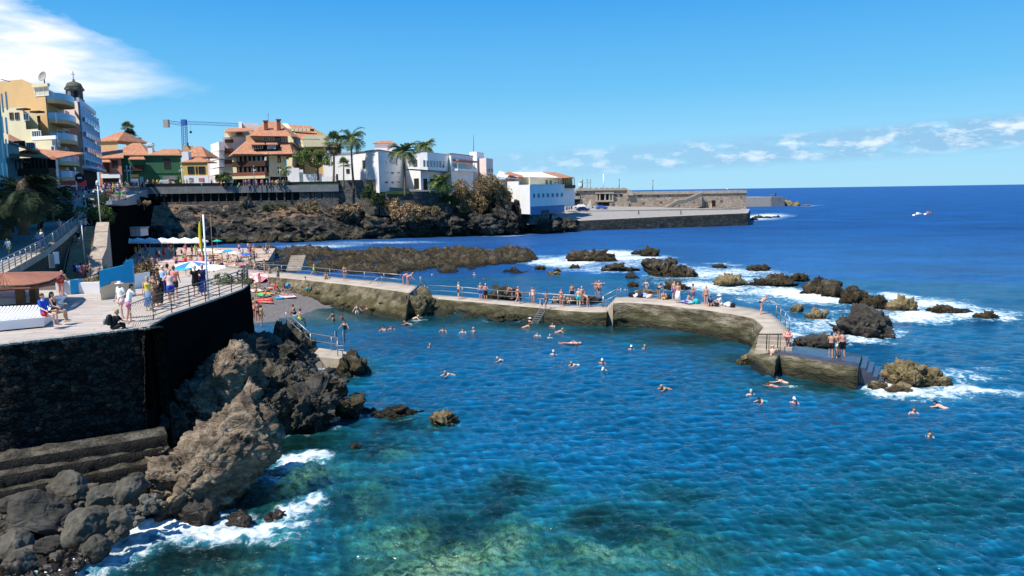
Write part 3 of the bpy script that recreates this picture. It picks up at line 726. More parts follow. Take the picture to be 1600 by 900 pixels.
# ------------------------------------------------------------ rocks in the sea
for k, a in enumerate([
 (925, 408, 38, 391, 'lava', 'dark reef rock in white water beyond the swimmers', .6), (905, 405, 18, 393, 'lava', 'left hump of the dark reef rock in white water', .7), (946, 409, 20, 400, 'lava', 'low right tip of the dark reef rock in white water', .6),
 (970, 424, 28, 411, 'lava', 'low dark rock between the two larger reef rocks', .6), (1019, 401, 17, 387, 'lava', 'dark hump shaped rock farthest out in the white water', .7), (996, 397, 9, 392, 'lava', 'small dark rock left of the hump shaped rock', .7),
 (1036, 432, 26, 405, 'lava', 'peaked dark rock, tallest behind the breakwater', .8), (1068, 434, 24, 415, 'lava', 'rounded dark rock leaning on the peaked one', .8), (987, 435, 10, 427, 'lava', 'small dark rock in front of the peaked rock', .8), (991, 448, 9, 440, 'lava', 'small rock nearest the people on the raised walkway', .8),
 (1060, 452, 22, 439, 'lava', 'low dark rock right behind the raised walkway', .6), (1187, 423, 17, 413, 'lava', 'small dark rock alone on the open water side', .6), (1127, 419, 9, 411, 'lava', 'small brown rock in the white water streak', .7),
 (1145, 448, 26, 428, 'yellowrock', 'brown rock at the left end of the outer reef chain', .8), (1217, 448, 30, 427, 'lava', 'dark brown rock in the outer reef chain, third from the left', .8), (1250, 440, 17, 426, 'lava', 'very dark rock crest in the outer reef chain', .8), (1188, 447, 20, 438, 'lava', 'low rock between brown and dark reef chain rocks', .7),
 (1285, 461, 26, 434, 'lava', 'long dark rock near the middle of the outer reef chain', .7), (1312, 466, 24, 444, 'lava', 'sloping dark rock after the long one in the reef chain', .7), (1345, 476, 26, 452, 'lava', 'brown reef chain rock touching the foam', .8), (1372, 482, 20, 462, 'lava', 'brown rock beside the big dark rock top', .8),
 (1360, 526, 41, 485, 'greyrock', 'large smooth dark rock off the diving platform', .85), (1416, 486, 25, 463, 'yellowrock', 'yellowish rock with foam on both sides near the reef chain end', .8), (1490, 491, 32, 474, 'lava', 'low brown rock wrapped in foam, second from the right', .6), (1549, 499, 21, 487, 'lava', 'last low rock at the right end of the reef', .6),
 (1247, 489, 13, 476, 'yellowrock', 'small yellow rock left of its neighbour in the swirling water', .8), (1280, 498, 19, 482, 'yellowrock', 'yellow brown rock in the swirling water off the walkway', .8), (1278, 546, 26, 524, 'greyrock', 'black wet rock right behind the diving platform', .9),
 (1318, 541, 14, 536, 'greyrock', 'low black rock behind the group standing on the platform', .9),
 (1432, 600, 40, 562, 'yellowrock', 'rugged yellow brown rock beyond the platform steps', .7), (1468, 600, 24, 577, 'yellowrock', 'low right shoulder of the rugged yellow brown rock', .7), (1408, 613, 20, 601, 'yellowrock', 'small yellow rock at the foot of the platform steps', .8), (1376, 606, 12, 596, 'yellowrock', 'tiny rock touching the lowest platform step', .8),
 (1165, 570, 11, 556, 'yellowrock', 'small yellow rock at the foot of the wall corner', .8),
 (663, 491, 20, 467, 'bankrock', 'ochre rock under the steps between the two walkways', .7), (649, 494, 21, 461, 'bankrock', 'ochre rock left of the walkway steps', .6), (786, 501, 30, 490, 'bankrock', 'low crusted rock at the foot of the lower walkway wall', .4), (790, 470, 26, 445, 'oliverock', 'olive rock just behind the walkway railing', .7), (770, 468, 14, 457, 'lava', 'dark rock left of the olive one behind the railing', .7), (905, 475, 40, 462, 'lava', 'dark wet rocks behind the railing where sunbathers sit', .3),
 (872, 425, 7, 420, 'lava', 'tiny rock, left one of two in the channel', .7), (898, 420, 7, 415, 'lava', 'tiny rock, right one of two in the channel', .7), (868, 430, 10, 424, 'yellowrock', 'small yellowish rock in the channel beside the reef', .7), (843, 421, 10, 415, 'lava', 'small rock off the tip of the long reef', .7),
 (1010, 460, 22, 452, 'yellowrock', 'pale low rock under the bags on the raised walkway', .5)]):
 px, py, hw, tp, mt, lb, ar = a
 searock(px, py, hw, tp, mt, lb, ar=ar, seed=200 + k, sub=6 if hw > 34 else 5 if hw > 12 else 4, **(dict(jag=.2, rough=.25, strata=.10) if mt == 'greyrock' else {}))
for k, (px, py, hw, tp) in enumerate([(1186, 341, 8, 336), (1200, 341, 9, 337), (1214, 340, 6, 337), (1178, 344, 6, 339)]):
 searock(px, py, hw, tp, 'lava', 'low rocks awash at the tip of the pier', seed=300 + k, sub=4, group='rocks awash at the pier tip')
# ------------------------------------------------------------ cliff
cl = [(150, 392, 320, 14), (225, 390, 322, 14), (300, 386, 322, 13), (350, 381, 321, 12), (400, 379.5, 321, 12), (470, 378, 325, 11), (560, 373.5, 327, 10), (640, 371, 327, 9), (700, 369, 321, 9), (750, 367.5, 312, 10), (790, 366, 309, 8), (815, 364, 308, 5), (828, 363, 322, 4), (838, 362, 345, 4), (875, 360, 349, 4), (915, 360, 350, 3)]
nu = 620; pxs = np.linspace(150, 915, nu)
arr = np.array(cl, float)
pb = np.interp(pxs, arr[:, 0], arr[:, 1]); ptp = np.interp(pxs, arr[:, 0], arr[:, 2]); sb = np.interp(pxs, arr[:, 0], arr[:, 3])
base = np.array([G(a, b, 0)[:] for a, b in zip(pxs, pb)])
tops = np.array([P(a, b, base[i, 1] + sb[i])[:] for i, (a, b) in enumerate(zip(pxs, ptp))])
rows = []; nv = 64
for j in range(-6, nv + 1):
 k = j / nv
 r = base.copy()
 kk = max(k, 0)
 prof = kk ** 1.6 * .75 + .25 * kk
 r[:, 0] = base[:, 0] + (tops[:, 0] - base[:, 0]) * prof; r[:, 1] = base[:, 1] + (tops[:, 1] - base[:, 1]) * prof
 r[:, 2] = tops[:, 2] * k if k >= 0 else k * 12
 ds = 3.0 * ridge(r * np.array([.11, .11, .13]), 4, 60, .55) + 1.3 * fbm(r * .5, 4, 66, .6)
 # columns and caves
 am = min(1, max(0, (k + .1) * 4)) * (1 if k < .9 else (1 - k) * 10 * .8 + .2)
 r[:, 1] -= ds * am
 r[:, 2] += .9 * fbm(r * .3, 3, 70) * (1 if k < .95 else .6)
 rows.append(r)
for e in (6, 14):
 q = tops.copy(); q[:, 1] += e; q[:, 2] += .5 * fbm(q * .2, 3, 71); rows.append(q)
cf = mesh_np('cliff', np.stack(rows, 0).reshape(-1, 3), grid_faces(len(rows), nu), [M['cliff'], M['cliffbrown']]); struct(cf)
nf = len(cf.data.polygons); cen = np.zeros(nf * 3); cf.data.polygons.foreach_get('center', cen); cen = cen.reshape(-1, 3)
pxf = cen[:, 0] / cen[:, 1] * F + W0
br = (cen[:, 2] > 5.2 + 1.5 * fbm(cen * .15, 2, 5)) & (pxf < 700) & (fbm(cen * .22, 3, 90) > -.08)
cf.data.polygons.foreach_set('material_index', br.astype(np.int32))
rb2 = random.Random(5)
k = 0
for _ in range(150):
 px = rb2.uniform(345, 870); py = float(np.interp(px, arr[:, 0], arr[:, 1])) + rb2.uniform(-7, .5)
 b = G(px, py, 0); s_ = rb2.uniform(.7, 2.1) * (1.0 if px < 800 else .7)
 o = rock('cliff_boulder', (b.x, b.y - .5, rb2.uniform(.1, .6) + max(0, (np.interp(px, arr[:, 0], arr[:, 1]) - py)) * .12), (s_ * rb2.uniform(.8, 1.5), s_, s_ * rb2.uniform(.6, 1.0)), M['cliff'], 'one of the dark lava boulders along the foot of the far cliff', 'boulders at the foot of the cliff', 3, seed=400 + k, rough=.35, jag=.3, cuts=6, smooth=False)
 k += 1
# crags at the seaward end of the cliff
for k, (px, py, Y, rx, ry, rz_, lb) in enumerate([(850, 354, 221, 5, 2.4, 2.6, 'dark lava rock under the low wall of the restaurant'), (883, 354, 227, 4.5, 2.4, 2.6, 'dark lava rock at the root of the quay'), (815, 335, 222, 3.2, 3, 6.2, 'tall craggy lava pinnacle at the right end of the cliff'), (795, 345, 216, 3.2, 3, 4.2, 'craggy dark rock left of the pinnacle'), (775, 335, 220, 2.4, 2.4, 5.0, 'narrow lava crag under the big brown bush'), (760, 352, 213, 5, 3, 2.8, 'blocky lava rock at the water below the brown bush'), (735, 350, 214, 4, 3, 3.0, 'blocky lava rock below the middle of the brown bush'), (700, 350, 212, 5, 3, 3.2, 'broad dark lava mass left of the blocky rocks'), (655, 350, 212, 5, 3, 3.0, 'twisted lava mass under the pale dry bush'), (590, 355, 208, 5, 3, 2.5, 'low lava mass in the middle of the cliff foot'), (535, 340, 212, 6, 3, 3.6, 'dark overhanging lava hump under the brown scrub'), (385, 340, 206, 2.6, 2.4, 5.2, 'tall dark lava hump behind the flag poles'), (330, 345, 208, 6, 4, 4.2, 'dark lava mass above the white umbrellas')]):
 rock('lava_crag', P(px, py, Y), (rx, ry, rz_), M['cliff'], lb, None, 5, seed=500 + k, rough=.35, jag=.3, cuts=6, smooth=False)
# ------------------------------------------------------------ sea bed and sea
SH = [(690, 850, 170, 90, .95), (640, 890, 160, 75, 1.0), (1000, 830, 160, 50, 1.5), (780, 850, 110, 60, 1.1), (810, 760, 50, 30, 1.2), (770, 800, 80, 40, 1.3), (925, 812, 80, 30, 1.1), (900, 870, 150, 50, 1.5), (1060, 775, 90, 22, 2.0), (1080, 860, 160, 50, 1.9), (560, 780, 90, 50, 1.6),
      (450, 760, 110, 60, 1.4), (300, 870, 220, 60, 1.0), (480, 690, 90, 40, 1.2), (620, 665, 60, 18, 1.2), (580, 700, 90, 30, 1.5), (480, 490, 60, 12, .3), (530, 490, 70, 13, .6), (600, 492, 70, 10, 1.0), (700, 498, 80, 9, 1.3), (820, 506, 90, 9, 1.4), (950, 515, 90, 9, 1.5), (1080, 530, 90, 10, 1.5), (1160, 560, 50, 12, 1.6), (1280, 600, 110, 12, 1.8),
      (1480, 780, 200, 60, 2.8), (1300, 830, 200, 60, 2.6), (540, 580, 50, 16, 1.3), (460, 378, 60, 5, .6), (560, 376, 90, 4, 1.2)]
# cx, cy, rx, ry in metres
SHW = []
for (px, py, rx, ry, d) in SH:
 c = G(px, py, 0); SHW.append((c.x, c.y, rx * c.y / F, (G(px, py - ry, 0).y - G(px, py + ry, 0).y) / 2, d))
def depth(X, Y):
 D = np.full(X.shape, 7.0)
 P3 = np.stack([X, Y, X * 0], -1)
 wx = X + .8 * fbm(P3 * .5, 2, 301); wy = Y + .8 * fbm(P3 * .5, 2, 302)
 for (cx, cy, rx, ry, d) in SHW:
  q = ((wx - cx) / rx) ** 2 + ((wy - cy) / ry) ** 2
  D = np.minimum(D, d + (7.0 - d) * (1 - np.exp(-q * .55)))
 return D
def bedz(X, Y):
 P3 = np.stack([X, Y, X * 0], -1)
 d = depth(X, Y); d = 1.15 + .3 * (d - 1.1)
 b = .25 * fbm(P3 * .5, 3, 310)
 for sc_, am_ in ((.8, .17), (1.7, .20), (3.4, .13)):
  q = np.stack([X, Y], -1) * sc_ + .25 * fbm(P3 * sc_, 2, 5)[..., None]; fl = np.floor(q); best = np.full(X.shape, 9.0); bh = np.zeros(X.shape)
  for i in (-1, 0, 1):
   for j in (-1, 0, 1):
    c = (fl + (i, j)).astype(np.int64); jx = _h(c[..., 0], c[..., 1], 0, 7) * .45; jy = _h(c[..., 0], c[..., 1], 1, 7) * .45; dd = np.hypot(c[..., 0] + .5 + jx - q[..., 0], c[..., 1] + .5 + jy - q[..., 1])
    h_ = _h(c[..., 0], c[..., 1], 2, 7); bh = np.where(dd < best, h_, bh); best = np.minimum(best, dd)
  b = b + am_ * np.clip(1 - (best / .62) ** 2, 0, 1) ** .4 * np.clip(.35 + .8 * bh, 0, 1)
 z = -d - .35 + b * np.clip(1.5 - d * .2, .4, 1.2)
 return np.minimum(z, -.42)
xs = np.arange(-34, 44, .3); ys = np.arange(14, 104, .3)
xs = np.concatenate([np.arange(-34, -14, .4), np.arange(-14, 18, .13), np.arange(18, 44, .35)]); ys = np.concatenate([np.arange(14, 38, .13), np.arange(38, 104, .4)])
X, Y = np.meshgrid(xs, ys, indexing='ij'); Z = bedz(X, Y)
M['seabed'] = rockmat('sunken_rocks', [(.36, (.10, .11, .06)), (.45, (.42, .42, .22)), (.53, (.80, .74, .48)), (.66, (.95, .92, .75))], 2.0, bump=.8, bd=.15)
sb_ = mesh_np('seabed', np.stack([X, Y, Z], -1).reshape(-1, 3), grid_faces(len(xs), len(ys))[:, ::-1], M['seabed'], smooth=True); struct(sb_)
# foam patches: px, py, half width px, half height px, strength, tilt (px rise per px)
FO = [(150, 868, 60, 30, 1.3, -.7), (215, 826, 60, 20, 1.3, -.3), (480, 782, 22, 9, 1.0, -.6), (250, 812, 90, 22, 1.35, .15), (180, 848, 60, 26, 1.1, -.5), (120, 885, 40, 26, 1.2, -.9), (330, 838, 110, 14, 1.1, .02), (400, 825, 80, 12, .8, -.1), (455, 797, 42, 13, 1.0, -.55), (470, 715, 40, 11, 1.15, -.1), (500, 713, 26, 8, .9, 0), (490, 578, 14, 4, 1.2, 0), (445, 665, 22, 6, .9, 0), (430, 745, 22, 8, .6, 0), (470, 662, 12, 5, .8, 0), (415, 480, 30, 3, .3, 0), (425, 489, 30, 4, .9, 0),
      (700, 392, 60, 2, .5, 0), (760, 390, 60, 2, .4, 0), (850, 408, 40, 5, 1.1, -.02), (880, 403, 30, 4, .8, 0), (905, 410, 38, 5, 1.3, 0), (870, 414, 40, 4, .9, 0), (950, 396, 50, 5, 1.1, 0), (985, 403, 50, 6, 1.1, 0), (1000, 412, 70, 5, .6, 0), (930, 420, 60, 6, .6, .0),
      (1100, 428, 35, 9, 1.0, .1), (1110, 446, 25, 8, 1.1, .3), (1130, 455, 40, 4, 1.0, .1), (1080, 420, 40, 5, .7, 0), (1150, 424, 60, 6, .8, .1), (1165, 436, 30, 5, .8, .1), (1240, 458, 75, 8, 1.35, .12), (1290, 466, 50, 7, 1.2, .15), (1190, 458, 40, 5, .9, .1), (1120, 412, 30, 2, .7, 0), (1380, 462, 26, 8, 1.2, .1), (1400, 472, 22, 10, 1.1, .1), (1430, 490, 60, 9, 1.35, .12), (1455, 474, 50, 7, 1.1, .15), (1520, 492, 50, 9, 1.2, .1), (1560, 486, 45, 6, .5, .05), (1480, 500, 60, 5, .9, 0), (1600, 492, 50, 6, .3, 0),
      (1260, 512, 50, 12, .75, .1), (1300, 502, 50, 9, .8, .2), (1240, 528, 26, 9, .9, 0), (1320, 525, 30, 8, .8, 0), (1350, 532, 50, 6, .9, 0), (1290, 485, 50, 6, .45, 0), (1230, 500, 40, 8, .6, 0), (1190, 470, 50, 6, .5, .1), (1395, 522, 20, 6, .7, 0),
      (1420, 608, 70, 12, 1.2, .05), (1395, 595, 26, 10, 1.2, 0), (1480, 600, 60, 10, .95, 0), (1540, 604, 45, 7, 1.1, .1), (1580, 610, 40, 8, .6, .1), (1500, 585, 60, 8, .5, 0), (1545, 572, 40, 4, .4, 0), (1385, 613, 30, 5, 1.0, 0), (1440, 530, 50, 4, .25, 0), (1330, 560, 26, 6, .3, 0),
      (1192, 338, 30, 4, 1.3, 0), (1185, 341, 30, 3, 1.0, 0), (1262, 321.5, 14, 1, .8, 0), (790, 368, 40, 1.6, .6, 0), (600, 379, 90, 2, .6, 0), (510, 384, 50, 3, .7, 0), (470, 384, 40, 3, .5, 0), (830, 400, 30, 3, .6, 0), (650, 499, 18, 1.5, .5, 0), (600, 487, 20, 2, .6, 0), (1210, 598, 20, 2, .4, 0)]
FOW = []
for (px, py, rx, ry, s_, tl) in FO:
 c = G(px, py, 0); mpx = c.y / F; my = (G(px, py - ry, 0).y - G(px, py + ry, 0).y) / 2
 u = G(px + 20, py + 20 * tl, 0) - c; a = math.atan2(u.y, u.x)
 FOW.append((c.x, c.y, rx * mpx * (math.hypot(u.x, u.y) / (20 * mpx)), my, s_, a))
# --- grid in rings round the viewpoint, fine near, coarse far
h0 = CAMZ
nr_, nc = 760, 860
inv = np.linspace(1 / 16.5, 1 / 26000, nr_); rr = 1 / inv
azs = np.linspace(-R(64), R(64), nc)
RR, AA = np.meshgrid(rr, azs, indexing='ij')
X = RR * np.sin(AA); Y = RR * np.cos(AA)
dr_ = np.gradient(rr); sp_ = np.maximum(dr_, rr * (azs[1] - azs[0]))[:, None]
Z = np.zeros_like(X); ZS = np.zeros_like(X); rg = np.random.RandomState(2)
for i in range(70):
 lam = .29 * (1.075 ** i) * rg.uniform(.92, 1.08)
 th = R(250) + rg.normal() * (.75 if lam < 6 else .35); k = 2 * PI / lam
 ph = rg.uniform(0, 2 * PI); amp = .0085 * lam ** .55 if lam < 6 else .0085 * 6 ** .55
 w = np.clip((lam / sp_ - 2.2) / 2.5, 0, 1)
 if w.max() <= 0: continue
 q = np.sin(k * (X * math.cos(th) + Y * math.sin(th)) + ph)
 if lam < 1.5: ZS += w * amp / lam ** .5 * (1 - 1.6 * np.abs(np.sin(.5 * np.arcsin(np.clip(q, -1, 1)) - PI / 4)))
 Z += w * amp * (1.3 if lam < 1.3 else .95 if lam < 3 else .5) * (np.exp((q - 1) * 1.6) * 2.0 - .8)
P3 = np.stack([X, Y, X * 0], -1)
near_ = RR < 420
fo = np.zeros_like(X)
wx = X.copy(); wy = Y.copy()
n1 = fbm(P3[:, :] * .22, 3, 41); n2 = fbm(P3 * .22, 3, 44)
wx += 1.8 * n1 * np.clip(RR / 60, .3, 2); wy += 1.8 * n2 * np.clip(RR / 60, .3, 2)
for (cx, cy, rx, ry, s_, a) in FOW:
 dx, dy = wx - cx, wy - cy; ca, sa = math.cos(a), math.sin(a)
 q = ((dx * ca + dy * sa) / rx) ** 2 + ((-dx * sa + dy * ca) / max(ry, .25)) ** 2
 fo = np.maximum(fo, s_ * np.exp(-q * .8))
for (cx, cy, r, cz) in ROCKS:
 if cz > 2.2 or cy > 180: continue
 if r < .6: continue
 # a thin broken collar of foam round each rock
 q = np.sqrt((X - cx) ** 2 + (Y - cy) ** 2) / r
 ex = .42 if cy > 44 and cx > 0 else .22
 fo = np.maximum(fo, ex * np.exp(-((q - 1.05) / .25) ** 2))
dep = depth(X, Y); dep = np.where(RR > 110, 12.0 + 0 * dep, dep)
dep = np.where((RR > 60) & (RR <= 110), np.maximum(dep, 3 + (RR - 60) / 50 * 0), dep) if False else dep
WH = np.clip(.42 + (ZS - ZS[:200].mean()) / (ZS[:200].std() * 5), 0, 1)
Z += .10 * fo * (RR < 120) * (.6 + fbm(P3 * 2.5, 2, 46))
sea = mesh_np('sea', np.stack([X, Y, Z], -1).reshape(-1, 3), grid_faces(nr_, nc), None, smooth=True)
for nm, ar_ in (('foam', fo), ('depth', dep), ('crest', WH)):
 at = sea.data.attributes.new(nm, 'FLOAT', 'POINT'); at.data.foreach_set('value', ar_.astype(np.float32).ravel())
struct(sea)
def watermat():
 m = bpy.data.materials.new('sea_water'); t = nt(m); n = N(t)
 out = n('ShaderNodeOutputMaterial')
 dp = n('ShaderNodeAttribute', {'attribute_name': 'depth'}).outputs['Fac']; fm = n('ShaderNodeAttribute', {'attribute_name': 'foam'}).outputs['Fac']
 g = n('ShaderNodeNewGeometry').outputs['Position']
 ln = n('ShaderNodeVectorMath', {'operation': 'LENGTH'}, i0=g).outputs['Value']
 far = n.ramp(n.math('DIVIDE', ln, 400.0), [(.08, 0), (.6, 1)])
 c1 = n('ShaderNodeMapping', i0=g); c1.inputs['Scale'].default_value = (.55, 1, 1)
 b1 = n('ShaderNodeTexNoise', Vector=c1.outputs[0], Scale=2.6, Detail=5.0, Roughness=.62).outputs['Fac']
 c2 = n('ShaderNodeMapping', i0=g); c2.inputs['Scale'].default_value = (.35, 1, 1)
 b2 = n('ShaderNodeTexNoise', Vector=c2.outputs[0], Scale=.8, Detail=8.0, Roughness=.7).outputs['Fac']
 b3 = n('ShaderNodeTexNoise', Vector=c2.outputs[0], Scale=.07, Detail=5.0, Roughness=.65).outputs['Fac']
 hh = n.math('ADD', n.math('MULTIPLY', b1, .17), n.math('MULTIPLY', n.math('MULTIPLY', b2, far), 1.1))
 nrm = n('ShaderNodeBump', Strength=.9, Distance=1.0, Height=hh).outputs[0]
 # body colour of the water: deep blue offshore, teal over the shallows
 pat = n('ShaderNodeTexNoise', Vector=g, Scale=.05, Detail=4.0).outputs['Fac']
 body = n.ramp(n.math('DIVIDE', dp, 12.0), [(.05, (.014, .080, .055)), (.17, (.006, .086, .098)), (.35, (.003, .082, .142)), (.6, (.002, .078, .178)), (1.0, (.001, .070, .245))])
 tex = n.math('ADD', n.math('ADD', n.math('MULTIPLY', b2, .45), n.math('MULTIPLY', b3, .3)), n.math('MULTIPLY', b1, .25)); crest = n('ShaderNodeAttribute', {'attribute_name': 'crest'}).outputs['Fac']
 body = n.mix(1.0, body, n.ramp(tex, [(.36, .50), (.5, .95), (.64, 1.6)]), 'MULTIPLY')  # light streaks of the ripples painted in with wave noise
 body = n.mix(1.0, body, n.ramp(crest, [(.12, .60), (.42, .92), (.62, 1.2), (.9, 2.2)]), 'MULTIPLY')  # brightness of crests and dark of troughs painted into the body colour
 body = n.mix(1.0, body, n.ramp(pat, [(.35, .85), (.65, 1.2)]), 'MULTIPLY')
 diff = n('ShaderNodeBsdfDiffuse', Color=body, Normal=nrm)
 # clear part, tinted by the depth under it
 tint = n.ramp(n.math('DIVIDE', dp, 6.0), [(0, (.9, .98, .96)), (.15, (.70, .92, .88)), (.35, (.38, .80, .82)), (1, (.04, .4, .5))])
 tr = n('ShaderNodeBsdfTransparent', Color=tint)
 turb = n.ramp(n.math('DIVIDE', dp, 6.0), [(0.0, .04), (.15, .10), (.30, .30), (.48, .68), (.75, 1)])
 under = n('ShaderNodeMixShader', Fac=turb, i1=tr.outputs[0], i2=diff.outputs[0])
 gl = n('ShaderNodeBsdfGlossy', Roughness=.10, Color=(.95, .97, 1, 1), Normal=nrm)
 rg_ = n.math('ADD', .07, n.math('MULTIPLY', far, .30)); t.links.new(rg_, gl.inputs['Roughness'])
 fr = n('ShaderNodeFresnel', IOR=1.33, Normal=nrm).outputs[0]
 fr = n.math('MINIMUM', fr, n.math('SUBTRACT', 1.0, n.math('MULTIPLY', far, .84)))
 surf = n('ShaderNodeMixShader', Fac=fr, i1=under.outputs[0], i2=gl.outputs[0])
 # foam: lacy
 f1 = n('ShaderNodeTexNoise', Vector=g, Scale=1.1, Detail=8.0, Roughness=.72, Distortion=.6).outputs['Fac']
 v1 = n('ShaderNodeTexVoronoi', {'feature': 'DISTANCE_TO_EDGE'}, Vector=n.mix(.35, g, n('ShaderNodeTexNoise', Vector=g, Scale=1.5, Detail=3.0).outputs['Color'], 'ADD'), Scale=1.6).outputs[0]
 f9 = n('ShaderNodeTexNoise', Vector=g, Scale=5.0, Detail=5.0, Roughness=.8).outputs['Fac']
 lace = n.math('SUBTRACT', n.math('MULTIPLY', n.math('SUBTRACT', n.math('ADD', n.math('MULTIPLY', f1, .6), n.math('MULTIPLY', f9, .4)), .5), 4.2), n.math('MULTIPLY', n.math('MINIMUM', v1, .3), 1.3))
 fa = n.math('ADD', n.math('SUBTRACT', fm, .56), lace)
 fa = n.math('MULTIPLY', n.ramp(n.math('ADD', n.math('MULTIPLY', fa, .9), .35), [(.06, 0), (.45, .5), (.95, 1)]), n.ramp(fm, [(.12, 0), (.3, 1)]))
 # the odd whitecap and aerated turquoise round the foam
 aer = n.ramp(fm, [(.15, 0), (.7, .55)])
 aerd = n('ShaderNodeBsdfDiffuse', Color=(.05, .34, .48, 1), Normal=nrm)
 surf = n('ShaderNodeMixShader', Fac=n.math('MULTIPLY', aer, n.ramp(f1, [(.35, .3), (.6, 1)])), i1=surf.outputs[0], i2=aerd.outputs[0])
 fb = n('ShaderNodeBump', Strength=.7, Distance=.15, Height=f1).outputs[0]
 fd = n('ShaderNodeBsdfDiffuse', Color=(.84, .87, .88, 1), Normal=fb)
 fin = n('ShaderNodeMixShader', Fac=fa, i1=surf.outputs[0], i2=fd.outputs[0])
 t.links.new(fin.outputs[0], out.inputs[0]); return m
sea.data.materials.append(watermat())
# ------------------------------------------------------------ buildings
class Fac:
 """vertical facade between two plan points; photo positions are read off on its plane"""
 def __init__(s, a, b):
  s.a = Vector((a[0], a[1], 0)); s.b = Vector((b[0], b[1], 0)); s.t = (s.b - s.a).normalized()
  s.n = Vector((s.t.y, -s.t.x, 0)); s.L = (s.b - s.a).length
  s.rz = math.atan2(s.t.y, s.t.x)
 def hit(s, px, py):
  d = ray(px, py); o = Vector((0, 0, CAMZ)); k = (s.a - o).dot(s.n) / d.dot(s.n); q = o + d * k
  return (q - s.a).dot(s.t), q.z
 def rect(s, x0, y0, x1, y1):
  u0, za = s.hit(x0, y0); u1, zb = s.hit(x1, y1); return min(u0, u1), max(u0, u1), min(za, zb), max(za, zb)
 def pt(s, u, z, o=0.0):
  q = s.a + s.t * u + s.n * o; return Vector((q.x, q.y, z))
WINM = {}
def window(fc, root, r, glass='glass', frame='white', nx=2, ny=1, name='window', sill=False, fw=.08):
 u0, u1, z0, z1 = fc.rect(*r); w, h = u1 - u0, z1 - z0; cu, cz = (u0 + u1) / 2, (z0 + z1) / 2
 Mx = Matrix((fc.t, -fc.n, Vector((0, 0, 1)))).transposed()
 m = MB()
 def b(mu, mz, bw, bh, o, th): m.box(fc.pt(mu, mz, o), (bw, th, bh), M=Mx)
 b(cu, z0 + fw / 2, w, fw, .05, .14); b(cu, z1 - fw / 2, w, fw, .05, .14)
 b(u0 + fw / 2, cz, fw, h - 2 * fw, .05, .14); b(u1 - fw / 2, cz, fw, h - 2 * fw, .05, .14)
 for i in range(1, nx): b(u0 + w * i / nx, cz, fw * .7, h - 2 * fw, .045, .11)
 for i in range(1, ny): b(cu, z0 + h * i / ny, w - 2 * fw, fw * .6, .04, .10)
 f = par(m.build(name, M[frame]), root)
 g = MB(); g.box(fc.pt(cu, cz, .012), (w - fw, .03, h - fw), M=Mx)
 p = g.build('pane', M[glass]); p.parent = f; p.matrix_parent_inverse = Matrix.Translation(-Vector(root.location)) if False else Matrix.Identity(4)
 if sill:
  g = MB(); g.box(fc.pt(cu, z0 - .06, .12), (w + .2, .3, .1), M=Mx); q = g.build('sill', M[frame]); q.parent = f
 return f
def slab(fc, root, r, out, mat, name='balcony', back=0.0):
 u0, u1, z0, z1 = fc.rect(*r); Mx = Matrix((fc.t, -fc.n, Vector((0, 0, 1)))).transposed(); m = MB()
 m.box(fc.pt((u0 + u1) / 2, (z0 + z1) / 2, (out - back) / 2), (u1 - u0, out + back, z1 - z0), M=Mx)
 return par(m.build(name, M[mat]), root)
def body(root, pts, z0, z1, mat, name='wall'):
 m = MB(); m.prism([(p[0], p[1]) for p in pts], z0, z1); return par(m.build(name, M[mat]), root)
def block(root, fc, depth_, z0, z1, mat, name='wall', u0=0, u1=None):
 u1 = fc.L if u1 is None else u1
 a, b = fc.pt(u0, 0), fc.pt(u1, 0)
 def bk_(p):          # side walls recede along the street, not across the view
  v = Vector((p.x, p.y, 0)).normalized(); k = depth_ / max(.3, -v.dot(-fc.n) if False else abs(v.dot(fc.n))); return p + v * k
 q = [a, b, bk_(b), bk_(a)] if fc.b.x < 0 else [a, b, fc.pt(u1, 0, -depth_), fc.pt(u0, 0, -depth_)]
 return body(root, q, z0, z1, mat, name)
def hip(root, fc, depth_, zb, zt, over=.6, ridge_=.4, mat='tiles', name='roof', u0=0, u1=None, gable=False):
 u1 = fc.L if u1 is None else u1; u0 -= over; u1 += over; o = over; w = u1 - u0; d = depth_ + 2 * over
 ins = 0 if gable else (1 - ridge_) * w / 2
 A = [fc.pt(u0, zb, o), fc.pt(u1, zb, o), fc.pt(u1, zb, o - d), fc.pt(u0, zb, o - d)]
 Rg = [fc.pt(u0 + ins, zt, o - d / 2), fc.pt(u1 - ins, zt, o - d / 2)]
 lo = [Vector((p.x, p.y, p.z - .22)) for p in A]
 m = MB(); m.add(A + Rg + lo, [(0, 1, 5, 4), (1, 2, 5), (2, 3, 4, 5), (3, 0, 4), (0, 6, 7, 1), (1, 7, 8, 2), (2, 8, 9, 3), (3, 9, 6, 0), (9, 8, 7, 6)])
 return par(m.build(name, M[mat]), root)
def lean(root, q, th, mat='tiles', name='roof'):   # sloping quad slab, q four points
 m = MB(); lo = [Vector((p.x, p.y, p.z - th)) for p in q]
 m.add(list(q) + lo, [(0, 1, 2, 3), (7, 6, 5, 4), (0, 4, 5, 1), (1, 5, 6, 2), (2, 6, 7, 3), (3, 7, 4, 0)])
 return par(m.build(name, M[mat]), root)
def V2(px, Y): return ((px - W0) / F * Y * 1.0, Y)
def XY(px, Y, py=300): p = P(px, py, Y); return (p.x, p.y)
def zat(px, py, Y): return P(px, py, Y).z
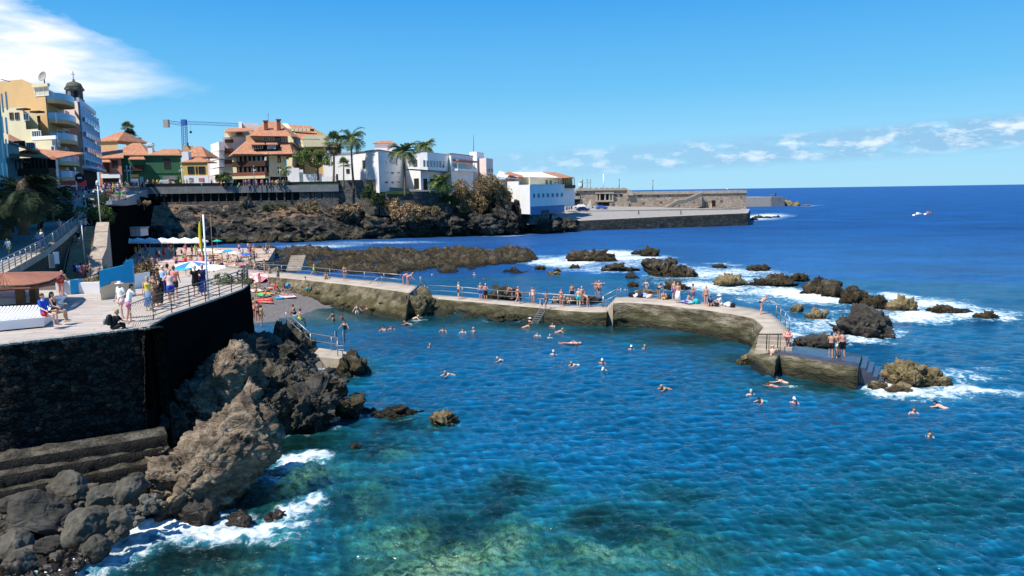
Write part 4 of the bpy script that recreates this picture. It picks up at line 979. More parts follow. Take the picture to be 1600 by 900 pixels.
# turquoise apartment block at the left border
fc = Fac(XY(14, 52, 400), XY(14, 96)); fc = Fac((fc.b.x + 5.2, 52), (fc.b.x, 96))
tb = empty('turquoise_apartment_block', (fc.b.x, 96, 8), 0, 'turquoise apartment block with narrow white framed windows at the left border', 'building')
zt = zat(14, 125, 96)
block(tb, fc, 14, 3, zt, 'turq'); slab(fc, tb, (0, 124, 14, 127.5), .25, 'turq', 'cornice')
for r in ((8.5, 143, 11, 172), (8.5, 183, 11, 210), (8.5, 217, 11, 246), (8.5, 255, 11, 278), (1.5, 146, 5, 176), (1.5, 182, 5, 208), (1.5, 218, 5, 248), (1.5, 255, 5, 279)):
 window(fc, tb, r, nx=1, ny=2, fw=.12)
# tall ochre apartment building
f1 = Fac(XY(-8, 158), XY(85, 152)); f2 = Fac(XY(85, 152), XY(111, 167))
ob = empty('ochre_apartment_building', (f1.b.x, f1.b.y, 12), 0, 'tall ochre apartment building with rounded blue glass balconies on its sea side', 'building')
zt = zat(52, 121, 152)
block(ob, Fac(XY(-8, 158), XY(52, 154)), 22, 10, zt, 'ochre')
fm_ = Fac(XY(52, 154), XY(84, 152)); zt2 = zat(84, 136, 152)
q = [fm_.pt(0, 0), fm_.pt(fm_.L, 0), Vector((f2.b.x, f2.b.y, 0)), Vector((*XY(58, 192), 0))]
body(ob, q, 10, zt2, 'ochre')
lean(ob, [fm_.pt(0, zt - .1, .02), fm_.pt(fm_.L * .75, zt2 + .2, .02), Vector((*XY(72, 170), zt2 + .2)), Vector((*XY(54, 172), zt - .1))], 2.0, 'ochre', 'attic_wall')
window(fm_, ob, (54, 137, 77, 149), 'curtain', 'white', 3, 1)
slab(fm_, ob, (53, 132.5, 78, 135), .5, 'cream', 'eave')
zfl = [134, 150, 168, 180, 197, 209, 225, 237, 251]
for k, (ya, yb) in enumerate([(153, 165), (182, 194), (212, 223), (243, 255), (270, 278)]):
 # rounded balcony: slab, glass rail
 for off in (0,):
  c = f2.pt(f2.L * .42, 0, -.3); z0 = zat(100, yb, 165); z1 = zat(100, ya, 165)
  m = MB(); n_ = 14; L_ = f2.L * .40; o_ = 3.4
  pts = [f2.pt(f2.L * .04, 0, -.2)] + [f2.pt(f2.L * .42 + L_ * math.cos(PI - PI * i / n_), 0, o_ * math.sin(PI * i / n_) ** .6) for i in range(n_ + 1)] + [f2.pt(f2.L * .84, 0, -.2)]
  m.prism([(p.x, p.y) for p in pts], z0 - .9, z0 - .1); bl_ = par(m.build('balcony', M['ochre']), ob)
  m = MB()
  for i in range(1, len(pts) - 2):
   a, b = pts[i], pts[i + 1]; m.prism([(a.x, a.y), (b.x, b.y), (b.x - .04, b.y + .05), (a.x - .04, a.y + .05)], z0 - .1, z0 + 1.1)
  g_ = m.build('glass_rail', M['blueglass']); g_.parent = bl_
for (ya, yb) in [(151, 163), (166, 180), (196, 209), (226, 240), (258, 268)]:
 window(f2, ob, (88, ya + 6, 98, yb + 4), nx=2, fw=.12); window(f2, ob, (101, ya + 6, 108, yb + 4), nx=2, fw=.12)
m = MB(); c = P(68.5, 124.5, 156)
m.lathe([(.02, -.15), (.75, .08), (1.05, .32), (1.0, .36), (.6, .12), (.02, 0)], (0, 0, 0), 20)
ds = empty('satellite_dish', (c.x, c.y, zat(68, 130, 156)), 0, 'round grey satellite dish on top of the ochre building', 'satellite dish')
o = m.build('dish', M['concrete'], ds); o.rotation_euler = (R(70), 0, R(-20)); o.location = (0, 0, 1.2)
m = MB(); m.tube([(0, .2, -1.2), (0, .1, 1.2)], .12); m.build('mast', M['darkconc'], ds)
# cream stepped apartment block in front
f1 = Fac(XY(12, 141), XY(50, 139)); cb = empty('cream_stepped_building', (f1.b.x, f1.b.y, 12), 0, 'cream stepped apartment house with terraces in front of the tall ochre building', 'building')
block(cb, f1, 10, 10, zat(30, 168, 140), 'cream'); window(f1, cb, (15, 176, 22, 187), 'glass', 'woodred', 2); window(f1, cb, (23.5, 176, 31, 187), 'glass', 'woodred', 2)
f2_ = Fac(XY(36, 141.5), XY(69, 139.5)); f2b = Fac((f2_.a.x, f2_.a.y - .0), (f2_.b.x, f2_.b.y))
block(cb, Fac(XY(48, 144), XY(69, 143)), 9, 10, zat(60, 173, 143), 'cream')
g3 = Fac(XY(48, 144), XY(69, 143)); window(g3, cb, (58.5, 181, 63.5, 191), 'glass', 'wood', 1)
f3 = Fac(XY(36, 140.6), XY(48, 140.4)); window(f1, cb, (36.5, 177, 46, 188), 'glass', 'white', 2); slab(f1, cb, (35, 170.5, 48, 172), 1.2, 'wood', 'awning'); slab(g3, cb, (57, 174.5, 70, 176.5), 1.4, 'wood', 'awning')
g4 = Fac(XY(48, 138), XY(68, 137)); block(cb, g4, 6, 10, zat(60, 202, 138), 'cream'); window(g4, cb, (50, 204.5, 65, 214), 'glass', 'white', 4)
g5 = Fac(XY(50, 134.5), XY(88, 132.5)); block(cb, g5, 5, 10, zat(60, 218, 134), 'cream'); slab(g5, cb, (50, 213.5, 88, 217), .1, 'white', 'parapet', .3)
window(g5, cb, (80, 228, 87, 241), 'glass', 'white', 1)
g6 = Fac(XY(88, 132.5), XY(94.5, 136)); block(cb, g6, 5, 10, zat(90, 215, 134), 'pinkwall', u1=g6.L); window(g6, cb, (89.5, 219, 93.5, 230), nx=2); window(g6, cb, (89.5, 236, 93.5, 247), nx=2)
# old house with tiled roofs and wooden balcony
f1 = Fac(XY(14, 124), XY(90, 121)); hb = empty('old_balcony_house', (f1.a.x, f1.a.y, 11), 0, 'old white house with red tile roofs and a dark wooden balcony at the street corner', 'building')
block(hb, f1, 9, 9, zat(60, 246, 122), 'plaster')
fr_ = Fac(XY(36, 121), XY(90, 118.5))
za, zb = zat(88, 247, 118), zat(30, 231, 128)
lean(hb, [Vector((fr_.a.x - 1.2, fr_.a.y - .6, zat(36, 241, 121))), Vector((fr_.b.x + .6, fr_.b.y - .8, za)), Vector((fr_.b.x + .2, fr_.b.y + 8, za + 1.2)), Vector((fr_.a.x - 3, fr_.a.y + 8, zb))], .25)
lean(hb, [P(13, 222, 121.5), P(60, 237, 120.8), P(60, 232, 127), P(13, 209, 128)], .25)
block(hb, Fac(XY(14, 122), XY(36, 121.5)), 6, 9, zat(25, 224, 122), 'plaster'); fw_ = Fac(XY(14, 122), XY(36, 121.5))
lean(hb, [P(16, 249, 120.5), P(48, 253.5, 119.8), P(46, 251.5, 121.5), P(16, 246, 122)], .2)
window(fw_, hb, (29, 256, 36, 270), 'blueglass', 'white', 2); slab(f1, hb, (22, 220.5, 40, 229), .1, 'wood', 'loggia'); window(f1, hb, (41.5, 223, 56, 233), 'glass', 'white', 4)
slab(fr_, hb, (38, 247, 88, 264), .12, 'shadowroom', 'gallery'); bal = slab(fr_, hb, (38, 264, 88, 274), 1.2, 'wood', 'balcony', 0)
Mx = Matrix((fr_.t, -fr_.n, Vector((0, 0, 1)))).transposed()
for i in range(9):
 u = fr_.L * (.05 + i * .11); m = MB(); zz0, zz1 = zat(60, 264, 120), zat(60, 249, 120); m.box(fr_.pt(u, (zz0 + zz1) / 2, 1.05), (.16, .16, zz1 - zz0), M=Mx); par(m.build('post', M['wood']), hb)
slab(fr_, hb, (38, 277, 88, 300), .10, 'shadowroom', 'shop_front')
# pale tower block with seaward balconies
f1 = Fac(XY(104, 177), XY(133, 172)); f2 = Fac(XY(133, 172), XY(158, 200)); pb_ = empty('pale_pink_hotel', (f1.b.x, f1.b.y, 12), 0, 'tall pale pink hotel with blue shaded balcony side beside the church tower', 'building')
zt = zat(133, 157, 172)
block(pb_, f1, 12, 10, zt, 'pinkwall')
q = [f1.pt(f1.L * .3, 0, -1), f1.pt(f1.L - .05, 0, -.5), f2.pt(f2.L, 0, -.4), f2.pt(f2.L, 0, -12)]
body(pb_, q, zat(140, 264, 176), zt - .3, 'bluewall')
body(pb_, [f1.pt(0, 0, -2), f2.pt(f2.L * .1, 0, -.6), f2.pt(f2.L, 0, -.6), f2.pt(f2.L, 0, -10)], 10, zat(140, 264, 176), 'shadowroom', 'ground_floor')
for k, (y0, y1, yb) in enumerate([(167, 183, 192), (191, 206, 214), (216, 230, 238), (238, 250, 256)]):
 zz = [P(135, a, 174).z for a in (y0, y1, yb)]
 u0_, u1_ = f2.L * .04, f2.L * .97; n_ = 6
 m = MB(); Mx = Matrix((f2.t, -f2.n, Vector((0, 0, 1)))).transposed()
 m.box(f2.pt((u0_ + u1_) / 2, (zz[0] + zz[1]) / 2, -.33), (u1_ - u0_, .05, zz[0] - zz[1]), M=Mx); par(m.build('window', M['glass']), pb_)
 for i in range(n_ + 1): m = MB(); m.box(f2.pt(u0_ + (u1_ - u0_) * i / n_, (zz[0] + zz[1]) / 2, .25), (.35, 1.2, zz[0] - zz[1]), M=Mx); par(m.build('dividing_wall', M['bluewall']), pb_)
 m = MB(); m.box(f2.pt((u0_ + u1_) / 2, zz[1] + .1, .3), (u1_ - u0_ + .3, 1.4, .35), M=Mx); par(m.build('balcony', M['bluewall']), pb_)
 m = MB()
 for i in range(n_): m.box(f2.pt(u0_ + (u1_ - u0_) * (i + .5) / n_, zz[1] - .55, .98), ((u1_ - u0_) / n_ * .8, .06, .95), M=Mx)
 par(m.build('glass_rail', M['blueglass']), pb_)
for z0_, z1_, o_, mt_, nm_ in ((zt - .3, zt + .7, .1, 'plaster', 'parapet'), (zat(135, 263, 174), zat(135, 259, 174), 1.3, 'bluewall', 'canopy')):
 m = MB(); m.box(f2.pt(f2.L / 2, (z0_ + z1_) / 2, o_ / 2), (f2.L, o_ + .4, z1_ - z0_), M=Mx); par(m.build(nm_, M[mt_]), pb_)
# church tower
c = P(117, 150, 212); ct = empty('church_bell_tower', (c.x, c.y, 14), 0, 'dark stone church bell tower with a dome and cross rising behind the pale hotel', 'church tower')
z1, z2, z3, z4 = (zat(117, y, 212) - 14 for y in (156, 141, 137, 127))
m = MB(); m.lathe([(2.3, 0), (2.3, z1), (2.05, z1 + .1), (2.05, z2 - .2), (2.5, z2), (2.5, z2 + .5), (2.1, z2 + .6)], (0, 0, 0), 8); m.build('belfry', M['lavawall'], ct)
m = MB(); m.lathe([(2.15, z2 + .6), (2.1, z3 + .2), (1.7, z3 + 1.1), (1.0, z4 - .25), (.35, z4), (.25, z4 + .5), (.05, z4 + .7)], (0, 0, 0), 20); m.build('dome', plain('mossy_dome', (.10, .10, .07), .8, .3, 1), ct, smooth=True)
m = MB(); m.tube([(0, 0, z4 + .5), (0, 0, z4 + 2.6)], .09); m.tube([(-.55, 0, z4 + 1.9), (.55, 0, z4 + 1.9)], .09); m.build('cross', M['darksteel'], ct)
for an in (-100, -55, -145):
 a = R(an); m = MB(); cc = Vector((math.cos(a), math.sin(a), 0)) * 1.98; t_ = Vector((-math.sin(a), math.cos(a), 0))
 pr = [(-.5, z1 + .4), (.5, z1 + .4), (.5, z1 + 1.6), (.35, z1 + 2.0), (0, z1 + 2.2), (-.35, z1 + 2.0), (-.5, z1 + 1.6)]
 v = [cc + t_ * x + Vector((0, 0, z)) for x, z in pr] + [cc * 1.06 + t_ * x + Vector((0, 0, z)) for x, z in pr]; n_ = 7
 m.add(v, [tuple(range(n_, 14))] + [(i, (i + 1) % n_, n_ + (i + 1) % n_, n_ + i) for i in range(n_)]); m.build('bell_arch', M['shadowroom'] if an != -100 else M['darkconc'], ct)
# houses behind the promenade
f1 = Fac(XY(157, 232), XY(190, 230)); o_ = empty('ochre_octagonal_house', (f1.a.x, f1.a.y, 14), 0, 'ochre house with a broad pyramid tile roof behind the salmon house', 'building')
block(o_, f1, 12, 10, zat(170, 221, 230), 'ochre'); hip(o_, f1, 12, zat(170, 220, 230), zat(168, 207, 238), .5, .25)
hip(o_, Fac(XY(176, 226), XY(236, 226)), 10, zat(200, 242, 226), zat(200, 224, 232), .3, .2)
f1 = Fac(XY(157, 212), XY(193, 212)); sh = empty('salmon_house', (f1.a.x, f1.a.y, 14), 0, 'salmon red house with a white shop front and dark windows left of the green house', 'building')
block(sh, f1, 8, 10, zat(175, 247, 212), 'redwall'); lean(sh, [P(156, 247, 211.2), P(193, 246, 211.2), P(192, 234, 220), P(156, 234, 220)], .25)
window(f1, sh, (175, 250.5, 184.5, 262), 'glass', 'wood', 2, 1, fw=.18); lean(sh, [P(155, 253, 210.2), P(173, 252.5, 210.2), P(169, 247.5, 212), P(157, 247.5, 212)], .2)
slab(f1, sh, (159, 253.5, 171, 270), .6, 'wood', 'balcony'); slab(f1, sh, (159, 272, 189, 278), .5, 'white', 'shop_fascia'); slab(f1, sh, (160.5, 278, 187, 291), .1, 'shadowroom', 'shop_window'); slab(f1, sh, (186.5, 278, 190, 292), .3, 'white', 'pillar')
f1 = Fac(XY(193, 214), XY(286, 216)); gh = empty('green_house', (f1.a.x, f1.a.y, 14), 0, 'long dark green house with tile roofs and a carved wooden balcony', 'building')
block(gh, f1, 9, 10, zat(240, 241.5, 215), 'green')
hip(gh, Fac(XY(240, 219), XY(284, 219)), 8, zat(250, 240.5, 219), zat(260, 233, 224), .3, .45)
lean(gh, [P(193, 242, 213.5), P(286, 242, 215.5), P(286, 240.3, 217), P(193, 240.3, 215)], .2)
slab(f1, gh, (193, 269, 286, 270.5), .15, 'green', 'string_course')
window(f1, gh, (255.5, 247.5, 266.5, 263), 'glass', 'wood', 2, 3, fw=.25)
lean(gh, [P(200, 248.5, 212.2), P(227, 248.5, 212.4), P(224, 244.7, 214), P(203, 244.7, 214)], .2); slab(f1, gh, (203, 250, 225, 266), 1.3, 'green', 'balcony'); slab(f1, gh, (202, 258, 226, 267), 1.4, 'wood', 'balcony_rail')
slab(f1, gh, (255, 275, 278, 280.5), .35, 'darkconc', 'shop_sign'); slab(f1, gh, (204, 272.5, 217, 277), .4, 'yellow', 'shop_sign'); slab(f1, gh, (204, 279, 217, 290), .2, 'white', 'shop_window')
slab(f1, gh, (218, 276, 225, 290), .15, 'turq', 'door'); slab(f1, gh, (241, 274, 248, 279.5), .5, 'green', 'shop_window')
m = MB(); c = P(236, 236, 222); m.box((c.x, c.y, c.z), (1.3, 1.3, 3.0)); m.box((c.x, c.y, c.z + 1.6), (1.8, 1.8, .25)); m.box((c.x, c.y, c.z + 2.1), (1.5, 1.5, .35)); par(m.build('chimney', M['white']), gh)
f1 = Fac(XY(286.5, 213), XY(327, 213)); yh = empty('yellow_house', (f1.a.x, f1.a.y, 14), 0, 'yellow house with hipped tile roof and large dark windows, right of the green house', 'building')
block(yh, f1, 9, 10, zat(300, 253, 213), 'yellow'); hip(yh, f1, 6, zat(300, 253, 213), zat(305, 246, 216), .3, .15)
hip(yh, Fac(XY(286, 220), XY(325, 220)), 9, zat(300, 244.5, 219), zat(300, 229, 225), .3, .2)
window(f1, yh, (293, 260, 304, 272), 'glass', 'wood', 2, 1, fw=.2); window(f1, yh, (305.5, 260, 309, 272), 'glass', 'wood', 1, 1, fw=.2); window(f1, yh, (310, 260, 321, 272), 'glass', 'wood', 2, 1, fw=.2)
slab(f1, yh, (288, 275, 327, 289), .3, 'white', 'shop_fascia'); slab(f1, yh, (296, 278, 303, 284), .4, 'darkconc', 'shop_sign'); slab(f1, yh, (311, 278, 320, 283), .4, 'redwall', 'shop_sign')
c = P(289, 240, 214); body(yh, [(c.x - .9, c.y), (c.x + .9, c.y), (c.x + .9, c.y + 2), (c.x - .9, c.y + 2)], 12, zat(289, 237, 214), 'plaster', 'parapet')
oh = empty('ochre_attic', P(300, 250, 240), 0, 'small ochre roof house with a dark vent behind the yellow house roof', 'building'); f1 = Fac(XY(290, 240), XY(307, 240))
block(oh, f1, 6, 14, zat(300, 228, 240), 'ochre'); slab(f1, oh, (293, 223, 295, 229), .4, 'black', 'chimney')
for k, (x0, x1, yt, Y) in enumerate([(322, 340, 241, 275), (330, 350, 246, 262)]):
 f1 = Fac(XY(x0, Y), XY(x1, Y)); o_ = empty('distant_house', (f1.a.x, f1.a.y, 14), 0, ['distant pink house with a low tile roof, higher of two', 'distant pale pink house, lower of two, beside the white balconied block'][k], 'building')
 block(o_, f1, 8, 10, zat(x0, yt, Y), 'pinkwall'); hip(o_, f1, 8, zat(x0, yt, Y), zat(x0, yt - 4, Y), .3, .3)
 for q in range(3): window(f1, o_, (x0 + 3 + q * 5, yt + 6, x0 + 5.5 + q * 5, yt + 11), 'glass', 'white', 1)
# white balconied block behind the hotel
f1 = Fac(XY(336, 262), XY(352, 246)); f2 = Fac(XY(352, 246), XY(402, 250)); wb = empty('white_balconied_block', (f1.a.x, f1.a.y, 14), 0, 'white apartment block with rounded balconies behind the tiled hotel', 'building')
block(wb, f2, 14, 10, zat(370, 214, 247), 'plaster'); block(wb, f1, 10, 10, zat(345, 232, 250), 'plaster')
f3 = Fac(XY(358, 250), XY(400, 250)); block(wb, Fac(XY(356, 249), XY(386, 249)), 8, 20, zat(370, 203, 249), 'cream'); lean(wb, [P(351, 206, 244), P(396, 203.5, 244), P(396, 200, 256), P(356, 200, 256)], .3)
block(wb, Fac(XY(380, 258), XY(409, 258)), 8, 20, zat(390, 192, 258), 'pinkwall'); body(wb, [XY(379, 256), XY(384, 256), XY(384, 259), XY(379, 259)], 20, zat(381, 190, 256), 'plaster', 'chimney')
window(f2, wb, (369, 207, 379, 212), 'glass', 'wood', 3)
for k, (ya, yb) in enumerate([(226, 235), (240, 248), (253, 261), (265, 272)]):
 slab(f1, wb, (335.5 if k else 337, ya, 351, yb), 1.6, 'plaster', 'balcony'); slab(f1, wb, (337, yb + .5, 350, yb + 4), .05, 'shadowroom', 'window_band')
for k, (ya, yb) in enumerate([(232, 240), (250, 256), (218, 223)]):
 slab(f2, wb, (351, ya, 364, yb), 1.5, 'woodred' if k < 2 else 'wood', 'balcony')
# big tiled hotel
f1 = Fac(XY(366, 232), XY(421, 226)); f2 = Fac(XY(421, 226), XY(450, 233)); th = empty('tiled_hotel', (f1.b.x, f1.b.y, 14), 0, 'large cream hotel with steep terracotta tile roofs and dark wooden balconies', 'building')
zt = zat(400, 240, 229)
body(th, [f1.pt(0, 0), f1.pt(f1.L, 0), f2.pt(f2.L, 0), f2.pt(f2.L, 0, -20), f1.pt(0, 0, -20)], 10, zt, 'cream')
A = [P(354, 247, 233), P(366, 239, 227.5), P(420, 239.5, 222), P(452, 241, 230)];
eL, eF, eR = P(356, 243, 236), P(366, 239.5, 228), P(456, 241, 228)
ti = [P(385, 219, 238), P(452, 222, 238)]
m = MB()
def roofpoly(pts_list):
 m = MB(); m.add([p for q in pts_list for p in q], [tuple(range(sum(len(x) for x in pts_list[:i]), sum(len(x) for x in pts_list[:i + 1]))) for i in range(len(pts_list))]); return m
lowr = roofpoly([[P(364, 240.5, 227), P(458, 241, 225), P(452, 222.5, 236), P(389, 218, 236)], [P(352, 248, 240), P(364, 240.5, 227), P(389, 218, 236), P(389, 216, 246)], [P(458, 241, 225), P(474, 240, 242), P(456, 222, 246), P(452, 222.5, 236)]]); par(lowr.build('roof', M['tiles']), th)
slabm = MB(); slabm.prism([(p.x, p.y) for p in (P(364, 240, 227), P(458, 241, 225), P(474, 240, 242), P(352, 244, 240))], zat(400, 243, 226), zat(400, 241.2, 226)); par(slabm.build('eave', M['wood']), th)
g_ = Fac(XY(389, 236.5), XY(454, 237)); block(th, g_, 10, zt - 1, zat(420, 211, 236), 'ochre', 'attic_wall')
upr = roofpoly([[P(392, 212, 233), P(456, 213, 233), P(440, 194.5, 243), P(412, 193, 243)], [P(386, 213, 246), P(392, 212, 233), P(412, 193, 243), P(410, 193, 248)], [P(456, 213, 233), P(468, 214, 248), P(440, 194, 250), P(440, 194.5, 243)], [P(412, 193, 243), P(440, 194.5, 243), P(438, 190, 250), P(408, 189, 250)]]); par(upr.build('roof', M['tiles']), th)
for (x0, y0, x1, y1) in ((411, 214.5, 419, 219.5), (421, 214.5, 428, 219.5), (430, 213.5, 439, 221), (440, 216, 447, 221.5)): window(g_, th, (x0, y0, x1, y1), 'glass', 'white' if x0 != 430 else 'wood', 2, fw=.12)
# dormer cut-ins
d1 = Fac(XY(390, 229.5), XY(430, 228.5))
for (x0, x1, gl_) in ((394, 412, 'glass'), (417, 432, 'blueglass')):
 slab(d1, th, (x0, 225, x1, 233), .3, 'shadowroom', 'dormer', 3); window(Fac(XY(390, 229.1), XY(430, 228.1)), th, (x0 + 1, 226.5, x1 - 1, 232.5), gl_, 'cream', 4, fw=.1); lean(th, [P(x0 - 2, 225.5, 227.5), P(x1 + 2, 225.5, 227.5), P(x1 + 1, 223, 231), P(x0 - 1, 223, 231)], .15)
for (x, y, Y) in ((415.5, 195, 238), (435.5, 193, 238)):
 c = P(x, y + 2, Y); m = MB(); m.box((c.x, c.y, c.z - .3), (.9, .9, 3.4)); m.box((c.x, c.y, c.z + 1.5), (1.3, 1.3, .4)); par(m.build('chimney', M['woodred']), th)
# facade with two balcony storeys
fa_ = Fac((f1.a.x, f1.a.y), (f1.b.x, f1.b.y))
for (yw0, yw1, yb0, yb1) in ((244, 253, 253, 259.5), (261, 270, 270, 277)):
 slab(fa_, th, (370, yw0, 420.5, yw1), .08, 'shadowroom', 'window_band');
 for i in range(7): slab(fa_, th, (371.5 + i * 7, yw0 + .6, 375 + i * 7, yw1), .16, 'curtain', 'curtain')
 slab(fa_, th, (369, yb0, 420.5, yb1 - 1.2), 1.5, 'wood' if yb0 < 260 else 'woodred', 'balcony'); slab(fa_, th, (369, yb1 - 1.2, 420.5, yb1 + (1.5 if yb0 > 260 else 0)), 1.6, 'cream' if yb0 > 260 else 'wood', 'balcony_slab')
slab(fa_, th, (366, 279, 420.5, 290), .3, 'shadowroom', 'ground_floor')
window(f2, th, (433.5, 244, 438.5, 254), 'glass', 'wood', 1, 2, fw=.15); window(f2, th, (434, 267, 438.5, 271), 'glass', 'wood', 1, fw=.15); window(f2, th, (434, 261, 438.5, 264), 'glass', 'wood', 1, fw=.15); slab(f2, th, (422, 276, 450, 283), .05, 'shadowroom', 'ground_floor')
m = MB(); c = P(419, 186, 246); m.tube([P(419, 193, 246), P(419, 176, 246)], .06, 5); m.tube([P(416, 180, 246), P(422, 180, 246)], .05, 5); par(m.build('antenna', M['darksteel']), th)
# second tiled wing with long roof
f1 = Fac(XY(470, 246), XY(510, 246)); tw = empty('long_roofed_hotel_wing', (f1.a.x, f1.a.y, 14), 0, 'hotel wing with one long sloping tile roof and a recessed window row', 'building')
rp = roofpoly([[P(446, 194, 262), P(486, 197, 262), P(512, 232, 240), P(474, 229, 240)]]); m = rp
par(m.build('roof', M['tiles']), tw)
m = MB(); a_ = [P(441, 192.5, 262), P(449, 193, 262), P(478, 229, 240), P(468, 229, 240)]; lean(tw, a_, .5, 'cream', 'gable')
m = MB(); m.prism([(p.x, p.y) for p in (P(474, 236, 241), P(511, 236, 241), P(500, 236, 258), P(460, 236, 258))], 12, zat(490, 232, 241)); par(m.build('wall', M['ochre']), tw)
m = MB(); a, b, c_, d_ = P(446, 194.3, 262), P(486, 197.3, 262), P(512, 232.3, 240), P(474, 229.3, 240); b2_, a2_ = Vector((b.x, b.y + 4, 14)), Vector((a.x, a.y + 4, 14))
m.add([a, b, c_, d_, Vector((a.x, a.y, 14)), Vector((b.x, b.y, 14)), Vector((c_.x, c_.y, 14 + 16)), Vector((d_.x, d_.y, 14 + 16))], [(3, 2, 6, 7), (2, 1, 5, 6), (0, 3, 7, 4), (1, 0, 4, 5)]); par(m.build('wall', M['cream']), tw)
for i in range(6):
 c = P(452 + i * 6.2, 203.5, 253.6); m = MB(); m.box((c.x, c.y - .25, c.z + .1), (1.1, 1.5, .9)); par(m.build('skylight', M['cream']), tw); m = MB(); m.box((c.x + 1.2, c.y - .25, c.z + .0), (.7, 1.2, .7)); par(m.build('skylight_glass', M['shadowroom']), tw)
fz = Fac(XY(472, 242.5), XY(508, 242.5)); slab(fz, tw, (474, 217, 503, 222), .6, 'shadowroom', 'loggia', 3); window(Fac(XY(472, 241.8), XY(508, 241.8)), tw, (475, 218, 500, 222), 'glass', 'woodred', 7, fw=.15); lean(tw, [P(471, 217, 240), P(500, 217.5, 240), P(497, 214, 244), P(476, 214, 244)], .15)
slab(Fac(XY(472, 240.2), XY(512, 240.2)), tw, (476, 229.5, 511, 232), .4, 'wood', 'eave', 1); slab(Fac(XY(472, 240.6), XY(512, 240.6)), tw, (486, 233, 500, 238), .2, 'shadowroom', 'window_band')
# white garden walls
gw = empty('white_garden_wall', P(480, 285, 222), 0, 'white curved garden wall below the broad green tree', 'wall')
for (x0, y0, x1, y1, Y) in ((450, 262.5, 468, 285, 223), (468, 265, 474, 285, 224), (474, 272, 503, 285, 222), (503, 276, 528, 285, 220)):
 a, b = P(x0, y1, Y), P(x1, y1, Y); body(gw, [(a.x, a.y), (b.x, b.y), (b.x, b.y + .5), (a.x, a.y + .5)], a.z - 1, zat(x0, y0, Y), 'plaster')
f1 = Fac(XY(507, 240), XY(556, 238)); w2 = empty('plain_white_house', (f1.a.x, f1.a.y, 14), 0, 'plain low white house behind the two tall palms', 'building')
block(w2, f1, 8, 12, zat(530, 240.5, 239), 'plaster'); slab(f1, w2, (507, 239, 556, 241), .15, 'concrete', 'cornice'); window(f1, w2, (541, 264, 546.5, 271), 'glass', 'wood', 1)
# the white modern building with zigzag front
pts = [(555, 224), (593, 211), (632, 236), (658, 222), (697, 243), (706, 237), (740, 256)]
mw = empty('white_zigzag_building', (XY(593, 211)[0], 211, 12), 0, 'white modernist building with a zigzag front, flat roof and ribbon windows', 'building')
XYs = [XY(a, b, 300) for a, b in pts]; zt = zat(593, 234.5, 211)
body(mw, XYs + [(XYs[-1][0] - 4, XYs[-1][1] + 16), (XYs[0][0] - 2, XYs[0][1] + 22)], 12.2, zt, 'plaster')
m = MB()
for i in range(6):
 fq = Fac(XYs[i], XYs[i + 1]); Mx = Matrix((fq.t, -fq.n, Vector((0, 0, 1)))).transposed(); m.box(fq.pt(fq.L / 2, zt + .1, .05), (fq.L + .3, .5, .22), M=Mx)
par(m.build('roof_edge', M['darkconc']), mw)
F_ = [Fac(XYs[i], XYs[i + 1]) for i in range(6)]
for r in ((566.5, 250.5, 571, 263),): window(F_[0], mw, r, 'glass', 'darkconc', 2, 3, fw=.12)
for r in ((600, 251, 605, 257), (610, 251.5, 615, 257.5), (600.5, 267.5, 605.5, 271.5), (610, 268, 615, 272), (620, 268, 624.5, 271), (601, 283, 606, 287), (611, 283, 615, 287), (620, 283, 625, 285.5)): window(F_[1], mw, r, 'glass', 'white', 2, fw=.1)
window(F_[2], mw, (646, 250, 652.5, 260), 'glass', 'darkconc', 3, 3, fw=.1)
# projecting upper storey with ribbon windows
u0, _ = F_[3].hit(658.5, 260); u1, _ = F_[3].hit(696, 260); zb1, zt1 = zat(660, 266, 222), zt - .25
q = [F_[3].pt(0, 0, 2.2), F_[3].pt(F_[3].L - .2, 0, 2.2), F_[3].pt(F_[3].L - .2, 0, -.2), F_[3].pt(0, 0, -.2)]
body(mw, q, zb1, zt1, 'plaster', 'upper_storey'); fo_ = Fac((q[0].x, q[0].y), (q[1].x, q[1].y))
for i in range(7): window(fo_, mw, (660.5 + i * 4.95, 250 + i * .25, 664.5 + i * 4.95, 261 + i * .25), 'glass', 'white', 1, 3, fw=.09)
slab(fo_, mw, (643, 265.5, 697, 267.5), .2, 'darkconc', 'soffit', 1.5)
slab(F_[3], mw, (659, 268, 668, 299), .05, 'bluewall', 'lower_wall')
for (x0, x1) in ((647, 655), ): slab(F_[2], mw, (x0, 279, x1, 295), .06, 'shadowroom', 'door')
for (x0, x1) in ((661, 668), (672, 677)): slab(F_[3], mw, (x0, 279, x1, 297), .06, 'shadowroom', 'door')
slab(F_[5], mw, (707, 249, 739, 254.5), 2.0, 'redwall', 'awning'); slab(F_[5], mw, (707, 255, 738, 263), .05, 'glass', 'window_band'); slab(F_[5], mw, (707, 263.5, 738, 268.5), 1.8, 'white', 'balcony')
for i in range(9): slab(F_[5], mw, (707 + i * 3.8, 255, 707.6 + i * 3.8, 263.5), 1.75, 'white', 'post', -1.65)
for (x0, x1, yt, Y, mt, lb) in ((735, 757, 237, 262, 'plaster', 'stair_tower'), (750, 771, 247, 258, 'pinkwall', 'side_wing')):
 f1 = Fac(XY(x0, Y + 3), XY((x0 + x1) / 2, Y)); f2 = Fac(XY((x0 + x1) / 2, Y), XY(x1, Y + 8)); body(mw, [f1.pt(0, 0), f1.pt(f1.L, 0), f2.pt(f2.L, 0), (f1.a.x + 1, f1.a.y + 12)], 9, zat(x0, yt, Y), mt, lb)
 if lb == 'side_wing':
  window(f2, mw, (762, 264, 765, 269), 'glass', 'wood', 1); window(f2, mw, (767, 264, 770, 269), 'glass', 'wood', 1)
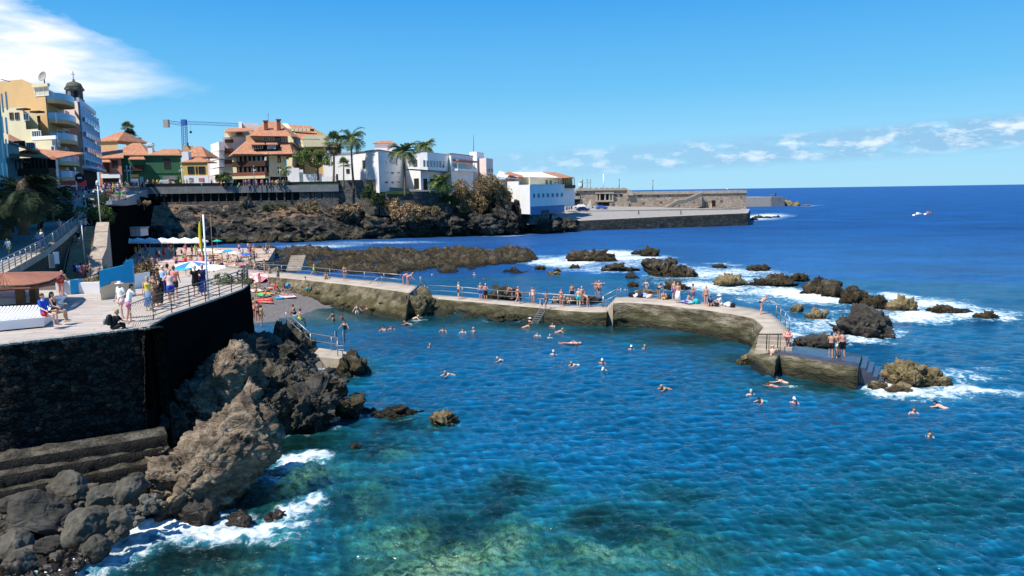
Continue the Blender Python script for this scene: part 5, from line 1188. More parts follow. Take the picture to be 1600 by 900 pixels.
f1 = Fac(XY(588, 236), XY(616, 236)); block(mw, f1, 6, 14, zat(600, 223.5, 236), 'pinkwall', 'roof_room'); hip(mw, f1, 6, zat(600, 223.5, 236), zat(600, 219.5, 238), .5, .5)
m = MB(); m.tube([P(740, 237, 262), P(740, 211, 262)], [.14, .05], 5); par(m.build('antenna', M['darksteel']), mw)
# white restaurant with seven windows above the rocks
pc = [XY(808, 221, 310), XY(828, 214, 310), XY(882, 236, 310)]; rw = empty('white_restaurant', (pc[1][0], pc[1][1], 5), 0, 'white restaurant with seven small windows and a blue painted plinth', 'building')
zt = zat(828, 288.5, 214); body(rw, [pc[0], pc[1], pc[2], (pc[2][0] - 4, pc[2][1] + 9), (pc[0][0] - 3, pc[0][1] + 14)], 5.7, zt, 'plaster')
f2 = Fac(pc[1], pc[2])
for i in range(7):
 x = 832.3 + i * 7.25; y = 302.3 - i * .22; window(f2, rw, (x, y, x + 3.6, y + 7.2 - i * .1), 'glass', 'bluewall', 1, fw=.12)
slab(f2, rw, (828.3, 323, 881.5, 332), .08, 'bluefoot', 'plinth'); slab(f2, rw, (828, 288, 882, 289.7), .12, 'plaster', 'cornice')
ww = Fac(XY(795, 224), XY(810, 222)); body(rw, [XY(793, 224), XY(810, 222), XY(812, 236), XY(796, 236)], 4, zat(800, 283.5, 223), 'plaster', 'side_wall')
ur = empty('cream_restaurant', P(830, 290, 236), 0, 'cream upper restaurant with tile roofs, arches and a wooden veranda', 'building')
f1 = Fac(XY(772, 236), XY(897, 250)); q_ = Fac(XY(828, 232), XY(878, 243)); block(ur, q_, 10, 8, zat(850, 277, 238), 'cream'); body(ur, [XY(772, 236), XY(830, 234), XY(834, 248), XY(776, 250)], 8, zat(800, 280, 235), 'pinkwall')
lean(ur, [P(775, 276, 232), P(812, 279, 232), P(826, 279, 240), P(780, 267, 244)], .2, 'pinkwall', 'roof'); lean(ur, [P(788, 271, 232), P(817, 276.5, 230), P(820, 275, 234), P(795, 268, 240)], .2)
lean(ur, [P(817, 276, 231), P(878, 277.5, 240), P(848, 269, 250), P(800, 269, 246)], .2, 'plaster', 'roof'); lean(ur, [P(877, 278, 238), P(897, 277, 246), P(868, 269, 256), P(848, 269, 248)], .25)
for x in (852, 858): window(q_, ur, (x, 281, x + 4, 289), 'glass', 'ochre', 1, fw=.15)
for x in (866, 871): window(q_, ur, (x, 283, x + 2.5, 287.5), 'glass', 'white', 1, fw=.12)
vf = Fac(XY(878, 243), XY(896.5, 252)); slab(vf, ur, (877.5, 278, 896, 289), -.4, 'yellow', 'veranda', 1.2); slab(vf, ur, (877.5, 289, 896.5, 294), .6, 'wood', 'balcony', 4)
Mx = Matrix((vf.t, -vf.n, Vector((0, 0, 1)))).transposed()
for i in range(6): m = MB(); m.box(vf.pt(vf.L * (i + .2) / 5.5, (zat(885, 278, 247) + zat(885, 289, 247)) / 2, .4), (.18, .18, zat(885, 278, 247) - zat(885, 289, 247)), M=Mx); par(m.build('post', M['wood']), ur)
slab(vf, ur, (877, 294, 900, 322), -.5, 'plaster', 'lower_wall', 4)
# ------------------------------------------------------------ land behind, promenade
poly3('town_ground', [Vector((-170, 60, 7)), Vector((-95, 80, 9)), P(90, 309, 140), P(130, 303, 150), P(160, 298, 165), P(220, 291, 215), P(330, 287, 217), P(530, 286, 221), P(700, 300, 220), P(800, 315, 222), P(840, 330, 226), P(880, 335, 245), P(900, 320, 330), Vector((20, 700, 12)), Vector((-700, 700, 15)), Vector((-600, 100, 10))], M['asphalt'], zb=3.5)
pf = Fac(XY(222, 207), XY(530, 213)); pr_ = empty('promenade_arcade', (pf.a.x, pf.a.y, 8), 0, 'long low promenade building with dark arcade openings set into the cliff top', 'building')
zr = zat(370, 288, 210); zs = zat(370, 293, 210); zf = zat(370, 299, 210)
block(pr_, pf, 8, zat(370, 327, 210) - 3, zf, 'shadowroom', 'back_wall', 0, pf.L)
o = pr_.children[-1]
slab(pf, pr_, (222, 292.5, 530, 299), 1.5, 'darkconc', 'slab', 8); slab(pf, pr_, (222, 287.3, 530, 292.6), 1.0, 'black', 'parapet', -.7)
slab(pf, pr_, (222, 316.5, 530, 331), 1.3, 'lavawall', 'base_wall', 2)
for i in range(24):
 x = 232 + i * 12.2
 if x > 395: x = 395 + (i - 13) * 12.2
 slab(pf, pr_, (x, 299, x + (2.0 if x < 395 else 3.0), 316.5), 1.0, 'lavawall', 'pillar', 1)
slab(pf, pr_, (470, 299, 530, 316.5), .9, 'lavawall', 'stone_wall', 1)
slab(pf, pr_, (465, 287.5, 530, 290), 1.3, 'leaf', 'hedge', 1)
for x in (485, 491.5, 502.5, 516): slab(pf, pr_, (x, 301, x + 2.2, 311), .97, 'shadowroom', 'window_slit', -.8)
for x in (245, 251, 258, 316): slab(pf, pr_, (x, 303, x + 2.6, 306.5), .3, 'white', 'notice_board')
for x in (268, 304, 341): # pale ceiling lamps
 slab(pf, pr_, (x, 299.5, x + 9, 301), .6, 'bluewall', 'awning')
lw = empty('lava_retaining_wall', P(560, 300, 214), 0, 'dark lava stone retaining wall with ivy, right of the promenade', 'wall')
f1 = Fac(XY(529, 213), XY(593, 213)); slab(f1, lw, (529, 281.5, 593, 335), .3, 'lavawall', 'wall', 3); slab(f1, lw, (526, 272, 529.5, 330), .9, 'lavawall', 'pier', 1)
f1 = Fac(XY(593, 212), XY(702, 216)); slab(f1, lw, (593, 300, 702, 335), .3, 'lavawall', 'wall', 3); slab(f1, lw, (603, 298.5, 640, 303), .8, 'leaf', 'hedge', .5)
slab(f1, lw, (660, 326, 690, 338), 3, 'lavawall', 'lower_wall', 1)
f1 = Fac(XY(702, 222), XY(812, 224)); slab(f1, lw, (702, 300, 812, 335), .3, 'lavawall', 'wall', 3)
f1 = Fac(XY(828, 219), XY(858, 222)); slab(f1, lw, (826, 329, 858, 350), .3, 'lavawall', 'low_wall', 2)
# ------------------------------------------------------------ pier
m = MB(); q = [P(862, 337, 226), P(884, 343, 228), P(905, 345, 231), P(1169, 333, 250), P(1167, 326, 292), P(925, 321.5, 290), P(862, 320, 290)]
pq = empty('pier_quay', (q[3].x, q[3].y, 0), 0, 'broad harbour quay with a dark block wall facing the bay', 'pier')
m.prism([(p.x, p.y + (1.6 if i in (1, 2, 3) else 0)) for i, p in enumerate(q)], -2, [p.z for p in q]); par(m.build('deck', M['asphalt']), pq)
edge = [P(884, 343, 228), P(905, 345, 231), P(1040, 338.5, 240.5), P(1169, 333, 250), P(1172, 327, 290)]
back = [P(884, 341, 232), P(905, 342, 236), P(1040, 336, 246), P(1163, 330.5, 256), P(1166, 325, 292)]
back = [Vector((b.x, b.y, e.z)) for b, e in zip(back, edge)]
o = strip('quay_wall', [Vector((e.x, e.y, e.z + .05)) for e in edge], [Vector((b.x, b.y, b.z + .05)) for b in back], -1.5, M['walltop'], M['quay'], nu=300, nv=12, disp=.12, batter=.06, seed=77, freq=.6); par(o, pq)
f1 = Fac(XY(925, 290, 320), XY(1166, 292, 320)); pw = empty('pier_wall', (f1.a.x, f1.a.y, 4), 0, 'high tan masonry sea wall with a staircase, running out along the pier', 'wall')
block(pw, Fac(XY(985, 290.6, 320), XY(1166, 292, 320)), 14, 2, zat(1166, 301.5, 292), 'ashlar')
block(pw, Fac(XY(868, 290, 320), XY(986, 290.5, 320)), 14, 2, zat(960, 297, 290), 'ashlar')
slab(f1, pw, (988, 299.8, 1166.5, 301.6), .35, 'walltop', 'coping', 14); slab(f1, pw, (900, 295.3, 980, 297), .35, 'walltop', 'coping', 14)
par((lambda mm: (mm.prism([(p.x, p.y) for p in (P(980, 295.5, 289.5), P(990, 300, 289.5), P(990, 300, 300), P(980, 295.5, 300))], 10, [zat(980, 295.5, 290), zat(990, 300, 290), zat(990, 300, 290), zat(980, 295.5, 290)]), mm)[1])(MB()).build('ramp_coping', M['walltop']), pw)
for (ya, yb, Ya, Yb) in ((331, 326, 262, 286),):
 a, b = P(888, ya, Ya), P(1158, yb, Yb); m = MB(); m.prism([(a.x, a.y), (b.x, b.y), (b.x, b.y + .8), (a.x, a.y + .8)], 0, [a.z + .25, b.z + .25, b.z + .25, a.z + .25]); par(m.build('kerb', M['walltop']), pq)
# stairs: two diagonal flights
for (x0, y0, x1, y1) in ((1037, 326.5, 1059, 313), (1059, 313, 1071, 312), (1071, 312, 1097, 301)):
 m = MB(); a, b = P(x0, y0, 289), P(x1, y1, 289.2)
 m.prism([(a.x, a.y), (b.x, b.y), (b.x, b.y + 2), (a.x, a.y + 2)], [a.z - 5, b.z - 5, b.z - 5, a.z - 5], [a.z, b.z, b.z, a.z]); par(m.build('stair_flight', M['ashlar']), pw)
 m = MB();
 for e in (.15, ): m.prism([(a.x, a.y - .2), (b.x, b.y - .2), (b.x, b.y + .15), (a.x, a.y + .15)], [a.z - .1, b.z - .1, b.z - .1, a.z - .1], [a.z + .5, b.z + .5, b.z + .5, a.z + .5])
 par(m.build('parapet', M['walltop']), pw); m = MB(); m.prism([(a.x, a.y - .12), (b.x, b.y - .12), (b.x, b.y - .02), (a.x, a.y - .02)], [a.z - .9, b.z - .9, b.z - .9, a.z - .9], [a.z - .1, b.z - .1, b.z - .1, a.z - .1]); par(m.build('painted_shadow_line', M['darkconc']), pw)  # dark strip painted as the shade under the stair parapet
slab(f1, pw, (1112, 313, 1117.5, 322), .1, 'shadowroom', 'niche'); slab(f1, pw, (1109.5, 318, 1112, 325), .3, 'ochre', 'niche_side'); slab(f1, pw, (1102, 312, 1103.3, 328), .5, 'darkconc', 'pipe')
for x in (960, 968): slab(f1, pw, (x, 303.3, x + 4.4, 306.2), .1, 'shadowroom', 'window')
slab(f1, pw, (931, 302.5, 957.5, 313), .1, 'shadowroom', 'portico_recess')
for x in (932, 936.5, 945, 952, 956.5): slab(f1, pw, (x - 1, 302, x + 1.2, 313), .8, 'walltop', 'column')
slab(f1, pw, (930, 300.8, 958.5, 302.6), 1.0, 'walltop', 'cornice'); slab(f1, pw, (930, 313, 958.5, 315), 1.0, 'walltop', 'ledge'); slab(f1, pw, (952, 315, 982, 325), .8, 'ashlar', 'base'); slab(f1, pw, (935, 317, 951, 322), .2, 'shadowroom', 'recess')
for i in range(9): slab(f1, pw, (903 + i * 8.5, 293.3, 909 + i * 8.5, 295.3), 0, 'concrete', 'balustrade', .4)
for x in (887, 899): # arches
 slab(f1, pw, (x, 302, x + 6.5, 306), .1, 'shadowroom', 'arch_opening')
slab(f1, pw, (880, 306.5, 906, 311), .5, 'concrete', 'ledge'); slab(f1, pw, (880, 311, 906, 322), .1, 'shadowroom', 'recess')
m = MB(); a = P(922.5, 311, 281); b = P(915, 325, 280); c_ = P(925, 325, 280)
m.add([P(914.5, 325, 279), P(925, 325, 279), P(921.5, 311, 281), P(923, 312, 281), P(916, 323, 285), P(926, 323, 285)], [(0, 1, 3, 2), (0, 2, 4), (1, 5, 3), (4, 2, 3, 5), (0, 4, 5, 1)])
o = m.build('stone_monument', M['concrete']); tag(o, 'leaning wedge shaped stone monument beside the parked white car', 'monument')
# far jetty
m = MB(); a, b = P(1163, 322, 500), P(1206, 322.5, 500); m.prism([(a.x, a.y), (b.x, b.y), (b.x, b.y + 30), (a.x, a.y + 30)], -2, zat(1185, 308, 500))
jt = empty('far_jetty', (a.x, a.y, 0), 0, 'far concrete jetty with a dark end block, beyond the pier tip', 'jetty'); par(m.build('jetty_wall', M['concrete']), jt)
m = MB(); a, b = P(1205, 322.5, 498), P(1226, 322, 500); m.prism([(a.x, a.y), (b.x, b.y), (b.x, b.y + 20), (a.x, a.y + 20)], -2, zat(1215, 307.6, 498)); par(m.build('end_block', M['darkconc']), jt)
for k, (px, hw, tp) in enumerate([(1222, 8, 315), (1233, 11, 313), (1246, 9, 315), (1260, 9, 319), (1203, 6, 317)]): searock(px, 322, hw, tp, 'yellowrock', 'pale blocks heaped at the end of the far jetty', seed=600 + k, sub=3, group='blocks at the jetty end')
# ------------------------------------------------------------ ramp, stairs and street on the left
rp_ = [(-60, 468, 55), (0, 431, 62), (35, 412, 69), (70, 392, 78), (97, 371, 86), (122, 350, 95), (134, 336, 106), (136, 322, 116), (128, 312, 130), (150, 303, 146)]
RE = [P(*a) for a in rp_]
m = MB(); n_ = len(RE)
L2 = [Vector((p.x - (26 if i < 8 else 20), p.y + 6, p.z + .15)) for i, p in enumerate(RE)]
m.add(RE + L2, [(i, i + 1, n_ + i + 1, n_ + i) for i in range(n_ - 1)]); o = m.build('ramp_road', M['asphalt']); struct(o)
m = MB(); m.add(RE + [Vector((p.x - .3, p.y, -1)) for p in RE], [(n_ + i, n_ + i + 1, i + 1, i) for i in range(n_ - 1)]); o = m.build('ramp_wall', M['rampwall']); tag(o, 'olive stone retaining wall under the sloping ramp', 'wall')
lb_ = []
for i in range(n_ - 1):
 a, b = RE[i], RE[i + 1]; tg = (b - a).normalized(); nr = Vector((tg.y, -tg.x, 0)).normalized(); lb_.append((a, b, nr))
m = MB()
for a, b, nr in lb_[:6]:
 q = [a + nr * .12, b + nr * .12, b - nr * .5, a - nr * .5]; m.prism([(p.x, p.y) for p in q], [a.z - .55, b.z - .55, b.z - .55, a.z - .55], [a.z + .1, b.z + .1, b.z + .1, a.z + .1])
o = m.build('ramp_kerb', M['walltop']); tag(o, 'pale concrete kerb strip under the ramp railing', 'kerb')
# garden slope between terrace and ramp
poly3('garden_ground', [G(-200, 462, 6.2), G(112, 454, 6.2), G(210, 448, 6.2), P(205, 432, 74), P(150, 436, 82), P(105, 440, 84), P(60, 445, 84), P(0, 452, 78), P(-200, 470, 70)], plain('garden_soil', (.12, .09, .06), .95, .3, 2, bump=.5), zb=-1)
# staircase
sa, sb2 = P(128, 442, 82.5), P(143, 353, 96.5); m = MB(); ns = 34
dx = Vector((1.75, .5, 0))
for i in range(ns):
 a, b = sa.lerp(sb2, i / ns), sa.lerp(sb2, (i + 1) / ns)
 m.prism([((a - dx).x, (a - dx).y), ((a + dx).x, (a + dx).y), ((b + dx).x, (b + dx).y), ((b - dx).x, (b - dx).y)], -1, a.z + (b.z - a.z) * .9)
stc = empty('stone_staircase', sa, 0, 'long steep stone staircase climbing beside the ramp', 'staircase'); par(m.build('steps', plain('olive_stone_steps', (.34, .30, .20), .9, .3, 1.5, bump=.4)), stc)
m = MB()
pw_ = [(P(152, 442, 83), 0), (P(150, 412, 87), 0), (P(158, 392, 90), 0), (P(160, 368, 94), 0), (P(162, 352, 97), 0)]
for i in range(4):
 a, b = pw_[i][0], pw_[i + 1][0]; m.prism([(a.x - .8, a.y - .2), (a.x + .6, a.y + .2), (b.x + .6, b.y + .2), (b.x - .8, b.y - .2)], -1, [a.z + .5, a.z + .5, b.z + .4, b.z + .4])
par(m.build('parapet', plain('pale_stone_parapet', (.40, .33, .26), .9, .25, 1.2, bump=.5, bs=5, dirt=.4)), stc)
m = MB(); m.tube([sa + Vector((-1.8, -.4, .9)), sa.lerp(sb2, .55) + Vector((-1.8, -.4, .9)), sa.lerp(sb2, .57) + Vector((-.6, -.4, .9))], .07, 6); par(m.build('handrail', M['darksteel']), stc)
# black retaining wall behind the staircase
RW = [P(163, 351, 97), P(176, 356, 106), P(184, 362, 116), P(186, 322, 130), P(200, 312, 145), P(214, 306, 165), P(236, 310, 190), P(253, 312, 210)]
m = MB(); n_ = len(RW); m.add(RW + [Vector((p.x + .8, p.y, -1)) for p in RW], [(n_ + i, n_ + i + 1, i + 1, i) for i in range(n_ - 1)])
m.prism([(p.x - .01, p.y) for p in RW] + [(p.x - 9, p.y + 2) for p in reversed(RW)], -1, [p.z - .05 for p in RW] + [p.z - .05 for p in reversed(RW)])
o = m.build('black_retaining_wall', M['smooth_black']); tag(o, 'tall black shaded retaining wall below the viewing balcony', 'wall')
# small viewing platform
m = MB(); q = [P(160, 318, 122), P(175, 316, 121), P(197, 310, 128), P(197, 308, 136), P(160, 310, 136)]
m.prism([(p.x, p.y) for p in q], zat(175, 319.5, 121), zat(175, 313.5, 121)); vp = m.build('viewing_platform', plain('blue_grey_concrete', (.22, .26, .32), .85, .1, 1)); tag(vp, 'small grey viewing platform cantilevered over the black wall', 'platform')
VPZ = zat(175, 313.5, 121)
o = poly3('street_ground', [P(128, 313, 130), P(134, 330, 108), P(160, 318, 124), P(197, 309.5, 134), P(230, 296, 200), P(150, 302, 150)], M['asphalt'], zb=10.6)
# white kiosk box and restaurant parasols
kb = empty('flat_roofed_kiosk', P(207, 376, 141), 0, 'low grey panelled kiosk roof above the white parasols', 'kiosk')
f1 = Fac(XY(188, 141, 370), XY(220, 141, 370)); slab(f1, kb, (188, 356, 220, 369), 0, 'pinkwall', 'wall', 3); slab(f1, kb, (187.5, 355.5, 220.5, 357.5), .3, 'concrete', 'roof', 3.2)
for x in (194, 200, 206, 212): slab(f1, kb, (x, 358, x + .4, 369), .03, 'concrete', 'panel_joint')
# ------------------------------------------------------------ palms, trees, bushes
def palm_mesh(r, n=34, leaf=26, droop=1.0, seed=0, lw=.05, up=70, ll=.30):
 rg = random.Random(seed); vs = []; fs = []
 for i in range(n):
  az_ = rg.uniform(0, 2 * PI) if i % 2 else 2 * PI * i / n
  e0 = R(up) - (i / n) * R(up + 28) + rg.uniform(-.12, .12)
  L = r * rg.uniform(.85, 1.1); pts = []; p = Vector((0, 0, 0)); e = e0
  for k in range(leaf + 1):
   pts.append(p.copy()); p = p + Vector((math.cos(az_) * math.cos(e), math.sin(az_) * math.cos(e), math.sin(e))) * (L / leaf)
   e -= droop * (1.9 / leaf) * (.4 + k / leaf)
  side = Vector((-math.sin(az_), math.cos(az_), 0))
  for k in range(2, leaf):
   t = (pts[k + 1] - pts[k]).normalized(); upv = side.cross(t).normalized()
   w = L * ll * math.sin(PI * min(1, .12 + k / leaf * .88)) ** .7 * rg.uniform(.8, 1.1)
   for s in (-1, 1):
    d = (side * s * .85 + t * .55 + upv * (-.25 + .2 * rg.random())).normalized(); a = pts[k]; b = a + t * lw * 2.0; tip = a + d * w + t * lw
    j = len(vs); vs += [a, b, tip + Vector((0, 0, -.1 * w)), tip + t * .01]; fs.append((j, j + 1, j + 3, j + 2))
  for k in range(leaf - 1):
   j = len(vs); a, b = pts[k], pts[k + 1]; w = side * .03 * (1 - k / leaf) * (r / 3); vs += [a - w, a + w, b + w, b - w]; fs.append((j, j + 1, j + 2, j + 3))
 me = bpy.data.meshes.new('crown'); me.from_pydata([tuple(v) for v in vs], [], fs); me.update(); return me
def fan_mesh(r, n=40, seed=0, lo=-35, hi=85, size=.5):
 rg = random.Random(seed); vs = []; fs = []
 for i in range(n):
  az_ = rg.uniform(0, 2 * PI); e = R(rg.uniform(lo, hi)); d = Vector((math.cos(az_) * math.cos(e), math.sin(az_) * math.cos(e), math.sin(e)))
  c = d * r * rg.uniform(.40, .62); side = d.cross(Vector((0, 0, 1))).normalized(); upv = side.cross(d).normalized()
  R_ = r * size * rg.uniform(.8, 1.1); nb = 15
  j = len(vs); vs += [side * .03, side * -.03, c]; fs.append((j, j + 1, j + 2))
  for k in range(nb):
   a = (k / (nb - 1) - .5) * R(230); dd = (d * math.cos(a) + side * math.sin(a)); w = side * math.cos(a) - d * math.sin(a)
   tip = c + dd * R_ + Vector((0, 0, -.22 * R_ * rg.uniform(.5, 1.4))); m1 = c + dd * R_ * .5
   j = len(vs); vs += [c, m1 + w * R_ * .065 + upv * .02, tip, m1 - w * R_ * .065]; fs.append((j, j + 1, j + 2, j + 3))
 me = bpy.data.meshes.new('crown'); me.from_pydata([tuple(v) for v in vs], [], fs); me.update(); return me
def palm(base, top, r, label, kind='feather', seed=0, mat='palm', tr=.28, n=34, bend=.3, droop=1.0, skirt=False, group=None, up=70):
 H = top.z - base.z; o = empty('palm_tree', base, 0, label, 'palm tree', group); off = top - base
 pts = [Vector((off.x * (k / 8) + bend * math.sin(PI * k / 8), off.y * k / 8, H * k / 8)) for k in range(9)]; pts.insert(0, Vector((0, 0, -1)))
 m = MB(); m.tube(pts, [tr * 1.3] + [tr * (1.25 - .45 * k / 8) for k in range(9)], 10); m.build('trunk', M['trunk'], o, smooth=True)
 me = palm_mesh(r, n, seed=seed, droop=droop, up=up, lw=.05 * r / 3) if kind == 'feather' else fan_mesh(r, n, seed)
 c = link('crown', me, M[mat], o); c.location = off
 if kind == 'feather':
  m = MB(); m.lathe([(.05, -1.0 * tr), (tr * 1.5, 0), (tr * 1.9, tr * 2), (tr * 1.2, tr * 4), (.05, tr * 5)], (0, 0, 0), 10); q = m.build('crown_shaft', M['trunk'], o, smooth=True); q.location = off + Vector((0, 0, -tr * 2))
 if skirt:
  me = fan_mesh(r * .95, 46, seed + 3, -88, -15, .5); c = link('dry_skirt', me, M['palmdry'], o); c.location = off + Vector((0, 0, -r * .12))
 return o
def PB(px, pb, pt, Y): return P(px, pb, Y), P(px, pt, Y)
b, t_ = PB(521, 287, 222, 214); palm(b, t_, 3.5, 'tall fan palm with dry skirt of dead fronds, left of two tall palms', 'fan', 1, 'palm', .26, 44, .15, skirt=True)
b, t_ = P(553, 292, 212), P(549, 217, 212); palm(b, t_, 5.0, 'tall slim feather palm with drooping fronds in front of the plain white house', 'feather', 2, 'palm', .26, 30, -.2, 1.15)
b, t_ = P(633, 302, 209), P(631, 238, 209); palm(b, t_, 5.0, 'tall feather palm standing before the white zigzag building', 'feather', 3, 'palm', .26, 36, .1, 1.05)
b, t_ = PB(665, 250, 229, 250); palm(b, t_, 4.2, 'palm crown showing above the flat roof of the white building', 'feather', 4, 'palm', .25, 44, 0, 1.0)
b, t_ = PB(689, 302, 287, 210); palm(b, t_, 4.4, 'low bright green palm at the corner of the white zigzag building', 'feather', 5, 'leaflight', .3, 44, 0, 1.1, up=80)
b, t_ = PB(537, 290, 256, 211); palm(b, t_, 2.2, 'small bright fan palm between the two tall palms', 'fan', 6, 'leaflight', .18, 34, 0)
b, t_ = PB(353, 288, 275, 208); palm(b, t_, 2.2, 'short palm at the left foot of the tiled hotel', 'feather', 7, 'leaflight', .25, 40, 0, 1.1)
b, t_ = PB(344, 288, 278, 209); palm(b, t_, 1.8, 'shorter palm left of the short palm by the hotel', 'feather', 8, 'leaf', .25, 34, 0, 1.1)
b, t_ = PB(446, 288, 266, 216); palm(b, t_, 2.3, 'thin young palm in front of the hotel wall', 'feather', 9, 'leaflight', .14, 20, 0, 1.2)
b, t_ = PB(475, 275, 240, 232); palm(b, t_, 3.3, 'yellowish palm sticking out above the broad green tree', 'feather', 10, 'leaflight', .25, 34, 0, 1.1)
b, t_ = PB(199, 240, 200, 262); palm(b, t_, 2.6, 'upper fan palm crown against the sky behind the salmon house', 'fan', 11, 'palm', .3, 44, 0)
b, t_ = PB(203, 240, 212, 258); palm(b, t_, 2.9, 'dark lower palm crown right under the highest one', 'fan', 12, 'palmdark', .3, 44, 0)
b, t_ = PB(211, 242, 222, 252); palm(b, t_, 2.7, 'palm crown above the red roof ridge, lowest of the three', 'feather', 13, 'leaf', .3, 34, 0)
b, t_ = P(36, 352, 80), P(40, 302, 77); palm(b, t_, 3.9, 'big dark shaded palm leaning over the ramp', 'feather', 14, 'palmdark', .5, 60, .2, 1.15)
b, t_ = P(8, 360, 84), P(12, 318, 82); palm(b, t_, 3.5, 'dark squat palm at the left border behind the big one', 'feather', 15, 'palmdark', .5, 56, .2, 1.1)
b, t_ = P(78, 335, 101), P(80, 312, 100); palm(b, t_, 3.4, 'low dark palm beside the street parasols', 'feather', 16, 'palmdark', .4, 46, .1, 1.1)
def clump_mesh(blobs, n, leaf, seed=0, aspect=1.0, up=0.0):
 """many small leaf faces spread through a set of ellipsoids"""
 rg = np.random.RandomState(seed); vol = np.array([b[3] * b[4] * b[5] for b in blobs]) ** .7; pk = rg.choice(len(blobs), n, p=vol / vol.sum())
 B = np.array(blobs)[pk]; d = rg.normal(size=(n, 3)); d /= np.linalg.norm(d, axis=1)[:, None]; rr_ = rg.uniform(.35, 1.0, n) ** .55
 c = B[:, :3] + d * B[:, 3:6] * rr_[:, None]
 keep = fbm(c * (1.2 / max(leaf, .05) * .12), 2, seed) > -.10
 c = c[keep]; d = d[keep]; n = len(c)
 a = rg.normal(size=(n, 3)) + d * .4 + np.array([0, 0, up]); a /= np.linalg.norm(a, axis=1)[:, None]
 b_ = np.cross(a, rg.normal(size=(n, 3))); b_ /= np.linalg.norm(b_, axis=1)[:, None]
 s = leaf * rg.uniform(.6, 1.4, n)[:, None]
 v = np.stack([c - a * s * aspect, c + b_ * s * .5, c + a * s * aspect, c - b_ * s * .5], 1).reshape(-1, 3)
 f = np.arange(n * 4).reshape(n, 4); me = bpy.data.meshes.new('crown'); me.vertices.add(n * 4); me.vertices.foreach_set('co', v.astype(np.float32).ravel()); me.loops.add(n * 4); me.loops.foreach_set('vertex_index', f.ravel().astype(np.int32)); me.polygons.add(n); me.polygons.foreach_set('loop_start', np.arange(0, n * 4, 4, dtype=np.int32)); me.update(calc_edges=True); return me
def limbs(o, blobs, h, mat='trunk', r=.25, seed=0):
 m = MB(); m.tube([(0, 0, -.8), (0, 0, h * .45)], [r * 1.2, r * .9], 9)
 for b in blobs[:9]: m.tube([(0, 0, h * .4), (b[0] * .4, b[1] * .4, h * .4 + (b[2] - h * .4) * .5), (b[0] * .9, b[1] * .9, b[2])], [r * .6, r * .35, r * .1], 6)
 return m.build('trunk', M[mat], o, smooth=True)
# broad tree
b = P(497, 277, 222); o = empty('broad_green_tree', b, 0, 'broad umbrella shaped green tree behind the white garden wall', 'tree'); rg = random.Random(3)
bl_ = [(rg.uniform(-5.2, 4.2), rg.uniform(-3, 3), rg.uniform(3.6, 7.2), rg.uniform(1.0, 1.7), rg.uniform(1, 1.7), rg.uniform(.7, 1.2)) for _ in range(24)]
link('crown', clump_mesh(bl_, 15000, .17, 3), M['leaflight'], o); limbs(o, bl_, 6, r=.3)
def bush(px, pb, Y, w, h, mat, label, seed=0, n=6000, leaf=.16, nb=10, name='bush', d=None, cat='bush', asp=1.0, up=0.0):
 b = P(px, pb, Y); o = empty(name, b, 0, label, cat); rg = random.Random(seed); d = d or w * .6
 bl_ = [(rg.uniform(-w, w) * .72, rg.uniform(-d, d) * .6, h * rg.uniform(.25, .78), w * .34 * rg.uniform(.7, 1.2), d * .4, h * .26 * rg.uniform(.8, 1.2)) for _ in range(nb)]
 link('foliage', clump_mesh(bl_, n, leaf, seed, asp, up), M[mat], o); limbs(o, bl_, h * .5, r=.12, mat='trunk'); return o
bush(748, 335, 217, 7.8, 11.0, 'scrub', 'huge brown green tamarisk bush hanging over the cliff below the white building', 21, 26000, .20, 26, asp=1.4)
bush(775, 322, 219, 4.6, 7.0, 'scrub', 'right lobe of the brown tamarisk growth beside the restaurant wall', 22, 9000, .2, 12, asp=1.4)
bush(716, 325, 216, 3.2, 5.5, 'scrub', 'reddish brown bush at the left edge of the big tamarisk', 23, 6000, .2, 9, asp=1.4)
bush(632, 350, 207, 4.4, 6.2, 'dryscrub', 'pale dry straw coloured bush spilling down the cliff', 24, 14000, .16, 14, asp=1.8)
bush(578, 318, 210, 2.8, 6.0, 'leaf', 'tall dark green shrub climbing the lava retaining wall', 25, 9000, .15, 10)
bush(592, 322, 209.5, 2.2, 3.6, 'leaf', 'lower green shrub beside the tall dark one', 26, 5000, .15, 8)
bush(612, 326, 209, 2.4, 3.0, 'scrub', 'olive brown bush at the foot of the hedge wall', 27, 4000, .16, 8)
bush(563, 330, 209, 2.6, 2.4, 'dryscrub', 'brown dry bush right of the promenade end', 28, 4000, .15, 8)
bush(285, 345, 203, 5.0, 4.4, 'dryscrub', 'rusty brown bush on the rocks below the left end of the promenade', 29, 9000, .15, 10)
bush(268, 338, 205, 3.5, 3.4, 'leaf', 'green brown shrub above the rusty one', 30, 5000, .15, 8)
bush(300, 340, 203, 3.2, 3.0, 'scrub', 'brown shrub on a lava shelf behind the white parasols', 31, 4000, .15, 8)
bush(225, 322, 160, 1.5, 1.6, 'dryscrub', 'pale tuft growing out of the black wall', 32, 1500, .1, 6)
bush(478, 328, 207, 4.2, 2.6, 'scrub', 'olive brown bush on the cliff under the stone end of the promenade', 51, 5000, .16, 12)
bush(430, 330, 206, 3.4, 2.0, 'leaf', 'low green shrub on the cliff top below the arcade', 52, 4000, .15, 10)
bush(540, 334, 208, 3.6, 2.8, 'dryscrub', 'tan bush on the overhanging lava hump', 53, 5000, .15, 12)
bush(668, 338, 208, 3.4, 3.4, 'scrub', 'brown shrub between the straw bush and the big tamarisk', 54, 5000, .16, 12)
bush(700, 318, 213, 2.6, 3.0, 'leaf', 'green shrub at the foot of the low bright palm', 55, 5000, .15, 10)
bush(500, 290, 214, 4.5, 1.0, 'leaf', 'low hedge on top of the promenade in front of the garden wall', 33, 4000, .12, 10)
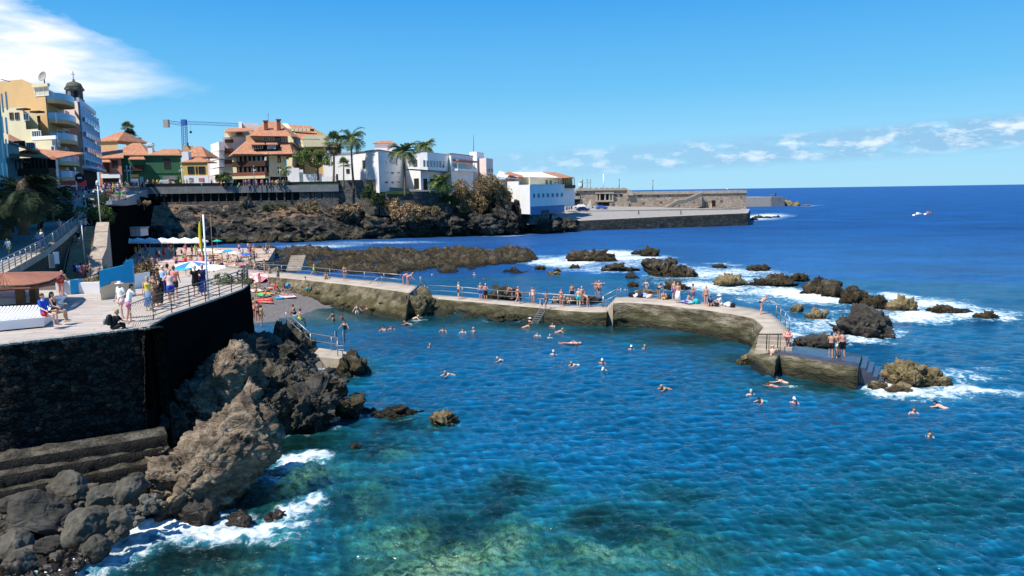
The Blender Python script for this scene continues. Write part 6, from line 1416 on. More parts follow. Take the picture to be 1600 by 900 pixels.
bush(440, 289, 210, 3.0, 1.2, 'leaflight', 'pale green planting in front of the tiled hotel', 34, 3000, .12, 8)
bush(143, 347, 100, 2.0, 2.2, 'leaflight', 'yellow green shrub at the head of the staircase', 35, 6000, .10, 10)
bush(158, 350, 99.5, 1.6, 2.4, 'leaflight', 'sunlit green shrub right of the staircase head', 36, 5000, .10, 9)
bush(152, 325, 114, 2.2, 2.2, 'leaf', 'blue green bush under the viewing platform', 37, 5000, .10, 9)
bush(170, 362, 104, 1.3, 2.6, 'leaf', 'trailing green plant on the black wall beside the stairs', 38, 3500, .10, 8)
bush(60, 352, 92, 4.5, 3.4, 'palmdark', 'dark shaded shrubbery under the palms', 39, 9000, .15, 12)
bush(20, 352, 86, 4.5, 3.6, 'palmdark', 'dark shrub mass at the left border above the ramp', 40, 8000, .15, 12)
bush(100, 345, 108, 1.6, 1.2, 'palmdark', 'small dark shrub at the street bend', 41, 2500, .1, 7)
bush(147, 443, 72, .85, 1.3, 'leaflight', 'fresh green banana like plant behind the white low wall', 42, 1500, .16, 6, asp=1.7, up=.8)
bush(128, 445, 66, 1.6, .55, 'dryscrub', 'low brown ground plants behind the white low wall', 43, 2500, .06, 10)
bush(108, 447, 62, .8, .7, 'leaflight', 'yellowish small bush at the garden corner', 44, 1500, .06, 7)
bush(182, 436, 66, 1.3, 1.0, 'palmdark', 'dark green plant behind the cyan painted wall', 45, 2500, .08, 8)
bush(228, 447, 58, 1.3, 2.0, 'scrub', 'dry brown potted shrub behind the women at the railing', 46, 4500, .07, 9)
bush(362, 448, 49, 1.7, .9, 'palm', 'grey green low shrub in the corner of the bastion', 47, 5000, .05, 10)
bush(382, 444, 49.5, .55, 1.1, 'palmdark', 'small dark shrub at the tip of the bastion', 48, 2000, .05, 6)
# ------------------------------------------------------------ people
def ringtube(vs, fs, rings, n=12):
 """rings: (centre, tangent, side, a, b)"""
 b0 = len(vs)
 for c, t_, s_, a, b in rings:
  t_ = Vector(t_).normalized(); s_ = Vector(s_); s_ = (s_ - t_ * s_.dot(t_)).normalized(); w = t_.cross(s_)
  for k in range(n):
   an = 2 * PI * k / n; vs.append(Vector(c) + s_ * (a * math.cos(an)) + w * (b * math.sin(an)))
 for i in range(len(rings) - 1):
  for k in range(n): fs.append((b0 + i * n + k, b0 + i * n + (k + 1) % n, b0 + (i + 1) * n + (k + 1) % n, b0 + (i + 1) * n + k))
 fs.append(tuple(b0 + k for k in range(n))[::-1]); fs.append(tuple(b0 + (len(rings) - 1) * n + k for k in range(n)))
def chain(vs, fs, pts, rad, side=(1, 0, 0), n=12):
 pts = [Vector(p) for p in pts]; rr = []
 for i, p in enumerate(pts):
  t_ = pts[min(i + 1, len(pts) - 1)] - pts[max(i - 1, 0)]
  s = Vector(side)
  if abs(t_.normalized().dot(s)) > .9: s = Vector((0, 1, 0))
  a, b = rad[i] if isinstance(rad[i], tuple) else (rad[i], rad[i]); rr.append((p, t_, s, a, b))
 ringtube(vs, fs, rr, n)
def rounded(pts, rad, cap=.5):
 """adds small end rings so the chain ends round"""
 p0, p1 = Vector(pts[0]), Vector(pts[1]); q1, q0 = Vector(pts[-2]), Vector(pts[-1])
 f = lambda r, k: (r[0] * k, r[1] * k) if isinstance(r, tuple) else r * k
 r0 = rad[0][1] if isinstance(rad[0], tuple) else rad[0]; r1 = rad[-1][1] if isinstance(rad[-1], tuple) else rad[-1]
 a = p0 - (p1 - p0).normalized() * r0 * .7; b = q0 + (q0 - q1).normalized() * r1 * .7
 return [a] + list(pts) + [b], [f(rad[0], cap)] + list(rad) + [f(rad[-1], cap)]
POSE = dict(
 stand=dict(lean=2, hip=(4, -3), knee=(4, 2), sh=(8, -4), ab=(11, 9), el=(18, 12)),
 relax=dict(lean=0, hip=(10, -4), knee=(18, 0), sh=(-14, 6), ab=(30, 10), el=(70, 14), ab2=(-55, 0)),
 hips=dict(lean=3, hip=(2, -2), knee=(2, 2), sh=(-16, -16), ab=(34, 34), el=(60, 60), ab2=(-60, -60)),
 fold=dict(lean=4, hip=(3, -3), knee=(3, 3), sh=(18, 18), ab=(12, 12), el=(95, 95), ab2=(-50, -50)),
 walk=dict(lean=4, hip=(24, -20), knee=(8, 22), sh=(-22, 24), ab=(8, 8), el=(18, 30)),
 rail=dict(lean=14, hip=(6, -6), knee=(6, 4), sh=(48, 52), ab=(10, 12), el=(38, 30)),
 bend=dict(lean=68, hip=(10, -2), knee=(14, 6), sh=(14, 22), ab=(6, 10), el=(20, 24), head=40),
 dive=dict(lean=52, hip=(22, 6), knee=(34, 22), sh=(45, 50), ab=(8, 8), el=(14, 10), head=20),
 ground=dict(lean=14, hip=(118, 112), knee=(118, 100), sh=(42, 48), ab=(10, 10), el=(34, 30), seat=.105),
 chair=dict(lean=-6, hip=(86, 82), knee=(80, 74), sh=(26, 20), ab=(10, 14), el=(60, 50), seat=.10),
 perch=dict(lean=6, hip=(82, 60), knee=(70, 50), sh=(-6, -8), ab=(22, 18), el=(8, 6), seat=.10),
 sprawl=dict(lean=-32, hip=(88, 84), knee=(16, 30), sh=(-44, -40), ab=(14, 14), el=(4, 4), seat=.10),
 lie=dict(lean=0, hip=(2, -2), knee=(6, 4), sh=(10, 0), ab=(24, 20), el=(20, 20), flat=1),
 tread=dict(lean=10, hip=(30, -10), knee=(40, 30), sh=(58, 40), ab=(26, 44), el=(6, 30), water=1.40),
 wade=dict(lean=8, hip=(10, -8), knee=(10, 6), sh=(24, 30), ab=(28, 34), el=(20, 16), water=.86),
 prone=dict(lean=0, hip=(-6, 8), knee=(6, 14), sh=(150, 120), ab=(26, 48), el=(12, 24), swim=1, head=-50),
 crawl=dict(lean=0, hip=(-6, 8), knee=(6, 10), sh=(170, 80), ab=(20, 40), el=(10, 40), swim=1, head=-25),
 backfloat=dict(lean=0, hip=(6, -2), knee=(4, 4), sh=(10, 10), ab=(70, 60), el=(10, 10), flat=2),
 climb=dict(lean=8, hip=(66, 8), knee=(78, 12), sh=(84, 70), ab=(10, 12), el=(30, 50)))
def joints(ps):
 p = POSE[ps]; J = {}; u = Vector((0, math.sin(R(p['lean'])), math.cos(R(p['lean'])))); P0 = Vector((0, 0, 0)); J['u'] = u
 J['P0'] = P0; J['waist'] = P0 + u * .16; J['chest'] = P0 + u * .36; J['neck'] = P0 + u * .52
 hl = R(p['lean'] * .6 + p.get('head', 0) * -.4) ; hd = Vector((0, math.sin(hl), math.cos(hl)))
 if p.get('swim'): hd = Vector((0, -math.sin(R(40)), math.cos(R(40))))
 J['hd'] = hd; J['headc'] = J['neck'] + hd * .155 + Vector((0, .015, 0))
 for i, s in enumerate((-1, 1)):
  h = R(p['hip'][i]); k = R(p['knee'][i]); hp = P0 + Vector((s * .088, 0, -.035)); kn = hp + Vector((s * .025, math.sin(h), -math.cos(h))).normalized() * .42
  g = h - k; an = kn + Vector((0, math.sin(g), -math.cos(g))) * .41
  fa = g + R(84) if not (p.get('swim') or p.get('flat')) else g + R(30)
  if ps in ('stand', 'relax', 'hips', 'fold', 'walk', 'rail', 'bend', 'dive', 'climb'): fd = Vector((s * .15, .98, -.10)).normalized()
  else: fd = Vector((s * .1, math.sin(fa), -math.cos(fa))).normalized()
  J['hip', i], J['knee', i], J['ankle', i] = hp, kn, an; J['heel', i] = an - fd * .05 + Vector((0, 0, -.035)); J['toe', i] = an + fd * .17 + Vector((0, 0, -.045))
  s_ = P0 + u * .465 + Vector((s * .175, 0, 0)); a = R(p['ab'][i]); f = R(p['sh'][i]); e = R(p['el'][i]); a2 = R(p['ab'][i] + p.get('ab2', (0, 0))[i])
  e1 = s_ + Vector((s * math.sin(a), math.sin(f) * math.cos(a), -math.cos(f) * math.cos(a))).normalized() * .285
  d2 = Vector((s * math.sin(a2), math.sin(f + e) * math.cos(a2), -math.cos(f + e) * math.cos(a2))).normalized()
  w = e1 + d2 * .25; J['sho', i], J['elb', i], J['wri', i], J['hdir', i] = s_, e1, w, d2
 # placing
 T = Matrix.Identity(4)
 if p.get('flat') == 1: T = Matrix.Translation((0, 0, .12)) @ Matrix.Rotation(R(90), 4, 'X')
 elif p.get('flat') == 2: T = Matrix.Translation((0, 0, -.04)) @ Matrix.Rotation(R(90), 4, 'X')
 elif p.get('swim'): T = Matrix.Translation((0, -.3, -.17)) @ Matrix.Rotation(R(-72), 4, 'X')
 elif 'seat' in p: T = Matrix.Translation((0, 0, p['seat']))
 else:
  lo = min(J['ankle', 0].z, J['ankle', 1].z) - .085; T = Matrix.Translation((0, 0, -lo))
  if 'water' in p: T = Matrix.Translation((0, 0, -p['water'])) @ T
 J['T'] = T; return J
def finish(vs, fs, T, name, vox=None):
 me = bpy.data.meshes.new(name); me.from_pydata([tuple(T @ v) for v in vs], [], fs); me.update()
 if vox:
  bm = bmesh.new(); bm.from_mesh(me); bmesh.ops.recalc_face_normals(bm, faces=bm.faces); bm.to_mesh(me); bm.free()
  o = bpy.data.objects.new('tmp', me); COL.objects.link(o); md = o.modifiers.new('r', 'REMESH'); md.mode = 'VOXEL'; md.voxel_size = vox
  sm = o.modifiers.new('s', 'SMOOTH'); sm.iterations = 2; sm.factor = .5
  dg = bpy.context.evaluated_depsgraph_get(); dg.update(); me2 = bpy.data.meshes.new_from_object(o.evaluated_get(dg)); me2.name = name
  bpy.data.objects.remove(o); me = me2
 me.polygons.foreach_set('use_smooth', [True] * len(me.polygons)); me.materials.clear(); me.materials.append(None); return me
_cache = {}
def part(ps, kind, fem):
 key = (ps, kind, fem)
 if key in _cache: return _cache[key]
 J = joints(ps); u = J['u']; P0 = J['P0']; vs = []; fs = []; hw = .95 if fem else 1.0; vox = None
 def torso(k0, k1, g, wf=1.0):
  prof = [(-.10, .10, .085), (-.04, .155, .115), (.03, .165 if fem else .158, .118), (.10, .150, .105), (.17, .128 if fem else .142, .095), (.24, .138, .10), (.32, .155, .112), (.40, .165, .108), (.46, .170, .090), (.50, .11, .07), (.53, .06, .055)]
  pr = [q for q in prof if k0 - 1e-6 <= q[0] <= k1 + 1e-6]
  ringtube(vs, fs, [(P0 + u * k, u, (1, 0, 0), (a * hw + g) * wf, b + g) for k, a, b in pr], 14)
 def leg(i, k1, g, g2=None):   # k1: 0 hip .. 1 knee .. 2 ankle
  hp, kn, an = J['hip', i], J['knee', i], J['ankle', i]; L = [(hp.lerp(kn, k), r) for k, r in ((-.05, .088), (.2, .085), (.5, .070), (.8, .056), (1.0, .052))] + [(kn.lerp(an, k), r) for k, r in ((.12, .050), (.35, .054), (.6, .044), (.85, .033), (1.0, .032))]
  L = [x for j, x in enumerate(L) if (j / 4 if j < 5 else 1 + (j - 4) / 5) <= k1 + 1e-6]; g2 = g if g2 is None else g2; nn = len(L)
  pp, rr = rounded([x[0] for x in L], [x[1] + g + (g2 - g) * j / nn for j, x in enumerate(L)]) if g == 0 else ([x[0] for x in L], [x[1] + g + (g2 - g) * j / nn for j, x in enumerate(L)]); chain(vs, fs, pp, rr)
 def arm(i, k1, g):
  s, e, w = J['sho', i], J['elb', i], J['wri', i]; L = [(s.lerp(e, k), r) for k, r in ((-.12, .048), (.0, .052), (.3, .046), (.7, .038), (1.0, .035))] + [(e.lerp(w, k), r) for k, r in ((.25, .037), (.6, .030), (1.0, .022))]
  L = [x for j, x in enumerate(L) if j / 4 <= k1 + 1e-6] if k1 < 1.7 else L
  pp, rr = rounded([x[0] for x in L], [x[1] * (.9 if fem else 1) + g for x in L]); chain(vs, fs, pp, rr, n=10)
 hc, hd = J['headc'], J['hd']; fwd = Vector((1, 0, 0)).cross(hd) * -1
 if fwd.y < 0 and not POSE[ps].get('swim'): fwd = -fwd
 if POSE[ps].get('swim'): fwd = hd.cross(Vector((1, 0, 0))); fwd = fwd if fwd.dot(u) > 0 else -fwd
 if kind in ('body', 'lowbody'):
  vox = .0165 if kind == 'body' else None; torso(-1, 1, 0)
  for s in (-1, 1):
   if fem: c = P0 + u * .36 + Vector((s * .07, 0, 0)) + Vector((0, math.cos(math.asin(u.y)), -u.y)) * .085; ringtube(vs, fs, [(c + Vector((0, 0, k)), (0, 0, 1), (1, 0, 0), r, r) for k, r in ((-.055, .02), (-.03, .048), (0, .058), (.03, .045), (.055, .02))], 10)
  for i in (0, 1):
   leg(i, 2, 0); arm(i, 2, 0)
   pp, rr = rounded([J['heel', i], J['ankle', i].lerp(J['toe', i], .35) + Vector((0, 0, -.02)), J['toe', i]], [(.032, .036), (.040, .032), (.040, .018)]); chain(vs, fs, pp, rr)
   s = -1 if i == 0 else 1; w, d = J['wri', i], J['hdir', i]; sd_ = Vector((0, 1, 0)) if abs(d.y) < .8 else Vector((0, 0, 1)); sd_ = (sd_ - d * sd_.dot(d)).normalized(); nrm = d.cross(sd_)
   pp, rr = rounded([w, w + d * .04, w + d * .085], [(.022, .018), (.036, .017), (.038, .014)]);
   ringtube(vs, fs, [(p_, d, sd_, (r_[0] if isinstance(r_, tuple) else r_), (r_[1] if isinstance(r_, tuple) else r_)) for p_, r_ in zip(pp, rr)], 10)
   for j, (o_, l_) in enumerate(((-.030, .062), (-.010, .074), (.010, .070), (.030, .055))):
    a = w + d * .08 + sd_ * o_; b = a + (d + sd_ * o_ * 5).normalized() * l_ * .5; c = b + (d * .8 + nrm * (-s * .5) + sd_ * o_ * 5).normalized() * l_ * .5
    pp, rr = rounded([a, b, c], [.0105, .010, .0085]); chain(vs, fs, pp, rr, n=6)
   a = w + d * .03 + sd_ * .028; b = a + (d * .6 + sd_ * .9).normalized() * .035; c = b + (d * 1.0 + sd_ * .35).normalized() * .032; pp, rr = rounded([a, b, c], [.014, .012, .010]); chain(vs, fs, pp, rr, n=6)
  pp = [J['neck'] - u * .06, J['neck'] + hd * .02, hc - hd * .05]; chain(vs, fs, pp, [.062, .052, .055])
  ringtube(vs, fs, [(hc + hd * k + fwd * o_, hd, (1, 0, 0), a, b) for k, a, b, o_ in ((-.118, .020, .022, .035), (-.10, .044, .045, .028), (-.06, .060, .072, .012), (-.01, .072, .090, 0), (.04, .077, .096, -.004), (.08, .068, .084, -.008), (.105, .045, .055, -.008), (.118, .015, .02, -.008))], 16)
  c = hc + fwd * .093 - hd * .015; ringtube(vs, fs, [(c + hd * .035 - fwd * .014, -hd, (1, 0, 0), .008, .010), (c, -hd, (1, 0, 0), .012, .016), (c - hd * .022, -hd, (1, 0, 0), .016, .020), (c - hd * .03, -hd, (1, 0, 0), .008, .01)], 8)
  for s in (-1, 1):
   c = hc + Vector((s * .077, 0, 0)) - hd * .01; ringtube(vs, fs, [(c - Vector((s * .006, 0, 0)), (s, 0, 0), hd, .030, .020), (c + Vector((s * .012, 0, 0)) - fwd * .006, (s, 0, 0), hd, .028, .018)], 8)
  for k_, w_ in ((-.062, .022),): c = hc + fwd * .082 + hd * k_; ringtube(vs, fs, [(c - hd * .008, hd, (1, 0, 0), w_ * .6, .012), (c, hd, (1, 0, 0), w_, .014), (c + hd * .008, hd, (1, 0, 0), w_ * .6, .012)], 8)
 elif kind == 'trunks': torso(-.11, .10, .018); leg(0, .5, .022, .040); leg(1, .5, .022, .040)
 elif kind == 'long_trunks': torso(-.11, .10, .020); leg(0, .9, .025, .050); leg(1, .9, .025, .050)
 elif kind == 'trousers': torso(-.11, .10, .018); leg(0, 1.85, .022, .03); leg(1, 1.85, .022, .03)
 elif kind == 'brief': torso(-.11, .04, .010); leg(0, .0, .010); leg(1, .0, .010)
 elif kind == 'bikini_top':
  torso(.32, .40, .022)
 elif kind == 'swimsuit': torso(-.11, .41, .012)
 elif kind == 'tshirt': torso(-.06, .51, .022); arm(0, .95, .020); arm(1, .95, .020)
 elif kind == 'vest': torso(-.06, .46, .020)
 elif kind == 'dress':
  torso(-.06, .46, .018); kn = (J['knee', 0] + J['knee', 1]) / 2; ringtube(vs, fs, [(P0 + u * .02, u, (1, 0, 0), .18, .13), (P0.lerp(kn, .5), P0 - kn, (1, 0, 0), .21, .17), (P0.lerp(kn, 1.15), P0 - kn, (1, 0, 0), .24, .20)], 16)
 elif kind in ('wrap', 'long_skirt'):
  kn = (J['ankle', 0] + J['ankle', 1]) / 2; ringtube(vs, fs, [(P0 + u * .08, u, (1, 0, 0), .17, .13), (P0.lerp(kn, .4), P0 - kn, (1, 0, 0), .21, .17), (P0.lerp(kn, .85), P0 - kn, (1, 0, 0), .22, .18)], 16)
 elif kind in ('hair', 'long_hair', 'cap', 'hat'):
  b_ = -fwd
  if kind != 'hat':
   ringtube(vs, fs, [(hc + hd * k + b_ * o_, hd, (1, 0, 0), a, b) for k, a, b, o_ in ((-.07, .058, .055, .035), (-.03, .078, .075, .026), (.03, .085, .092, .014), (.07, .080, .094, .008), (.11, .058, .068, .008), (.135, .02, .025, .008))], 14)
  if kind == 'long_hair':
   p_ = hc + b_ * .07; chain(vs, fs, [p_ + hd * .03, p_ - hd * .08 + b_ * .01, p_ - hd * .2 + b_ * .02, p_ - hd * .30 + b_ * .02], [(.075, .05), (.085, .05), (.08, .035), (.04, .015)])
  if kind == 'cap': ringtube(vs, fs, [(hc + hd * .045 + fwd * .06, fwd, (1, 0, 0), .07, .012), (hc + hd * .035 + fwd * .165, fwd, (1, 0, 0), .055, .006)], 12)
  if kind == 'hat':
   ringtube(vs, fs, [(hc + hd * k - fwd * .004, hd, (1, 0, 0), a, a * 1.1) for k, a in ((.035, .19), (.05, .175), (.058, .088), (.10, .084), (.13, .070), (.142, .03))], 18)
 me = finish(vs, fs, J['T'], kind if kind != 'body' else 'person', vox); _cache[key] = me; return me
def skinm(nm, c): return plain(nm, c, .55, .06, 8, spec=.35)
SK = [skinm('tan_skin', (.50, .27, .17)), skinm('fair_skin', (.66, .42, .31)), skinm('brown_skin', (.30, .16, .095)), skinm('reddened_skin', (.60, .30, .21)), skinm('olive_skin', (.42, .24, .145))]
CC = dict(red=(.62, .03, .03), blue=(.02, .08, .50), navy=(.015, .02, .09), black=(.012, .012, .014), white=(.78, .78, .76), green=(.10, .50, .10), turquoise=(.02, .48, .52), pink=(.75, .18, .38), yellow=(.80, .62, .08), orange=(.80, .28, .04), grey=(.25, .26, .28), salmon=(.78, .26, .20), brown=(.12, .06, .035), cyan=(.04, .35, .70), purple=(.20, .08, .35), palepink=(.80, .52, .50), lightblue=(.35, .50, .75), floral=(.18, .28, .50), lime=(.35, .70, .10), darkbrown=(.045, .025, .015), blonde=(.45, .30, .14), greyhair=(.45, .43, .41))
CM_ = {}
def cloth(c):
 if c not in CM_: CM_[c] = plain(c + '_cloth', CC[c], .85, .12, 5, rand=.12)
 return CM_[c]
NAMEOF = dict(trunks='swim_trunks', long_trunks='shorts', trousers='trousers', brief='swim_briefs', bikini_top='bikini_top', swimsuit='swimsuit', tshirt='t_shirt', vest='vest', dress='dress', wrap='wrap_skirt', long_skirt='skirt', hair='hair', long_hair='hair', cap='cap', hat='sun_hat')
PCOUNT = 0
FAR = []
def far_person(ps, loc, face, outfit, skin):
 items = [x.split(':') for x in outfit.split()]; fem = any(x[0] in ('dress', 'long_hair') for x in items); Mw = Matrix.Translation(loc) @ Matrix.Rotation(R(face), 4, 'Z')
 for me, mt in [(part(ps, 'lowbody', fem), SK[skin])] + [(part(ps, k, fem), cloth(c)) for k, c in items]: FAR.append((me, Mw, mt))
def person(ps, loc, face, outfit, label, skin=0, sc=1.0, group=None, cat='person'):
 """face: degrees, 0 = looking away from the photographer, 180 = towards, 90 = to the left of the photo"""
 global PCOUNT; PCOUNT += 1
 items = [x.split(':') for x in outfit.split()]
 fem = any(x[0] in ('bikini_top', 'swimsuit', 'dress', 'long_hair') for x in items)
 o = bpy.data.objects.new('person', part(ps, 'body', fem)); COL.objects.link(o); o.location = loc; o.rotation_euler = (0, 0, R(face)); o.scale = (sc, sc, sc)
 o.material_slots[0].link = 'OBJECT'; o.material_slots[0].material = SK[skin]; tag(o, label, cat, group)
 for k, c in items:
  q = bpy.data.objects.new(NAMEOF[k], part(ps, k, fem)); COL.objects.link(q); q.parent = o; q.material_slots[0].link = 'OBJECT'; q.material_slots[0].material = cloth(c)
 return o
# --- terrace
T = lambda x, y: G(x, y, TZ)
person('rail', T(203, 503), -62, 'tshirt:white trunks:pink hair:black', 'woman in white t-shirt and pink shorts leaning on the start of the terrace railing', 3)
person('relax', T(191, 498), 150, 'tshirt:white trunks:palepink hat:white', 'woman in white with white sun hat behind the woman in pink shorts', 1)
person('ground', T(178, 515), -75, 'tshirt:black trousers:black hair:blonde', 'person in black sitting on the terrace floor with a big black backpack', 1)
b = T(178, 515); m = MB(); m.lathe([(.10, -.28), (.20, -.24), (.24, -.05), (.22, .14), (.14, .25), (.04, .28)], (0, 0, 0), 14)
bp_ = empty('backpack', (b.x - .10, b.y - .10, TZ + .44), 0, 'big black backpack on the back of the person sitting on the floor', 'backpack'); o = m.build('bag', M['black'], bp_, smooth=True); o.scale = (.55, .8, .85); m = MB(); m.lathe([(.06, -.14), (.13, -.12), (.14, .02), (.10, .1), (.03, .11)], (0, 0, 0), 12); o = m.build('front_pocket', M['darkconc'], bp_, smooth=True); o.location = (-.17, -.03, -.06); o.scale = (.6, 1, 1)
person('bend', T(96, 461), 20, 'trunks:red', 'bare backed man in red shorts bending over the white planter', 3)
person('relax', T(233, 485), -150, 'vest:yellow long_skirt:floral long_hair:blonde', 'blonde woman in yellow top and blue patterned skirt at the bend of the railing', 0, .98)
person('rail', T(244, 480), 195, 'bikini_top:brown long_skirt:brown long_hair:darkbrown', 'long haired woman in brown leaning over the railing next to the blonde', 0)
person('rail', T(252, 477), 165, 'tshirt:black trousers:black long_hair:brown', 'woman in black trousers between the long haired woman and the blue shorts man', 0)
person('rail', T(268, 473.5), 40, 'tshirt:palepink long_trunks:blue hair:greyhair', 'person in pale pink shirt and blue shorts leaning on the railing', 3)
person('relax', T(274, 466), 10, 'tshirt:salmon long_trunks:black hair:brown', 'tall person in salmon red t-shirt seen from behind at the terrace rail', 3, 1.04)
person('stand', T(257, 462), 170, 'vest:lightblue trousers:navy cap:white', 'man in light blue vest and white cap further back on the terrace', 1)
person('relax', T(264, 459), 0, 'vest:grey trunks:black hair:black', 'dark haired person right behind the man in the white cap', 0)
person('rail', T(307, 463), -160, 'tshirt:black long_trunks:black hair:greyhair', 'heavy man in black t-shirt and shorts looking down over the railing', 1, 1.02)
person('stand', T(318, 462), 0, 'tshirt:navy wrap:blue cap:salmon', 'person wrapped in a bright blue towel beside the man in black', 3, 1.02)
# couple on the white lounger
BENCHZ = TZ + .62
person('chair', G(70, 492, BENCHZ), -95, 'tshirt:blue trunks:red hair:brown', 'man in blue t-shirt and red shorts sitting on the end of the white lounger', 1, 1.05)
person('chair', G(85, 487, BENCHZ), -80, 'swimsuit:black long_hair:black', 'dark haired woman in black sitting on the lounger beside the man in blue', 0)
# --- ramp and stairs
def onramp(px, py):
 ys = [a[1] for a in rp_][::-1]; Ys = [a[2] for a in rp_][::-1]; return P(px, py, float(np.interp(py, ys, Ys)))
for a in [('walk', 61, 387, 170, 'tshirt:lightblue trunks:blue hair:blonde', 'walker in light blue leaning near the ramp railing', 1), ('walk', 67, 384, 150, 'tshirt:white trunks:blue hair:blonde', 'walker in white shirt and blue shorts by the ramp railing', 1), ('stand', 66, 366, 10, 'tshirt:black trunks:brown hat:yellow', 'walker with a straw hat on the shaded ramp', 0), ('walk', 94, 365, 200, 'tshirt:palepink trunks:salmon hair:blonde', 'walker in pale pink near the top of the ramp railing', 3),
          ('walk', 14, 400, 190, 'tshirt:white trunks:yellow hair:brown', 'walker with white shirt and yellow shorts at the lower end of the ramp', 0), ('stand', 43, 362, 0, 'tshirt:navy trunks:grey hair:grey', 'person standing alone in deep shade under the palms', 1), ('stand', 82, 337, 0, 'tshirt:blue trunks:white hair:brown', 'person in bright blue shirt with light shorts in the shaded street', 0), ('stand', 90, 336, 20, 'tshirt:white trunks:blue hair:black', 'person with white shirt right of the bright blue shirt in the street', 1),
          ('walk', 84, 347, 180, 'tshirt:green trunks:grey hair:brown', 'person in green coming down the shaded ramp', 0), ('walk', 107.5, 335, 0, 'tshirt:black trousers:black hair:black', 'left one of two dark figures walking up the sunny ramp bend', 2), ('walk', 113, 335, 0, 'tshirt:navy trousers:black hair:black', 'right one of two dark figures walking up the sunny ramp bend', 2)]:
 o = person(a[0], onramp(a[1], a[2]), a[3], a[4], a[5], a[6])
def onstair(px, k): q = sa.lerp(sb2, k); d = ray(px, 400); x = d.x / d.y * q.y; return Vector((x, q.y, q.z + .12))
for a in [('walk', 125, .62, 170, 'tshirt:black trunks:white hair:black', 'person in black and white halfway down the stone staircase', 1), ('walk', 130, .86, 0, 'tshirt:white trunks:lightblue hair:brown', 'person in white shirt near the top of the staircase', 1), ('walk', 137, .86, 0, 'vest:lightblue trunks:navy hair:blonde', 'person in light blue beside the white shirt on the upper stairs', 1), ('stand', 116, .06, 180, 'tshirt:blue trunks:navy hair:black', 'person in blue at the foot of the staircase', 0), ('stand', 121, .04, 180, 'tshirt:lightblue trunks:grey hair:brown', 'person in light blue waiting at the foot of the staircase', 0), ('stand', 125, .05, 0, 'dress:pink long_hair:black', 'woman in a bright pink dress at the foot of the staircase', 0), ('stand', 133, .05, 200, 'tshirt:salmon trunks:brown hair:brown', 'person in salmon shirt at the bottom of the stone stairs', 0), ('stand', 140, .08, 120, 'bikini_top:white brief:white long_hair:brown', 'woman in white bikini beside the stair parapet', 0)]:
 person(a[0], onstair(a[1], a[2]), a[3], a[4], a[5], a[6])
